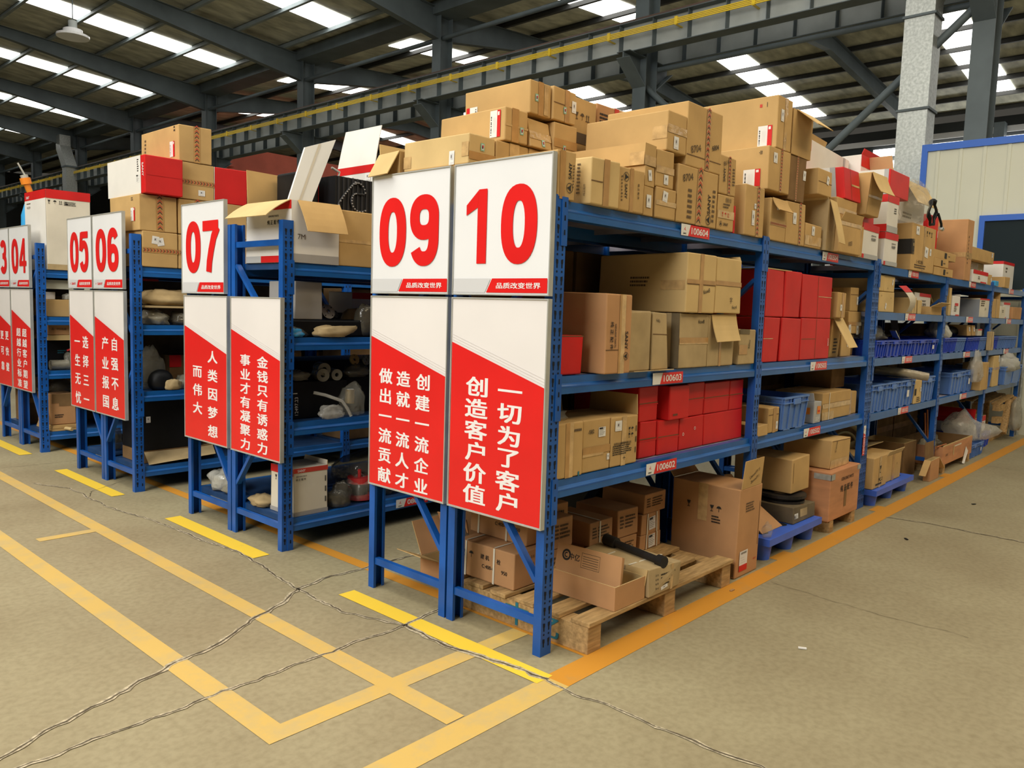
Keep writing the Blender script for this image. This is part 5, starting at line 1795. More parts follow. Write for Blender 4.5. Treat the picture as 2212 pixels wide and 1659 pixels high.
cb('gb', 'long grey sided white carton with red lid edge on shelf 100204', 7.51, .02, Z4b, .5, .48, .215, 'card_cream', [('band', 'L', 0, 0, 1, .94, 'card_bluegrey'), ('band', 'F', 0, .92, .9, 1), ('lines', 'F', .3, .74, .2, .07, 3, 'ink_faded'), ('txt', 'F', .55, .45, .05, 'Z.N', 0, 'ink_black'), ('flap', 'B', .05, 30)], group='cartons on shelf 100204')
cb('bv', 'buff carton with a tall torn flap in the third far bay', 8.045, .0, Z4b, .39, .35, .225, 'card', [('flap', 'R', .16, 10), TV(.45, .5, 'tape'), ('txt', 'F', .2, .15, .04, 'x', 0, 'ink_black')], group='cartons in the third far bay')
cb('wr1', 'white carton beside the torn buff one in the third far bay', 8.45, .0, Z4b, .31, .3, .145, 'card_cream', [('lines', 'F', .5, .6, .1, .04, 2)], group='cartons in the third far bay')
cb('wr2', 'white carton with red top and base in the third far bay', 8.80, .03, Z4b, .36, .3, .2, 'card_white', [('band', 'F', 0, .86, 1, 1), ('band', 'F', 0, 0, .4, .1)], group='cartons in the third far bay')
cb('orx', 'orange brown carton at the far end of shelf 100304', 9.18, .0, Z4b, .55, .3, .155, 'card_orange', [], group='cartons in the third far bay')
cb('rwt', 'large white carton with a red lid behind the orange brown one', 9.0, .32, Z4b, .85, .25, .26, 'card_white', [('band', 'F', 0, .7, 1, 1)], group='cartons in the third far bay')

# loose stock above and among the totes
bag('long clear bag rising from the near royal blue tote', 4.30, .16, Z1c + .12, .2, .12, .09, 'film', 6.1, tail=(-.15, .05, .15))
bag('clear bag with a fold in the second royal blue tote', 4.62, .2, Z1c + .12, .14, .1, .06, 'film_dark', 7.4, tail=(.2, .1, .06))
o = empty('steel_angle', (5.0, .12, Z1c + .10), (0, 0, 0), 'grey metal bracket leaning out of the third royal blue tote', 'bracket')
g = MB()
g.bar((0, 0, .03), (.22, .1, .22), .06, .008, 'grey_plastic')
g.bar((-.12, .0, .12), (.05, 0, .02), .05, .01, 'steel_bright')
g.build('angle', o)
o = empty('bulb_box', (4.35, .38, Z1c + .22), (0, 0, 0), 'small yellow and white box at the back above the blue totes', 'box')
g = MB()
g.box(0, .2, 0, .1, 0, .06, 'card_pale')
g.build('body', o, bevel=.003)
bag('silvery bag at the near end above shelf 100203', 6.24, .1, Z1c + .13, .13, .1, .1, 'foil_silver', 8.3)
o = empty('drum', (7.0, .16, Z1c + .21), (0, 0, 0), 'glossy black cylinder lying across the totes of shelf 100203', 'cylinder')
g = MB()
g.tube([(-.4, .06, 0), (.4, 0, 0)], .055, 'rubber', 14)
g.build('body', o)
for i, (x, lab) in enumerate(((7.16, 'tilted buff carton on the totes of shelf 100203, left of two'), (7.36, 'tilted buff carton on the totes of shelf 100203, right of two'))):
    cb('tl%d' % i, lab, x, .04, Z1c + .165, .17, .3, .12, 'card', [('lab', 'F', .6, .6, .05, .05, 'q')], lean=(-.05, -.05, 0, 0), group='tilted cartons')
cb('wtn', 'little white box with a red top beside the tilted cartons', 7.62, .04, Z1c + .165, .2, .2, .075, 'card_cream', [('band', 'F', 0, .8, 1, 1)], group='tilted cartons')
cb('2thin', 'slim upright carton standing across the post of shelf 100203', 7.85, -.05, Z1c - .0, .17, .045, .215, 'card_dull', [TV(.3, .5)], group='slim upright cartons')
cb('bd', 'pale board carton standing in the totes of the third far bay', 8.75, .2, Z1c + .16, .4, .06, .17, 'card_cream', [], group='slim upright cartons')
bag('clear bag beside the pale board in the third far bay', 8.4, .15, Z1c + .13, .2, .1, .11, 'film', 9.1)
cb('u_bx', 'upright buff carton between the dusty totes of shelf 100102', 5.235, .0, Z1d, .22, .3, .222, 'card_pale', [('band', 'F', 0, .36, .22, .64, 'ink_black'), ('lab', 'F', .85, .58, .04, .04, 'q'), ('lines', 'F', .6, .18, .12, .05, 3, 'ink_black')], group='slim upright cartons')
o = empty('wrapped_roll', (5.08, -.10, Z1d + .28), (0, 0, 0), 'paper wrapped tube poking out over the upright carton on shelf 100102', 'roll')
g = MB()
N = 20
pts = [(-.18, .36, .03), (-.08, .2, .02), (0, .06, 0), (.05, -.03, -.015)]
g.tube(pts, [.040, .042, .040, .038], 'film_thick', 14, caps=False)
g.tube(pts, [.036, .038, .036, .034], 'card_inside', 14, caps=False)
g.build('paper', o)
g = MB()
g.tube([(-.14, .3, .02), (.03, 0, -.012)], .025, 'rubber', 10)
g.build('core', o)
cb('br1', 'brown bracket shaped carton at the back of shelf 100102', 5.62, .36, Z1d + .24, .2, .1, .16, 'card_dark', [('txt', 'F', .5, .5, .08, 'I', 0, 'ink_black', .03)], group='cartons on shelf 100102')
cb('bx22', 'upright carton in front of the post on shelf 100202', 7.545, -.05, Z1d, .34, .2, .31, 'card', [('band', 'F', .8, .1, .84, .9, 'card_inside')], group='slim upright cartons')
bag('long milky bag draped beside the upright carton on shelf 100202', 7.42, -.01, Z1d + .1, .11, .07, .2, 'film_white', 10.2)
cb('tt', 'tallest upright carton in the third far bay', 8.315, -.01, Z1d, .32, .16, .37, 'card_pale', [('lab', 'F', .85, .9, .05, .08, 'q'), TH(.55, .62, 'tape_clear')], group='slim upright cartons')
bag('crumpled foil bag bulging from the jutting tote', 8.98, .02, Z1d + .16, .26, .16, .13, 'foil_silver', 11.7)

# ------------------------------------------------------------------ floor under row 10
r = empty('wooden_pallet', (.17, -.14, 0), (0, 0, 0), 'rough wooden pallet with blue brush marks under the corner rack', 'pallet')
PWD, PDP = 1.35, .98
for i, x in enumerate((0, .64, 1.24)):
    g = MB()
    g.box(x, x + .10, .01, PDP, 0, .125, 'wood')
    g.build('runner', r, bevel=.004)
    if i == 0:
        fc = Face([(-.001, PDP, 0), (-.001, .01, 0), (-.001, .01, .125), (-.001, PDP, .125)])
        t = MB()
        put_text(t, '中亿', fc, fc.w * .66, fc.h * .55, 'ink_blue', size=.12, weight=.01, off=.001, sx=1.5)
        t.build('lettering', r)
for i, (y, w) in enumerate(((0, .105), (.165, .10), (.33, .12), (.50, .10), (.66, .11), (.84, .11))):
    g = MB()
    xe = PWD - (.14 if i == 1 else .03 if i == 2 else 0)
    g.box(-.005 - .01 * (i % 2), xe, y, y + w, .127, .148, 'wood')
    g.build('deck_board', r, bevel=.003)
PZ = .15
SB = 'strapped bolt cartons on the wooden pallet'
for k_, lab, x, y, z in (('wb1', 'strapped brown carton with black characters at the left of the wooden pallet', .215, .36, PZ), ('wb2', 'strapped brown carton on top of the lettered one, half behind the board', .345, .40, PZ + .186)):
    cb(k_, lab, x, y, z, .33, .40, .182, 'card_orange', [('lstrap', .16), ('lstrap', .66), ('txt', 'L', .50, .68, .036, '建 机', 0, 'ink_black', .02), ('txt', 'L', .74, .66, .036, '栓', 0, 'ink_black', .02), ('txt', 'L', .56, .42, .036, 'C:400-0', 0, 'ink_black', .01), ('txt', 'L', .84, .40, .036, '950', 0, 'ink_black', .01), ('icons', 'L', .2, .65, .09, .045, 2), ('txt', 'F', .4, .8, .022, '品名', 0, 'ink_black'), ('txt', 'F', .4, .6, .022, '规格', 0, 'ink_black'), ('txt', 'F', .4, .4, .022, '数量', 0, 'ink_black'), ('lines', 'F', .75, .5, .1, .12, 4, 'ink_black')], group=SB)
bag('clear film bundle on top of the strapped carton', .28, .80, PZ, .06, .05, .12, 'film_dark', 4.4)
r = carton('tray', 'opened brown carton with an upright printed lid on the wooden pallet', .36, -.135, PZ, .25, .39, .112, 'card_orange', [], open_top=True, cat='box', jit=.001)
g = MB()
lf = Face([(.035, .39, .10), (.035, .0, .10), (.075, .02, .235), (.075, .40, .225)])
t_ = .005
P = [lf.uv(u, v) for u, v in ((0, 0), (1, 0), (1, 1), (0, 1))]
P2 = [p - lf.n * t_ for p in P]
g.add(P + P2, [(0, 1, 2, 3), (7, 6, 5, 4), (0, 4, 5, 1), (1, 5, 6, 2), (2, 6, 7, 3), (3, 7, 4, 0)], 'card_orange')
q = [lf.uv(1, 0), lf.uv(1, 1), lf.uv(1, 1) + Vector((.05, .02, -.02)), lf.uv(1, 0) + Vector((.06, .03, -.02))]
g.add(q, [(0, 1, 2, 3)], 'card_orange')
lid = g.build('lid', r)
t = MB()
strip_poly(t, [(lf.w * .16 + .022 * math.cos(a * PI / 12), lf.h * .62 + .022 * math.sin(a * PI / 12)) for a in range(24)], .010, lf, 'ink_black', .001, True)
strip_poly(t, [(lf.w * .16 + .010 * math.cos(a * PI / 12), lf.h * .62 + .010 * math.sin(a * PI / 12)) for a in range(4, 22)], .006, lf, 'ink_black', .001)
put_text(t, '中亿', lf, lf.w * .29, lf.h * .6, 'ink_black', size=.034, weight=.02, off=.001)
for k in range(5):
    flat_poly(t, [(lf.w * .42, lf.h * (.7 - k * .08)), (lf.w * .66, lf.h * (.7 - k * .08)), (lf.w * .66, lf.h * (.72 - k * .08)), (lf.w * .42, lf.h * (.72 - k * .08))], lf, 'ink_faded', .001)
strip_poly(t, [(lf.w * .40, lf.h * .32), (lf.w * .68, lf.h * .32), (lf.w * .68, lf.h * .82), (lf.w * .40, lf.h * .82)], .002, lf, 'ink_faded', .001, True)
t.build('printing', r)
bag('clear film crumpled along the edge of the opened carton', .345, .02, PZ + .115, .02, .17, .02, 'film', 12.1) if False else None
cb('parcel', 'crumpled kraft parcel with white straps and a pale card flap on the pallet', .625, -.15, PZ, .28, .46, .135, 'card_dull', [('lstrap', .35), ('lstrap', .75), ('txt', 'F', .25, .72, .016, '品 名', 0, 'ink_black'), ('txt', 'F', .25, .56, .016, '规 格', 0, 'ink_black'), ('txt', 'F', .25, .40, .016, '数 量', 0, 'ink_black'), ('txt', 'F', .25, .24, .016, '重 量', 0, 'ink_black'), ('lines', 'F', .55, .5, .1, .07, 4, 'ink_black'), ('lab', 'F', .48, .2, .06, .018, 'q', 8), ('flap', 'L', .11, 172, 'card_pale', 'card_pale', .72, 1.0), ('txt', 'F', .8, .7, .02, 'H', 0, 'ink_black'), TV(.68, .76, 'tape_clear')], jit=.014)
o = empty('hydraulic_rod', (.81, .22, PZ + .165), (0, 0, 0), 'black metal strut lying across the kraft parcel', 'strut')
g = MB()
g.tube([(0, 0, 0), (-.065, -.36, -.012)], .019, 'cast_iron', 12)
g.build('rod', o)
for nm, a, b, r_ in (('rod_end', (.006, .03, .002), (-.008, -.05, -.001), .03), ('rod_collar', (-.06, -.335, -.011), (-.066, -.375, -.012), .03)):
    g = MB()
    g.tube([a, b], r_, 'cast_iron', 12)
    g.build(nm, o)
FB = 'small strapped cartons at the back of the wooden pallet'


def fitting_box(k_, lab, x, z, w, h, y=.3, strap=True, lab_=False, d=.30):
    f = [('lines', 'F', .6, .55, w * .5, h * .5, 4, 'ink_faded'), ('lines', 'F', .2, .55, w * .2, h * .5, 4, 'ink_faded')]
    if strap:
        f.append(('strap', .42))
    if lab_:
        f = [('strap', .3), ('strap', .8), ('lab', 'F', .55, .5, .07, .075, 't', 4)]
    cb(k_, lab, x, y, z, w, d, h, 'card_orange', f, group=FB)


fitting_box('s0b', 'lower carton of the left back stack on the pallet', .43, PZ, .16, .17, strap=False)
fitting_box('s0', 'carton printed with ruled lines beside the rack post', .43, PZ + .172, .162, .158, strap=False)
fitting_box('s1b', 'carton under the strapped one with a small white sticker', .745, PZ, .2, .120, y=.34)
fitting_box('s1', 'strapped carton with a small white sticker behind the black strut', .742, PZ + .123, .205, .132)
fitting_box('s2b', 'carton with ruled lines under the tilted one', 1.005, PZ, .185, .115, strap=False)
fitting_box('s2', 'taller carton with ruled lines, middle of the back row', 1.0, PZ + .118, .2, .155, strap=False)
fitting_box('s3c', 'carton with a printed sheet and straps, lowest of the right back stack', 1.225, PZ, .225, .085, lab_=True)
fitting_box('s3b', 'carton with a printed sheet and straps, middle of the right back stack', 1.235, PZ + .088, .205, .12, lab_=True)
fitting_box('s3', 'topmost carton of the right back stack', 1.255, PZ + .211, .23, .118, strap=False)
cb('bigbox', 'tall worn carton with a raised handwritten flap, standing on the floor by the pallet', 1.60, -.112, .002, .285, .43, .53, 'card_orange', [('flap', 'F', .165, 4, 'card', 'card_pale', .06, .92), ('flap', 'B', .1, 40), ('lines', 'F', .5, .78, .12, .06, 4, 'ink_faded'), ('lab', 'F', .32, .18, .1, .12, 'wb'), ('txt', 'F', .84, .15, .02, 'SANY', 0, 'ink_red', .02), ('icons', 'L', .26, .74, .05, .05, 1, 'ink_black'), ('icons', 'L', .66, .74, .09, .05, 2, 'ink_black'), ('lines', 'L', .68, .62, .06, .05, 3, 'ink_black'), ('tape', 'L', .40, .58, .54, 1, 'tape_clear'), ('stain', 'L', .52, .02, .98, .17, 'card_seam'), ('seam', 'F', 'v', .93, .3, .8)], lean=(0, .02, 0, 0), jit=.006)
_f = BOXES['bigbox'].children
g = MB()
hf = Face([(.03, -.004, .535), (.25, -.004, .535), (.25, -.015, .69), (.03, -.015, .69)])
put_text(g, 'Lbmm1P.11', hf, hf.w * .62, hf.h * .45, 'ink_black', size=.028, rot=.35, off=.001)
put_text(g, '2bmm1P.1', hf, hf.w * .66, hf.h * .22, 'ink_black', size=.026, rot=.3, off=.001)
g.build('handwriting', BOXES['bigbox'])
for i, (x, y, z, lab) in enumerate(((1.02, .72, .58, 'white and red tag on the black bundle at the back, left of two'), (1.38, .66, .6, 'white and red tag on the black bundle at the back, right of two'))):
    pass
o = empty('black_bundle', (1.25, .62, 0.002), (0, 0, 0), 'black rubber bundle with red and white tags leaning at the back under row 10', 'bundle')
g = MB()
g.bar((-.05, .2, .03), (.25, -.02, .66), .14, .10, 'rubber')
g.bar((.3, .3, .03), (.3, .3, .60), .5, .2, 'rubber')
g.build('rubber_strip', o)
g = MB()
g.box(.16, .26, -.10, -.09, .52, .58, 'label_white')
g.box(.19, .25, -.102, -.09, .53, .57, 'card_red')
g.build('tag_plate', o)


# blue plastic pallets
def plastic_pallet(label, x, y, w, d, h):
    r = empty('plastic_pallet', (x, y, 0), (0, 0, 0), label, 'pallet', 'blue plastic pallets')
    g = MB()
    g.box(0, w, 0, d, h - .045, h, 'plastic_blue')
    for cx in (.16, .50, .86):
        for cy in (.12, d - .12):
            g.disc((w * cx, cy, h + .0006), .0, .045, .0006, 'slot_black', seg=20)
    g.build('deck', r, bevel=.006)
    for cx in (.10, .50, .90):
        for cy in (.09, d / 2, d - .09):
            m = MB()
            m.tube([(w * cx, cy, 0), (w * cx, cy, h - .045)], [.052, .066], 'plastic_blue', 16)
            m.build('foot', r)
    return r


plastic_pallet('blue plastic pallet with nine feet behind the tall worn carton', 2.035, -.12, .83, .70, .15)
plastic_pallet('blue plastic pallet with nine feet under two brown cartons, past the end post', 4.09, -.09, 1.0, .65, .14)
PB = .153
o = empty('folded_cards', (2.12, -.05, PB), (0, 0, 0), 'flattened brown cartons leaning on the blue pallet', 'cardboard')
g = MB()
for i, (y0, y1, m_) in enumerate(((.02, .26, 'card_orange'), (.08, .32, 'card'), (.14, .36, 'card_orange'))):
    g.add([(.0, y0, 0), (.30, y0, 0), (.22, y1, .20 + .05 * i), (-.02, y1, .22 + .05 * i), (0, y0 + .012, 0), (.30, y0 + .012, 0), (.22, y1 + .012, .20 + .05 * i), (-.02, y1 + .012, .22 + .05 * i)], [(0, 1, 2, 3), (7, 6, 5, 4), (0, 4, 5, 1), (1, 5, 6, 2), (2, 6, 7, 3), (3, 7, 4, 0)], m_)
g.build('sheet', o)
bag('small clear bag with a silver tag at the corner of the blue pallet', 2.09, -.075, PB, .04, .03, .05, 'film', 13.3)
cb('olive', 'grimy dark carton with peeling labels on the blue pallet', 2.50, -.07, PB, .36, .30, .105, 'card_olive', [('lab', 'F', .12, .45, .035, .06, 't', 90), ('stain', 'F', .3, .3, .62, .8, 'kraft_wrap'), ('tape', 'T', .42, 0, .5, 1, 'card_dark')], jit=.008)
o = empty('pulley', (2.69, .10, PB + .108), (0, 0, 0), 'black cast pulley lying on the grimy carton', 'pulley')
g = MB()
g.disc((0, 0, 0), .05, .15, .016, 'cast_iron')
g.disc((0, 0, .016), .05, .12, .02, 'cast_iron')
g.disc((0, 0, .036), .05, .16, .02, 'cast_iron')
g.build('wheel', o)
g = MB()
g.disc((0, 0, .056), .03, .07, .012, 'card_dark')
g.build('hub', o)
cb('boxup', 'plain brown carton resting on the black pulley', 2.60, .0, PB + .178, .30, .42, .235, 'card', [('seam', 'F', 'v', .08, .3, .9)], rot=0, jit=.006)
# plywood crate
r = carton('crate', 'orange plywood crate stencilled with parts wording', 3.0, -.115, .085, .575, .60, .355, 'plywood', [('txt', 'F', .56, .80, .045, 'GENUINE PARTS', 0, 'ink_black', .02), ('txt', 'F', .55, .60, .07, '纯 正 配 件', 0, 'ink_black', .03), ('stain', 'F', .48, .2, .56, .62, 'card_dark')], name='wooden_crate', cat='crate', jit=.002)
g = MB()
g.box(-.004, .07, -.004, -.001, .30, .34, 'galvanised')
g.box(-.004, -.001, -.004, .12, .30, .34, 'galvanised')
g.box(.52, .579, -.004, -.001, .315, .35, 'galvanised')
g.build('corner_bracket', r)
for x in (.03, .46):
    g = MB()
    g.box(x, x + .07, .0, .6, -.085, 0, 'wood')
    g.build('foot', r)
cb('cratebox', 'scuffed taped carton sitting on the plywood crate', 3.11, -.06, .444, .38, .35, .20, 'card', [('tape', 'F', .0, .0, .9, .3, 'tape_clear'), ('txt', 'F', .22, .75, .05, 'Conu', 80, 'ink_black'), ('seam', 'F', 'h', .96)], jit=.008)
cb('cratelid', 'loose board carton behind the scuffed one on the crate', 3.5, .1, .444, .22, .3, .05, 'card_pale', [], rot=0)

# ------------------------------------------------------------------ floor under the far rack
cb('b1', 'brown carton with black arrow print on the second blue pallet, nearer of two', 4.10, -.05, .143, .34, .36, .258, 'card', [TV(.42, .56, 'tape_clear'), ('icons', 'F', .5, .58, .08, .08, 1), ('txt', 'F', .55, .25, .06, 'MC-7', 0, 'ink_black', .02), ('lines', 'F', .5, .12, .2, .03, 1, 'ink_black')])
cb('b2', 'brown carton with torn tape on the second blue pallet, farther of two', 4.48, -.03, .143, .40, .36, .225, 'card', [TV(.4, .55, 'tape'), ('txt', 'F', .7, .6, .05, 'x', 0, 'ink_black'), ('flap', 'F', .05, 30)])
cb('b3', 'wide open brown carton behind the pair on the second blue pallet', 4.62, .32, .143, .45, .12, .24, 'card_dull', [('flap', 'F', .14, 80)], open_top=True)
o = empty('rim', (5.0, .45, .005), (0, 0, 0), 'large olive steel hoop leaning behind the cartons of the second blue pallet', 'hoop')
g = MB()
g.tube([(.50 * math.cos(a * PI / 24), .05 + .05 * math.sin(a * PI / 24), .28 + .25 * math.sin(a * PI / 24)) for a in range(48)], .026, 'khaki_hose', 10, closed=True)
g.build('hoop', o)
g = MB()
g.tube([(.41 * math.cos(a * PI / 24), .09, .26 + .19 * math.sin(a * PI / 24)) for a in range(48)], .014, 'khaki_hose', 8, closed=True)
g.build('inner_hoop', o)
cb('openbx', 'open brown carton with wide drooping flaps on the floor under the far rack', 5.62, -.09, .002, .30, .06, .2, 'card_orange', [('flap', 'L', .2, 130, 'card', 'card'), ('flap', 'R', .26, 122, 'card_pale', 'card_pale'), ('flap', 'B', .16, 4, 'card_dark', 'card_dark')], open_top=True)
cb('openbx2', 'deep dark carton standing behind the one with drooping flaps', 5.55, .14, .002, .4, .4, .34, 'card_dark', [], open_top=True)
cb('dkb', 'pale label on a dark carton at the back under the far rack', 5.2, .5, .12, .5, .1, .4, 'card_dark', [('lab', 'F', .5, .75, .3, .1, 't')]) if False else None
r = carton('orcrate', 'shallow orange plywood tray holding rods and wrapped parts', 6.12, -.06, .085, 1.2, .5, .19, 'plywood', [('band', 'F', .34, .35, .37, .9, 'card_inside'), ('txt', 'F', .14, .5, .05, 'SANY', 0, 'ink_faded'), ('stain', 'F', .38, .78, .6, .86, 'strap_white'), ('flap', 'F', .01, 0)], name='wooden_tray', cat='crate', open_top=True, inside='card_dark', jit=.002)
for x in (.06, 1.06):
    g = MB()
    g.box(x, x + .08, .0, .5, -.085, 0, 'wood')
    g.build('foot', r)
o = empty('paper_note', (6.92, -.066, .02), (0, 0, 0), 'creased paper note hanging on the orange tray', 'paper')
g = MB()
g.add([(0, 0, .0), (.05, -.012, -.012), (.21, -.004, .11), (.12, 0, .17)], [(0, 1, 2, 3)], 'label_white')
g.build('sheet', o)
RD = 'thin rods standing in the orange tray'
for i, (x, y, dx, dy, L, lab) in enumerate(((6.55, .2, -.16, .0, .48, 'thin copper coloured rod leaning in the tray, left of two'), (6.62, .2, -.07, .02, .5, 'thin copper coloured rod leaning in the tray, right of two'))):
    o = empty('rod', (x, y, .095), (0, 0, 0), lab, 'rod', RD)
    g = MB()
    g.tube([(0, 0, 0), (dx, dy, L)], .009, 'rod_copper', 8)
    g.build('shaft', o)
o = empty('rod', (6.06, -.02, .2), (0, 0, 0), 'copper coloured rod with a red tip lying over the end of the tray', 'rod')
g = MB()
g.tube([(0, 0, .08), (.26, -.02, .085)], .008, 'rod_copper', 8)
g.build('shaft', o)
bag('clear wrapped part in the near end of the orange tray', 6.3, .14, .095, .12, .1, .13, 'film_thick', 14.2)
bag('clear wrapped part behind the copper rods', 6.86, .24, .095, .14, .1, .12, 'film_dark', 14.9)
tote('blue tote on the floor under a clear bag, past the orange tray', 7.36, -.05, .002, .28, .42, .155, 'tote_light')
tote('blue tote on the floor with a white sticker, past the orange tray', 7.655, -.05, .002, .27, .42, .155, 'tote_light', tag_=True)
bag('large clear bag with a drooping neck heaped on the floor totes', 7.64, .16, .16, .24, .15, .19, 'film_white', 15.4, tail=(.30, -.28, -.02))
tote('dark blue tote on the floor holding up the red lidded carton', 8.1, .05, .002, .62, .5, .185, 'tote_dark')
cb('rwf', 'white carton with an open red lid on the dark blue floor tote', 8.14, .10, .19, .56, .44, .19, 'card_white', [('band', 'F', 0, .66, 1, 1), ('band', 'L', 0, .66, 1, 1), ('lines', 'F', .75, .5, .1, .04, 2, 'ink_red'), ('flap', 'L', .14, -40, 'card_red', 'card_red')], open_top=True)
r = empty('wooden_pallet', (8.95, .05, 0), (0, 0, 0), 'broken wooden pallet propped up under the third far bay', 'pallet')
for i in range(5):
    g = MB()
    g.bar((.05 + .0 * i, .02 + .1 * i, .50 + .02 * (i % 2)), (.95, .02 + .1 * i, .56 + .01 * i), .085, .022, 'wood')
    g.build('deck_board', r)
for a, b in (((.0, .0, .46), (.42, 0, .44)), ((.40, -.03, .10), (.62, -.03, .52)), ((.0, .0, .30), (.25, 0, .29)), ((.12, .25, 0), (.12, .25, .48)), ((.85, -.02, .18), (.98, -.02, .54)), ((.7, .25, 0), (.7, .25, .5)), ((.05, .1, .015), (1.0, .1, .015))):
    g = MB()
    g.bar(a, b, .08, .07, 'wood', (0, 1, 0))
    g.build('runner', r)
bag('yellowish clear bag hung over the broken pallet', 9.62, -.06, .12, .16, .07, .24, 'film_thick', 16.6)


# ------------------------------------------------------------------ row 08, top tier
Z8 = [z + .002 for z in L8]
TT = Z8[3]
cb('woc', 'white parts carton with open cream and brown flaps on top of row 08', .036, Y7 + .005, TT, .336, .525, .37, 'card_white', [('band', 'L', .02, .86, 1, 1), ('band', 'L', .35, 0, 1, .11), ('band', 'L', 0, 0, .35, .11, 'card_silver'), ('band', 'F', 0, 0, 1, .14, 'card_grey'), ('txt', 'L', .62, .76, .022, 'GENUINE PARTS', 0, 'ink_black', .02), ('txt', 'L', .62, .66, .04, '纯 正 配 件', 0, 'ink_black', .03), ('lines', 'L', .72, .32, .18, .04, 2, 'ink_faded'), ('txt', 'F', .2, .42, .06, '7M', 0, 'ink_faded'), ('flap', 'L', .19, 118, 'card_inside', 'card_inside', .02, .98, 18), ('flap', 'F', .21, 146, 'card', 'card', .12, 1.0, 14), ('flap', 'B', .22, 6, 'card', 'card')], open_top=True, lean=(0, 0, 0, 0), jit=.006)
cb('wbr', 'tall brown carton with a tape strip under the black belting', .378, Y7 + .01, TT, .56, .55, .35, 'card', [TH(.42, .48, 'tape_clear')])
o = empty('rubber_belt', (.40, Y7 + .06, TT + .354), (0, 0, 0), 'folded black rubber belting with a serrated edge on the brown carton', 'belt')
g = MB()
g.box(.0, .62, .03, .5, 0, .21, 'rubber')
for i in range(16):
    g.box(.02 + .036 * i, .032 + .036 * i, .024, .03, .0, .21, 'rubber_edge')
S_ = []
for i in range(60):
    t = i / 59
    if t < .35:
        a = t / .35
        S_.append((.02 + .13 * a, .03 + .16 * a ** .8))
    elif t < .6:
        a = (t - .35) / .25 * PI * 1.05
        S_.append((.185 - .04 * math.cos(a) + .0, .17 + .035 * math.sin(a) - .05 * (a / PI)))
    else:
        a = (t - .6) / .4 * PI * 1.25
        S_.append((.155 - .06 * math.sin(a * .9) + .06 * (a / 4), .115 - .075 * (1 - math.cos(a)) / 1.35))
g.tube([(x, .022, z) for x, z in S_], .007, 'rubber_edge', 6)
for i in range(0, 60, 2):
    g.box(S_[i][0] - .003, S_[i][0] + .003, .010, .022, S_[i][1] - .003, S_[i][1] + .003, 'card_grey')
g.build('belt_fold', o)
cb('wrc', 'white carton with a red band and tall raised flap on the black belting', .70, Y7 + .075, TT + .568, .34, .42, .118, 'card_white', [('band', 'L', 0, .55, 1, .98), ('band', 'F', 0, .5, 1, .98), ('icons', 'L', .3, .25, .16, .04, 4), ('lab', 'L', .82, .3, .06, .05, 'q'), ('txt', 'F', .3, .25, .03, '纯正', 0, 'ink_black', .02), ('flap', 'L', .26, -9, 'card_white', 'card_white', .0, .99, -4), ('flap', 'F', .12, 112, 'card_pale', 'card_pale')], open_top=True)
o = empty('panel_door', (.16, Y7 + .13, TT + .008), (0, 0, 0), 'white ribbed panel leaning out of the open white carton', 'panel')
g = MB()
a, b, c_, d = Vector((-.11, 0, .25)), Vector((.04, 0, .24)), Vector((.285, .02, .79)), Vector((.06, .02, .705))
n_ = Vector((0, .014, 0))
g.add([a, b, c_, d, a + n_, b + n_, c_ + n_, d + n_], [(0, 1, 2, 3), (7, 6, 5, 4), (0, 4, 5, 1), (1, 5, 6, 2), (2, 6, 7, 3), (3, 7, 4, 0)], 'board_white')
e1, e2 = a.lerp(b, .42), d.lerp(c_, .42)
f1, f2 = a.lerp(b, .5), d.lerp(c_, .5)
o_ = Vector((0, -.004, 0))
g.add([e1 + o_, f1 + o_, f2 + o_, e2 + o_], [(0, 1, 2, 3)], 'card_cream')
g.build('panel', o)
g = MB()
g.tube([c_ * .78 + Vector((.05, .03, 0)), c_ * .78 + Vector((.11, .03, -.02)), c_ * .74 + Vector((.11, .03, -.03))], .008, 'alu', 6)
g.build('handle', o)
o = empty('case', (.232, Y7 + .20, TT + .008), (0, 0, 0), 'glossy black moulded case standing behind the white panel', 'case')
g = MB()
g.box(.0, .125, 0, .3, 0, .575, 'rubber')
g.build('shell', o, bevel=.015)
g = MB()
g.box(.128, .134, .02, .28, .2, .5, 'card_red')
g.build('red_edge', o)
cb('D1', 'open brown carton stuffed with matting behind sign 09', .01, 1.03, T, .22, .17, .30, 'card', [('flap', 'L', .14, 150, 'card_pale', 'card_pale'), ('flap', 'B', .06, 10, 'card_pale', 'card_pale')], open_top=True)
bag('brown fibre matting filling the open carton behind sign 09', .12, 1.115, T + .12, .085, .06, .11, 'kraft_wrap', 21.0, name='matting', cat='matting', rough=.12)

# ------------------------------------------------------------------ row 06, top tier
CG = 'brown cartons stacked on row 06'
x6, y6 = .02, Y5 + .0
s = .282
z_ = [TT, TT + .274, TT + .553, TT + .843]
chv = ('chev', 'F', .44, 0, .64, 1)
chh = ('chev', 'F', 0, .40, 1, .54)
lb = ('lab', 'L', .80, .45, .075, .10, 'wr')
cb('l1', 'brown carton with two overlapping stickers, bottom left of the row 06 stack', .022, y6, z_[0], .279, .45, .27, 'card', [chh, ('lab', 'F', .36, .76, .055, .06, 'q', -6), ('lab', 'F', .5, .72, .055, .06, 'q', 12)], group=CG)
cb('l1b', 'brown carton with chevron tape, bottom right beside sign 07', .308, y6, z_[0], .28, .45, .27, 'card', [chh], group=CG)
cb('l1c', 'brown carton hidden low behind sign 07', .605, y6, z_[0], .29, .45, .27, 'card', [], group=CG)
cb('l2', 'brown carton with upright chevron tape and a red edged label, second row of the stack', .006, y6, z_[1], .292, .55, .276, 'card', [chv, lb, ('lines', 'L', .78, .88, .04, .03, 2)], group=CG)
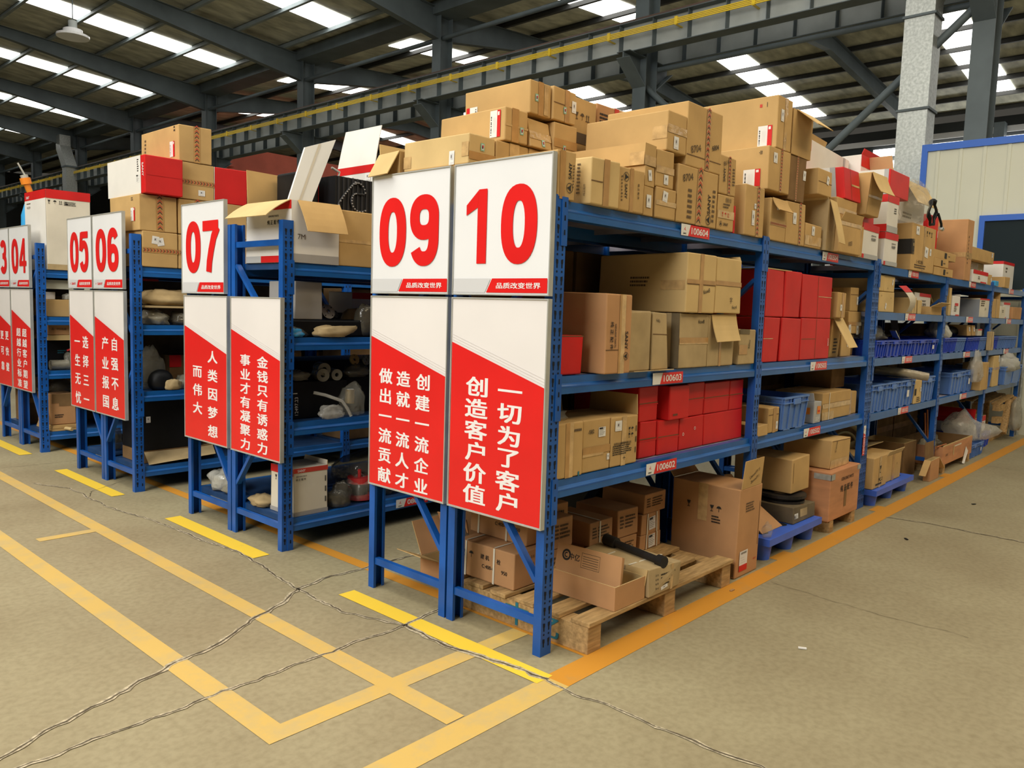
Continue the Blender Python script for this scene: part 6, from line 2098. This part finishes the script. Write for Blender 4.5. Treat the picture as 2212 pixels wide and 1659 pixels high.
cb('l2b', 'brown carton half hidden behind sign 07, second row of the stack', .310, y6, z_[1], .29, .45, .276, 'card', [chv], group=CG)
cb('l2c', 'brown carton right of the second row, under the red ended white one', .615, y6, z_[1], .28, .45, .276, 'card', [], group=CG)
cb('l3r', 'white carton with a bright red end and maker name, third row of the row 06 stack', .028, y6 - .06, z_[2], .29, .70, .286, 'card_red', [('band', 'L', 0, 0, .90, 1, 'card_white'), ('txt', 'L', .955, .62, .055, 'SANY', -90, 'lettering_white', .03), ('lines', 'L', .83, .75, .03, .1, 6, 'ink_black'), ('lab', 'L', .82, .4, .05, .06, 't'), ('tape', 'F', .05, .48, .95, .52, 'card_red')], group='red ended white cartons')
cb('l3b', 'brown carton with a row of chevrons and a sticker, right of the red ended one', .326, y6, z_[2], .28, .45, .286, 'card', [chh, ('lab', 'F', .62, .2, .055, .045, 'q')], group=CG)
cb('l4', 'topmost brown carton of the row 06 stack with a red edged label', .318, y6, z_[3], .27, .70, .282, 'card', [chv, ('lab', 'L', .84, .35, .085, .12, 'wr'), ('lines', 'L', .9, .9, .03, .05, 2, 'ink_black'), ('lines', 'L', .12, .5, .03, .18, 6, 'ink_faded')], group=CG)
cb('r2', 'white carton with a red end at the right of the row 06 stack', .612, y6, z_[2], .285, .10, .285, 'card_red', [('band', 'L', 0, 0, 1, 1, 'card_white'), ('icons', 'L', .5, .5, .03, .12, 1)], group='red ended white cartons')

# ------------------------------------------------------------------ row 04, top tier
cb('wtl', 'tall white parts carton with a red taped lid on top of row 04', .036, Y3 + .0, TT, .39, .60, .755, 'card_cream', [('band', 'F', 0, .89, 1, 1), ('band', 'L', 0, .89, 1, 1), ('band', 'L', 0, 0, 1, .89, 'card_white'), ('txt', 'L', .16, .93, .05, 'SANY', 0, 'lettering_white', .03), ('lines', 'L', .2, .85, .12, .02, 1), ('txt', 'L', .2, .80, .035, '纯正配件', 0, 'ink_faded'), ('icons', 'F', .26, .845, .20, .045, 4), ('lines', 'F', .55, .84, .12, .04, 3, 'ink_black'), ('tape', 'F', 0, 0, 1, .07, 'kraft_wrap')])
o = empty('sprayer', (.135, Y3 + .725, TT), (0, 0, 0), 'light blue pressure sprayer with an orange nozzle behind the tall white carton', 'sprayer')
g = MB()
N = 12
prof = [(.0, 0), (.085, .01), (.1, .1), (.105, .3), (.1, .55), (.07, .66), (.035, .72), (.03, .75)]
vs_ = []
for r_, z in prof:
    for k in range(20):
        a = 2 * PI * k / 20
        vs_.append((r_ * math.cos(a), r_ * math.sin(a), z))
g.add(vs_, [(i * 20 + k, i * 20 + (k + 1) % 20, (i + 1) * 20 + (k + 1) % 20, (i + 1) * 20 + k) for i in range(len(prof) - 1) for k in range(20)], 'sky_plastic', True)
g.build('bottle', o)
g = MB()
g.tube([(0, 0, .74), (-.03, 0, .82), (-.045, 0, .86)], .03, 'orange_plastic', 12)
g.tube([(-.045, 0, .86), (-.06, 0, .92)], .05, 'orange_plastic', 12)
g.build('nozzle_head', o)
g = MB()
g.tube([(-.06, 0, .92), (-.07, 0, .95)], .035, 'alu', 10)
g.tube([(-.06, 0, .95), (-.12, 0, 1.06)], .009, 'alu', 8)
g.build('spray_tip', o)

# ------------------------------------------------------------------ row 08 shelves
G8 = 'stock on row 08'
o = empty('slab', (.10, Y7 + .06, Z8[2] + .0), (0, 0, 0), 'thick black rubber slab on the upper middle shelf of row 08', 'slab')
g = MB()
g.box(0, .85, .02, .45, 0, .105, 'rubber')
g.build('slab', o, bevel=.01)
cb('gbx', 'dull grey box on the black slab in row 08', .115, Y7 + .09, Z8[2] + .108, .20, .30, .235, 'card_grey', [])


def flange(lab, x, y, z, r_, mt, tilt=70, rz=0, bolts=4, group='bright flanges'):
    o = empty('flange', (x, y, z), (math.radians(tilt), 0, math.radians(rz)), lab, 'flange', group)
    g = MB()
    g.disc((0, 0, -.006), r_ * .3, r_, .012, mt, seg=30)
    for k in range(bolts):
        a = 2 * PI * (k + .5) / bolts
        g.disc((r_ * .78 * math.cos(a), r_ * .78 * math.sin(a), .0062), 0, r_ * .09, .0006, 'slot_black', seg=10)
    g.build('plate', o)
    return o


flange('bright round steel flange propped on the black slab', .52, Y7 + .33, Z8[2] + .155, .05, 'steel_bright')
flange('second steel flange lying partly behind the bright one', .60, Y7 + .38, Z8[2] + .14, .034, 'steel_bright', 50)
flange('tarnished oval flange above the motor in row 08', .63, Y7 + .18, 1.148, .036, 'brass_dull', 74, 0, 2)
flange('pale flange with four holes at the edge of board 09', .725, Y7 + .18, 1.142, .034, 'steel_bright', 74, 20)
bag('flattened blue and clear bags along the upper middle shelf of row 08', .10, Y7 + .1, Z8[2], .09, .08, .035, 'film', 31.0)
bag('blue plastic glove by the post on the upper middle shelf', .09, Y7 + .04, Z8[2] + .001, .05, .03, .03, 'sky_plastic', 31.6)
bag('kraft wrapped part with a knotted end at the shelf edge of row 08', .34, Y7 + .03, Z8[2] + .001, .12, .04, .04, 'kraft_wrap', 32.0, tail=(.1, 0, .03))
bag('clouded wrapped canister beside board 09', .66, Y7 + .12, Z8[2] + .001, .06, .07, .13, 'film_dark', 33.1)
bag('brown paper bundle behind the canister of row 08', .86, Y7 + .4, Z8[2] + .001, .2, .1, .1, 'kraft_wrap', 34.0)
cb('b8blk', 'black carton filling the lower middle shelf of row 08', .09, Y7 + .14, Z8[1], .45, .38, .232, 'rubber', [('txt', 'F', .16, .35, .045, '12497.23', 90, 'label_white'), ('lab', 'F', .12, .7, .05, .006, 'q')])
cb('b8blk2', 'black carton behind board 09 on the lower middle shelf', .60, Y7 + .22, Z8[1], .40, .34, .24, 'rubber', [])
CYL = 'film wrapped cylinders on row 08'
for i, (x, y, z, r_, lab) in enumerate(((.395, .22, Z8[1] + .305, .042, 'film wrapped ring standing on top of the lower pair'), (.372, .20, Z8[1] + .236 + .034, .042, 'film wrapped ring at the lower left of three'), (.478, .20, Z8[1] + .236 + .032, .037, 'film wrapped ring at the lower right of three'))):
    o = empty('wrapped_ring', (x, Y7 + y, z), (math.radians(90), 0, math.radians(-15)), lab, 'ring', CYL)
    g = MB()
    g.disc((0, 0, -.04), r_ * .38, r_ * .92, .1, 'cast_iron')
    g.build('ring', o)
    g = MB()
    g.disc((0, 0, -.045), r_ * .36, r_, .112, 'film_thick')
    g.build('wrapping', o)
bag('film wrapped castings in a heap on the black carton', .22, Y7 + .22, Z8[1] + .236, .08, .06, .04, 'film_thick', 35.0)
bag('dark wrapped motor beside the bright flanges', .66, Y7 + .20, Z8[1] + .243, .09, .08, .05, 'film_dark', 36.0)
o = bag('large clear bag with a brass bush inside on the lower middle shelf', .555, Y7 + .10, Z8[1] + .001, .09, .07, .125, 'film', 37.3)
g = MB()
g.tube([(-.02, 0, .08), (-.015, 0, .17)], .032, 'brass_dull', 14)
g.box(-.04, 0, -.02, .0, .168, .175, 'label_white')
g.build('bush', o)
bag('small clear bag of bright parts at the edge of the lower middle shelf', .35, Y7 + .04, Z8[1] + .001, .09, .04, .05, 'film_white', 38.0)
bag('folded leather glove at the end of the lower middle shelf', .74, Y7 + .05, Z8[1] + .001, .06, .05, .055, 'kraft_wrap', 39.0)
o = empty('hook_bag', (.26, Y7 + .03, Z8[1] + .001), (0, 0, 0), 'bent clear tube of film hooked over the black carton', 'tube')
g = MB()
g.tube([(0, .07, .165), (.06, .03, .15), (.16, -.01, .11), (.20, -.012, .06), (.23, -.012, .008)], .011, 'film_white', 8)
g.build('film_tube', o)
cb('sany8', 'white parts carton with a torn red top on the lowest shelf of row 08', .08, Y7 + .03, Z8[0], .245, .275, .30, 'card_cream', [('band', 'F', 0, .90, 1, 1, 'ink_red'), ('band', 'L', 0, .84, 1, 1), ('band', 'F', 0, 0, 1, .09, 'card_grey'), ('band', 'L', 0, 0, 1, .09, 'card_grey'), ('txt', 'F', .22, .945, .03, 'SANY', 0, 'lettering_white', .03), ('txt', 'F', .22, .83, .014, 'GENUINE PARTS', 0, 'ink_black', .02), ('txt', 'F', .2, .765, .02, '纯 正 配 件', 0, 'ink_black', .02), ('icons', 'L', .4, .74, .13, .04, 3), ('lab', 'L', .72, .72, .03, .04, 't'), ('lines', 'F', .93, .5, .012, .2, 3, 'ink_black'), ('logo', 'L', .55, .16, .01, 'ink_red'), ('lines', 'L', .8, .14, .06, .03, 2), ('flap', 'R', .03, 10)])
bag('grey clear bag beside the torn white carton', .45, Y7 + .08, Z8[0] + .001, .09, .06, .085, 'film_dark', 41.0)
o = bag('red machined part sealed in clear wrap at the edge of board 09', .66, Y7 + .14, Z8[0] + .001, .12, .09, .10, 'film', 42.0)
g = MB()
g.disc((0, 0, .01), .02, .085, .03, 'red_paint')
g.disc((0, 0, .12), .02, .085, .04, 'red_paint')
g.tube([(-.02, -.02, .15), (-.02, -.02, .215)], .012, 'red_paint', 8)
g.tube([(0, 0, .03), (0, 0, .13)], .05, 'cast_iron', 12)
g.build('red_part', o)
bag('folded grey sacking on the lowest shelf behind the white carton', .10, Y7 + .43, Z8[0] + .001, .07, .1, .04, 'kraft_wrap', 43.0)
bag('silvery film wrapped part on the lowest shelf of row 07', .13, Y7 + D2 + .38, Z8[0] + .001, .08, .15, .085, 'foil_silver', 44.0)
bag('crumpled film over the shelf edge of row 07', .11, Y7 + D2 + .22, Z8[0] + .001, .06, .1, .035, 'film_thick', 45.0)
bag('dark wrapped lumps at the back of the lowest shelf of row 08', .9, Y7 + .3, Z8[0] + .001, .3, .2, .18, 'film_dark', 46.0)
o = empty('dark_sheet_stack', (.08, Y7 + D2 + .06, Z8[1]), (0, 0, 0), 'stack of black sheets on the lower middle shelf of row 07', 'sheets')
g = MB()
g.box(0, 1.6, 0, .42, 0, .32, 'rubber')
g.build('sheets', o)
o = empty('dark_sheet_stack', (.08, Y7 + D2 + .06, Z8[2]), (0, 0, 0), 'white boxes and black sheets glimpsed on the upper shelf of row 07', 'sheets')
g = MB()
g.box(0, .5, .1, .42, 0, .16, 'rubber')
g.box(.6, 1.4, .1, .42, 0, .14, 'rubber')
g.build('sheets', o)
cb('p7a', 'pale carton with a red top seen through row 08 from the aisle', 1.0, Y7 + D2 + .1, Z8[2] + .142, .3, .3, .16, 'card_white', [('band', 'F', 0, .7, 1, 1)])

# ------------------------------------------------------------------ row 06 shelves
bag('khaki wrapped bundle on the upper middle shelf of row 06', .25, Y5 + .12, Z8[2] + .155, .2, .1, .075, 'kraft_wrap', 51.0, tail=(.1, 0, -.02))
o = empty('tray_board', (.05, Y5 + .03, Z8[2] + .135), (0, 0, 0), 'pale board under the khaki bundle of row 06', 'board')
g = MB()
g.box(0, .5, 0, .35, 0, .016, 'card_dull')
g.build('board', o)
bag('grey film wrapped castings under the pale board of row 06', .16, Y5 + .14, Z8[2] + .001, .12, .09, .066, 'film_thick', 52.0)
bag('dark knot of wrapped hose next to the grey castings of row 06', .37, Y5 + .12, Z8[2] + .001, .08, .08, .06, 'film_dark', 53.0)
bag('clear bag leaning on the lower middle shelf of row 06', .15, Y5 + .18, Z8[1] + .001, .1, .07, .19, 'film', 54.0)
o = empty('black_dome', (.20, Y5 + .10, Z8[1] + .001), (0, 0, 0), 'glossy black dome on the lower middle shelf of row 06', 'dome')
g = MB()
lump_mesh(g, 'rubber', .1, .07, .1, 3.0, .03, .4)
g.build('dome', o)
bag('kraft scrap with an orange tag at the shelf edge of row 06', .27, Y5 + .03, Z8[1] + .001, .06, .025, .05, 'kraft_wrap', 55.0)
bag('pale wrapped canister by sign 07 on the lower middle shelf', .41, Y5 + .14, Z8[1] + .001, .09, .07, .06, 'film_thick', 56.0)
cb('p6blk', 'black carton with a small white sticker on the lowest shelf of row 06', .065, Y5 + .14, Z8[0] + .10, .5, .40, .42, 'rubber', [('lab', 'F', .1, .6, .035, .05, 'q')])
o = empty('cardboard_sheet', (.06, Y5 + .02, Z8[0] + .001), (0, 0, 0), 'worn brown cardboard sheets under the black carton of row 06', 'cardboard sheet')
g = MB()
g.box(0, .6, .12, .5, 0, .098, 'card_dark')
g.add([(0, -.01, .01), (.55, -.02, .04), (.6, .14, .1), (.02, .14, .102)], [(0, 1, 2, 3)], 'card_dull')
g.build('sheet', o)
o = empty('red_bar', (.03, Y5 + .28, Z8[3] - .105), (0, 0, 0), 'red edged bar under the top shelf of row 06', 'bar')
g = MB()
g.box(0, .24, 0, .02, 0, .018, 'red_paint')
g.build('bar', o)
bag('dark wrapped parts at the end of the lowest shelf of row 05', .12, Y5 + D2 + .3, Z8[0] + .001, .08, .12, .12, 'film_dark', 57.0)
o = empty('oil_bottle', (.10, Y5 + .36, Z8[0] + .001), (0, 0, 0), 'black bottle standing behind the end frame of row 06', 'bottle')
g = MB()
g.tube([(0, 0, 0), (0, 0, .16), (0, 0, .18), (0, 0, .2)], [.03, .03, .014, .012], 'rubber', 12)
g.build('body', o)
o = empty('red_folder', (.36, Y5 + .3, Z8[1] + .14), (0, 0, 0), 'brown box with a red flap at the back of row 06', 'box')
g = MB()
g.box(0, .3, 0, .2, -.13, .12, 'card_dark')
g.box(0, .1, -.004, 0, .02, .12, 'card_red')
g.build('body', o)

# ------------------------------------------------------------------ row 04 shelves
o = empty('tube_light_box', (.045, Y3 + .09, 1.575), (0, 0, 0), 'pale green steel channel slung under the top shelf of row 04', 'channel')
g = MB()
g.box(0, 1.7, 0, .35, 0, .085, 'wall_cream')
g.build('channel', o)
for x in (.3, 1.3):
    g = MB()
    g.box(x, x + .02, .1, .12, .085, .112, 'alu')
    g.build('hanger', o)
cb('p4a', 'brown carton on the upper middle shelf of row 04', .05, Y3 + .08, Z8[2], .34, .4, .165, 'card', [])
cb('p4a2', 'small white carton on top of the upper brown one in row 04', .06, Y3 + .2, Z8[2] + .167, .1, .2, .07, 'card_white', [])
bag('foil scraps beside the small white carton of row 04', .26, Y3 + .15, Z8[2] + .167, .05, .05, .035, 'foil_silver', 61.0)
cb('p4b', 'brown carton with a printed emblem hung high on the lower middle shelf of row 04', .05, Y3 + .08, Z8[1] + .345, .34, .4, .125, 'card_orange', [('txt', 'F', .35, .45, .03, '中亿机械', 0, 'ink_faded', .02), ('logo', 'F', .12, .45, .014, 'ink_faded')])
cb('p4b2', 'paler brown carton below the emblem one in row 04', .05, Y3 + .08, Z8[1] + .29, .34, .4, .053, 'card_pale', [])
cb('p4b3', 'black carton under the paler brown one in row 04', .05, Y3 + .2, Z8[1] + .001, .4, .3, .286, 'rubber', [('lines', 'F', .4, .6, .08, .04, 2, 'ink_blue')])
o = empty('plastic_roll', (.07, Y3 + .1, Z8[1] + .05), (0, 0, 0), 'roll of pale film lying on the lower middle shelf of row 04', 'roll')
g = MB()
g.disc((0, 0, 0), .022, .048, .16, 'film_thick', Matrix.Rotation(math.radians(90), 4, 'Y'), 20)
g.build('film_roll', o)
o = bag('clear bag with a bright red strip on the lower middle shelf of row 04', .25, Y3 + .11, Z8[1] + .001, .055, .05, .10, 'film', 62.0)
g = MB()
g.bar((-.04, -.05, .19), (.07, -.05, .235), .02, .012, 'red_paint')
g.build('red_strip', o)
bag('dark wrapped load on the lowest shelf of row 04', .2, Y3 + .35, Z8[0] + .3, .14, .1, .11, 'film_dark', 63.0)
cb('p4c', 'reddish brown carton with black print on the lowest shelf of row 04', .06, Y3 + .06, Z8[0] + .06, .22, .4, .30, 'card_orange', [('lines', 'F', .3, .28, .08, .04, 2, 'ink_black'), ('stain', 'F', .3, .6, .95, .72, 'card_dark'), ('band', 'F', 0, .7, 1, 1, 'card_dark')])
o = empty('cardboard_sheet', (.05, Y3 + .03, Z8[0] + .001), (0, 0, 0), 'flattened cartons under the reddish carton of row 04', 'cardboard sheet')
g = MB()
for i in range(4):
    g.box(.005 * i, .26 - .01 * i, .004 * (i % 2), .45, .014 * i, .014 * i + .013, 'card')
g.build('sheet', o)
o = empty('wood_stick', (.12, Y3 - .006, Z8[0] + .002), (0, 0, math.radians(-12)), 'rounded wooden handle poking over the bottom beam of row 04', 'handle')
g = MB()
g.tube([(-.04, .16, .02), (.04, .06, .02), (.09, -.03, .018)], .017, 'card_inside', 10)
g.build('handle', o)
bag('shiny bag behind the end frame of row 04', .12, Y3 + .42, Z8[0] + .002, .06, .08, .09, 'foil_silver', 64.0)
bag('dark bundle on the lowest shelf of row 03', .12, Y3 + D2 + .3, Z8[0] + .002, .08, .15, .1, 'film_dark', 65.0)

# flap box on the floor under row 09
cb('flapbox', 'open brown carton with torn flaps on the floor behind the end frames', .30, .93, .002, .5, .21, .125, 'card_orange', [('flap', 'L', .19, 66, 'card', 'card'), ('flap', 'B', .2, 30, 'card', 'card_orange'), ('lab', 'B', .9, .5, .04, .04, 'q')], open_top=True)
o = empty('cardboard_sheet', (.52, .96, .128), (0, 0, 0), 'raised carton flap with a small sticker behind the end posts', 'cardboard sheet')
g = MB()
g.add([(0, .0, 0), (0, .18, 0), (-.03, .26, .2), (-.03, .02, .2), (.008, .0, 0), (.008, .18, 0), (-.022, .26, .2), (-.022, .02, .2)], [(0, 1, 2, 3), (7, 6, 5, 4), (0, 4, 5, 1), (1, 5, 6, 2), (2, 6, 7, 3), (3, 7, 4, 0)], 'card_orange')
g.add([(-.020, .16, .1), (-.020, .11, .1), (-.0285, .11, .15), (-.0285, .16, .15)], [(0, 1, 2, 3)], 'label_white')
g.build('sheet', o)
# small litter on the aisle floor
LIT = 'chips of litter on the aisle floor'
for i, (x, y, m_, lab) in enumerate(((1.42, -.19, 'wood_end', 'sliver of wood on the orange line'), (.92, -.115, 'wood', 'flake of wood under the pallet edge'), (4.9, -.62, 'rubber', 'dark chip of dirt far down the aisle'), (3.3, -.55, 'rubber', 'dark chip of dirt in the middle of the aisle'), (.95, -.78, 'label_white', 'pale scrap near the picture edge'))):
    o = empty('litter_chip', (x, y, .003), (0, 0, i * 1.3), lab, 'litter', LIT)
    g = MB()
    g.box(-.018, .018, -.007, .007, 0, .005, m_)
    g.build('chip', o)


# ------------------------------------------------------------------ dark cartons added to block light through the backs of the racks


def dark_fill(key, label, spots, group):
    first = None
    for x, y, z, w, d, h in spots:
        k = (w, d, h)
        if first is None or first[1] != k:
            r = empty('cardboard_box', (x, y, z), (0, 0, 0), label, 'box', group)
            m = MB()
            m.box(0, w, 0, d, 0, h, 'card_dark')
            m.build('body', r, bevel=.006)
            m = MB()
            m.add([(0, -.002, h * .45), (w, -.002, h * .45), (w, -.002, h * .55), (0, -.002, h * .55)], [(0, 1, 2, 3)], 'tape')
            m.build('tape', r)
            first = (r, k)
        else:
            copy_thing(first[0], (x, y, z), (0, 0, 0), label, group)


def fill(levels, edges, x0, y, d, gaps):
    out = []
    for z, gap in zip(levels, gaps):
        for i in range(len(edges) - 1):
            a, b = edges[i] + PW + .03, edges[i + 1] - .03
            w = (b - a - .03) / 2
            for k in range(2):
                out.append((x0 + a + k * (w + .03), y, z + .002, round(w, 3), d, gap))
    return out


dark_fill('d9', 'dark carton added to block light through row 09', fill(L10[:2], [0, 1.95, 3.92], 0, D2 + .06, .46, (.33, .62)), 'added dark cartons of row 09')
dark_fill('d1', 'dark carton added to block light behind the tote rack', fill([.002] + L1[:3], [0, 1.995, 3.96, 5.93], 3.995, D2 + .06, .46, (.62, .33, .28, .27)), 'added dark cartons behind the totes')
dark_fill('d7', 'dark carton added to block light through row 07', fill(L8[:1] + L8[2:3], [1.95, 3.9], -.024, Y7 + D2 + .06, .44, (.5, .33)), 'added dark cartons of row 07')
dark_fill('d5', 'dark carton added to block light through row 05', fill(L8[1:3], [0, 1.95, 3.9], -.055, Y5 + D2 + .06, .44, (.42, .36)), 'added dark cartons of row 05')
dark_fill('d3', 'dark carton added to block light through row 03', fill(L8[:3], [0, 1.95], -.057, Y3 + D2 + .06, .44, (.48, .42, .36)), 'added dark cartons of row 03')
dark_fill('d8', 'added dark carton deep along the shelves of row 08', fill(L8[:3], [1.95, 3.9], -.024, Y7 + .1, .4, (.48, .40, .36)), 'added dark cartons of row 08')
dark_fill('d6', 'added dark carton deep along the shelves of row 06', fill(L8[:3], [1.95, 3.9], -.055, Y5 + .1, .4, (.48, .40, .36)), 'added dark cartons of row 06')
for _o in list(scene.objects):      # keep every label within sixteen words
    _l = _o.get('label')
    if _l and len(_l.split()) > 16:
        _o['label'] = ' '.join(_l.split()[:16])
bpy.context.view_layer.update()
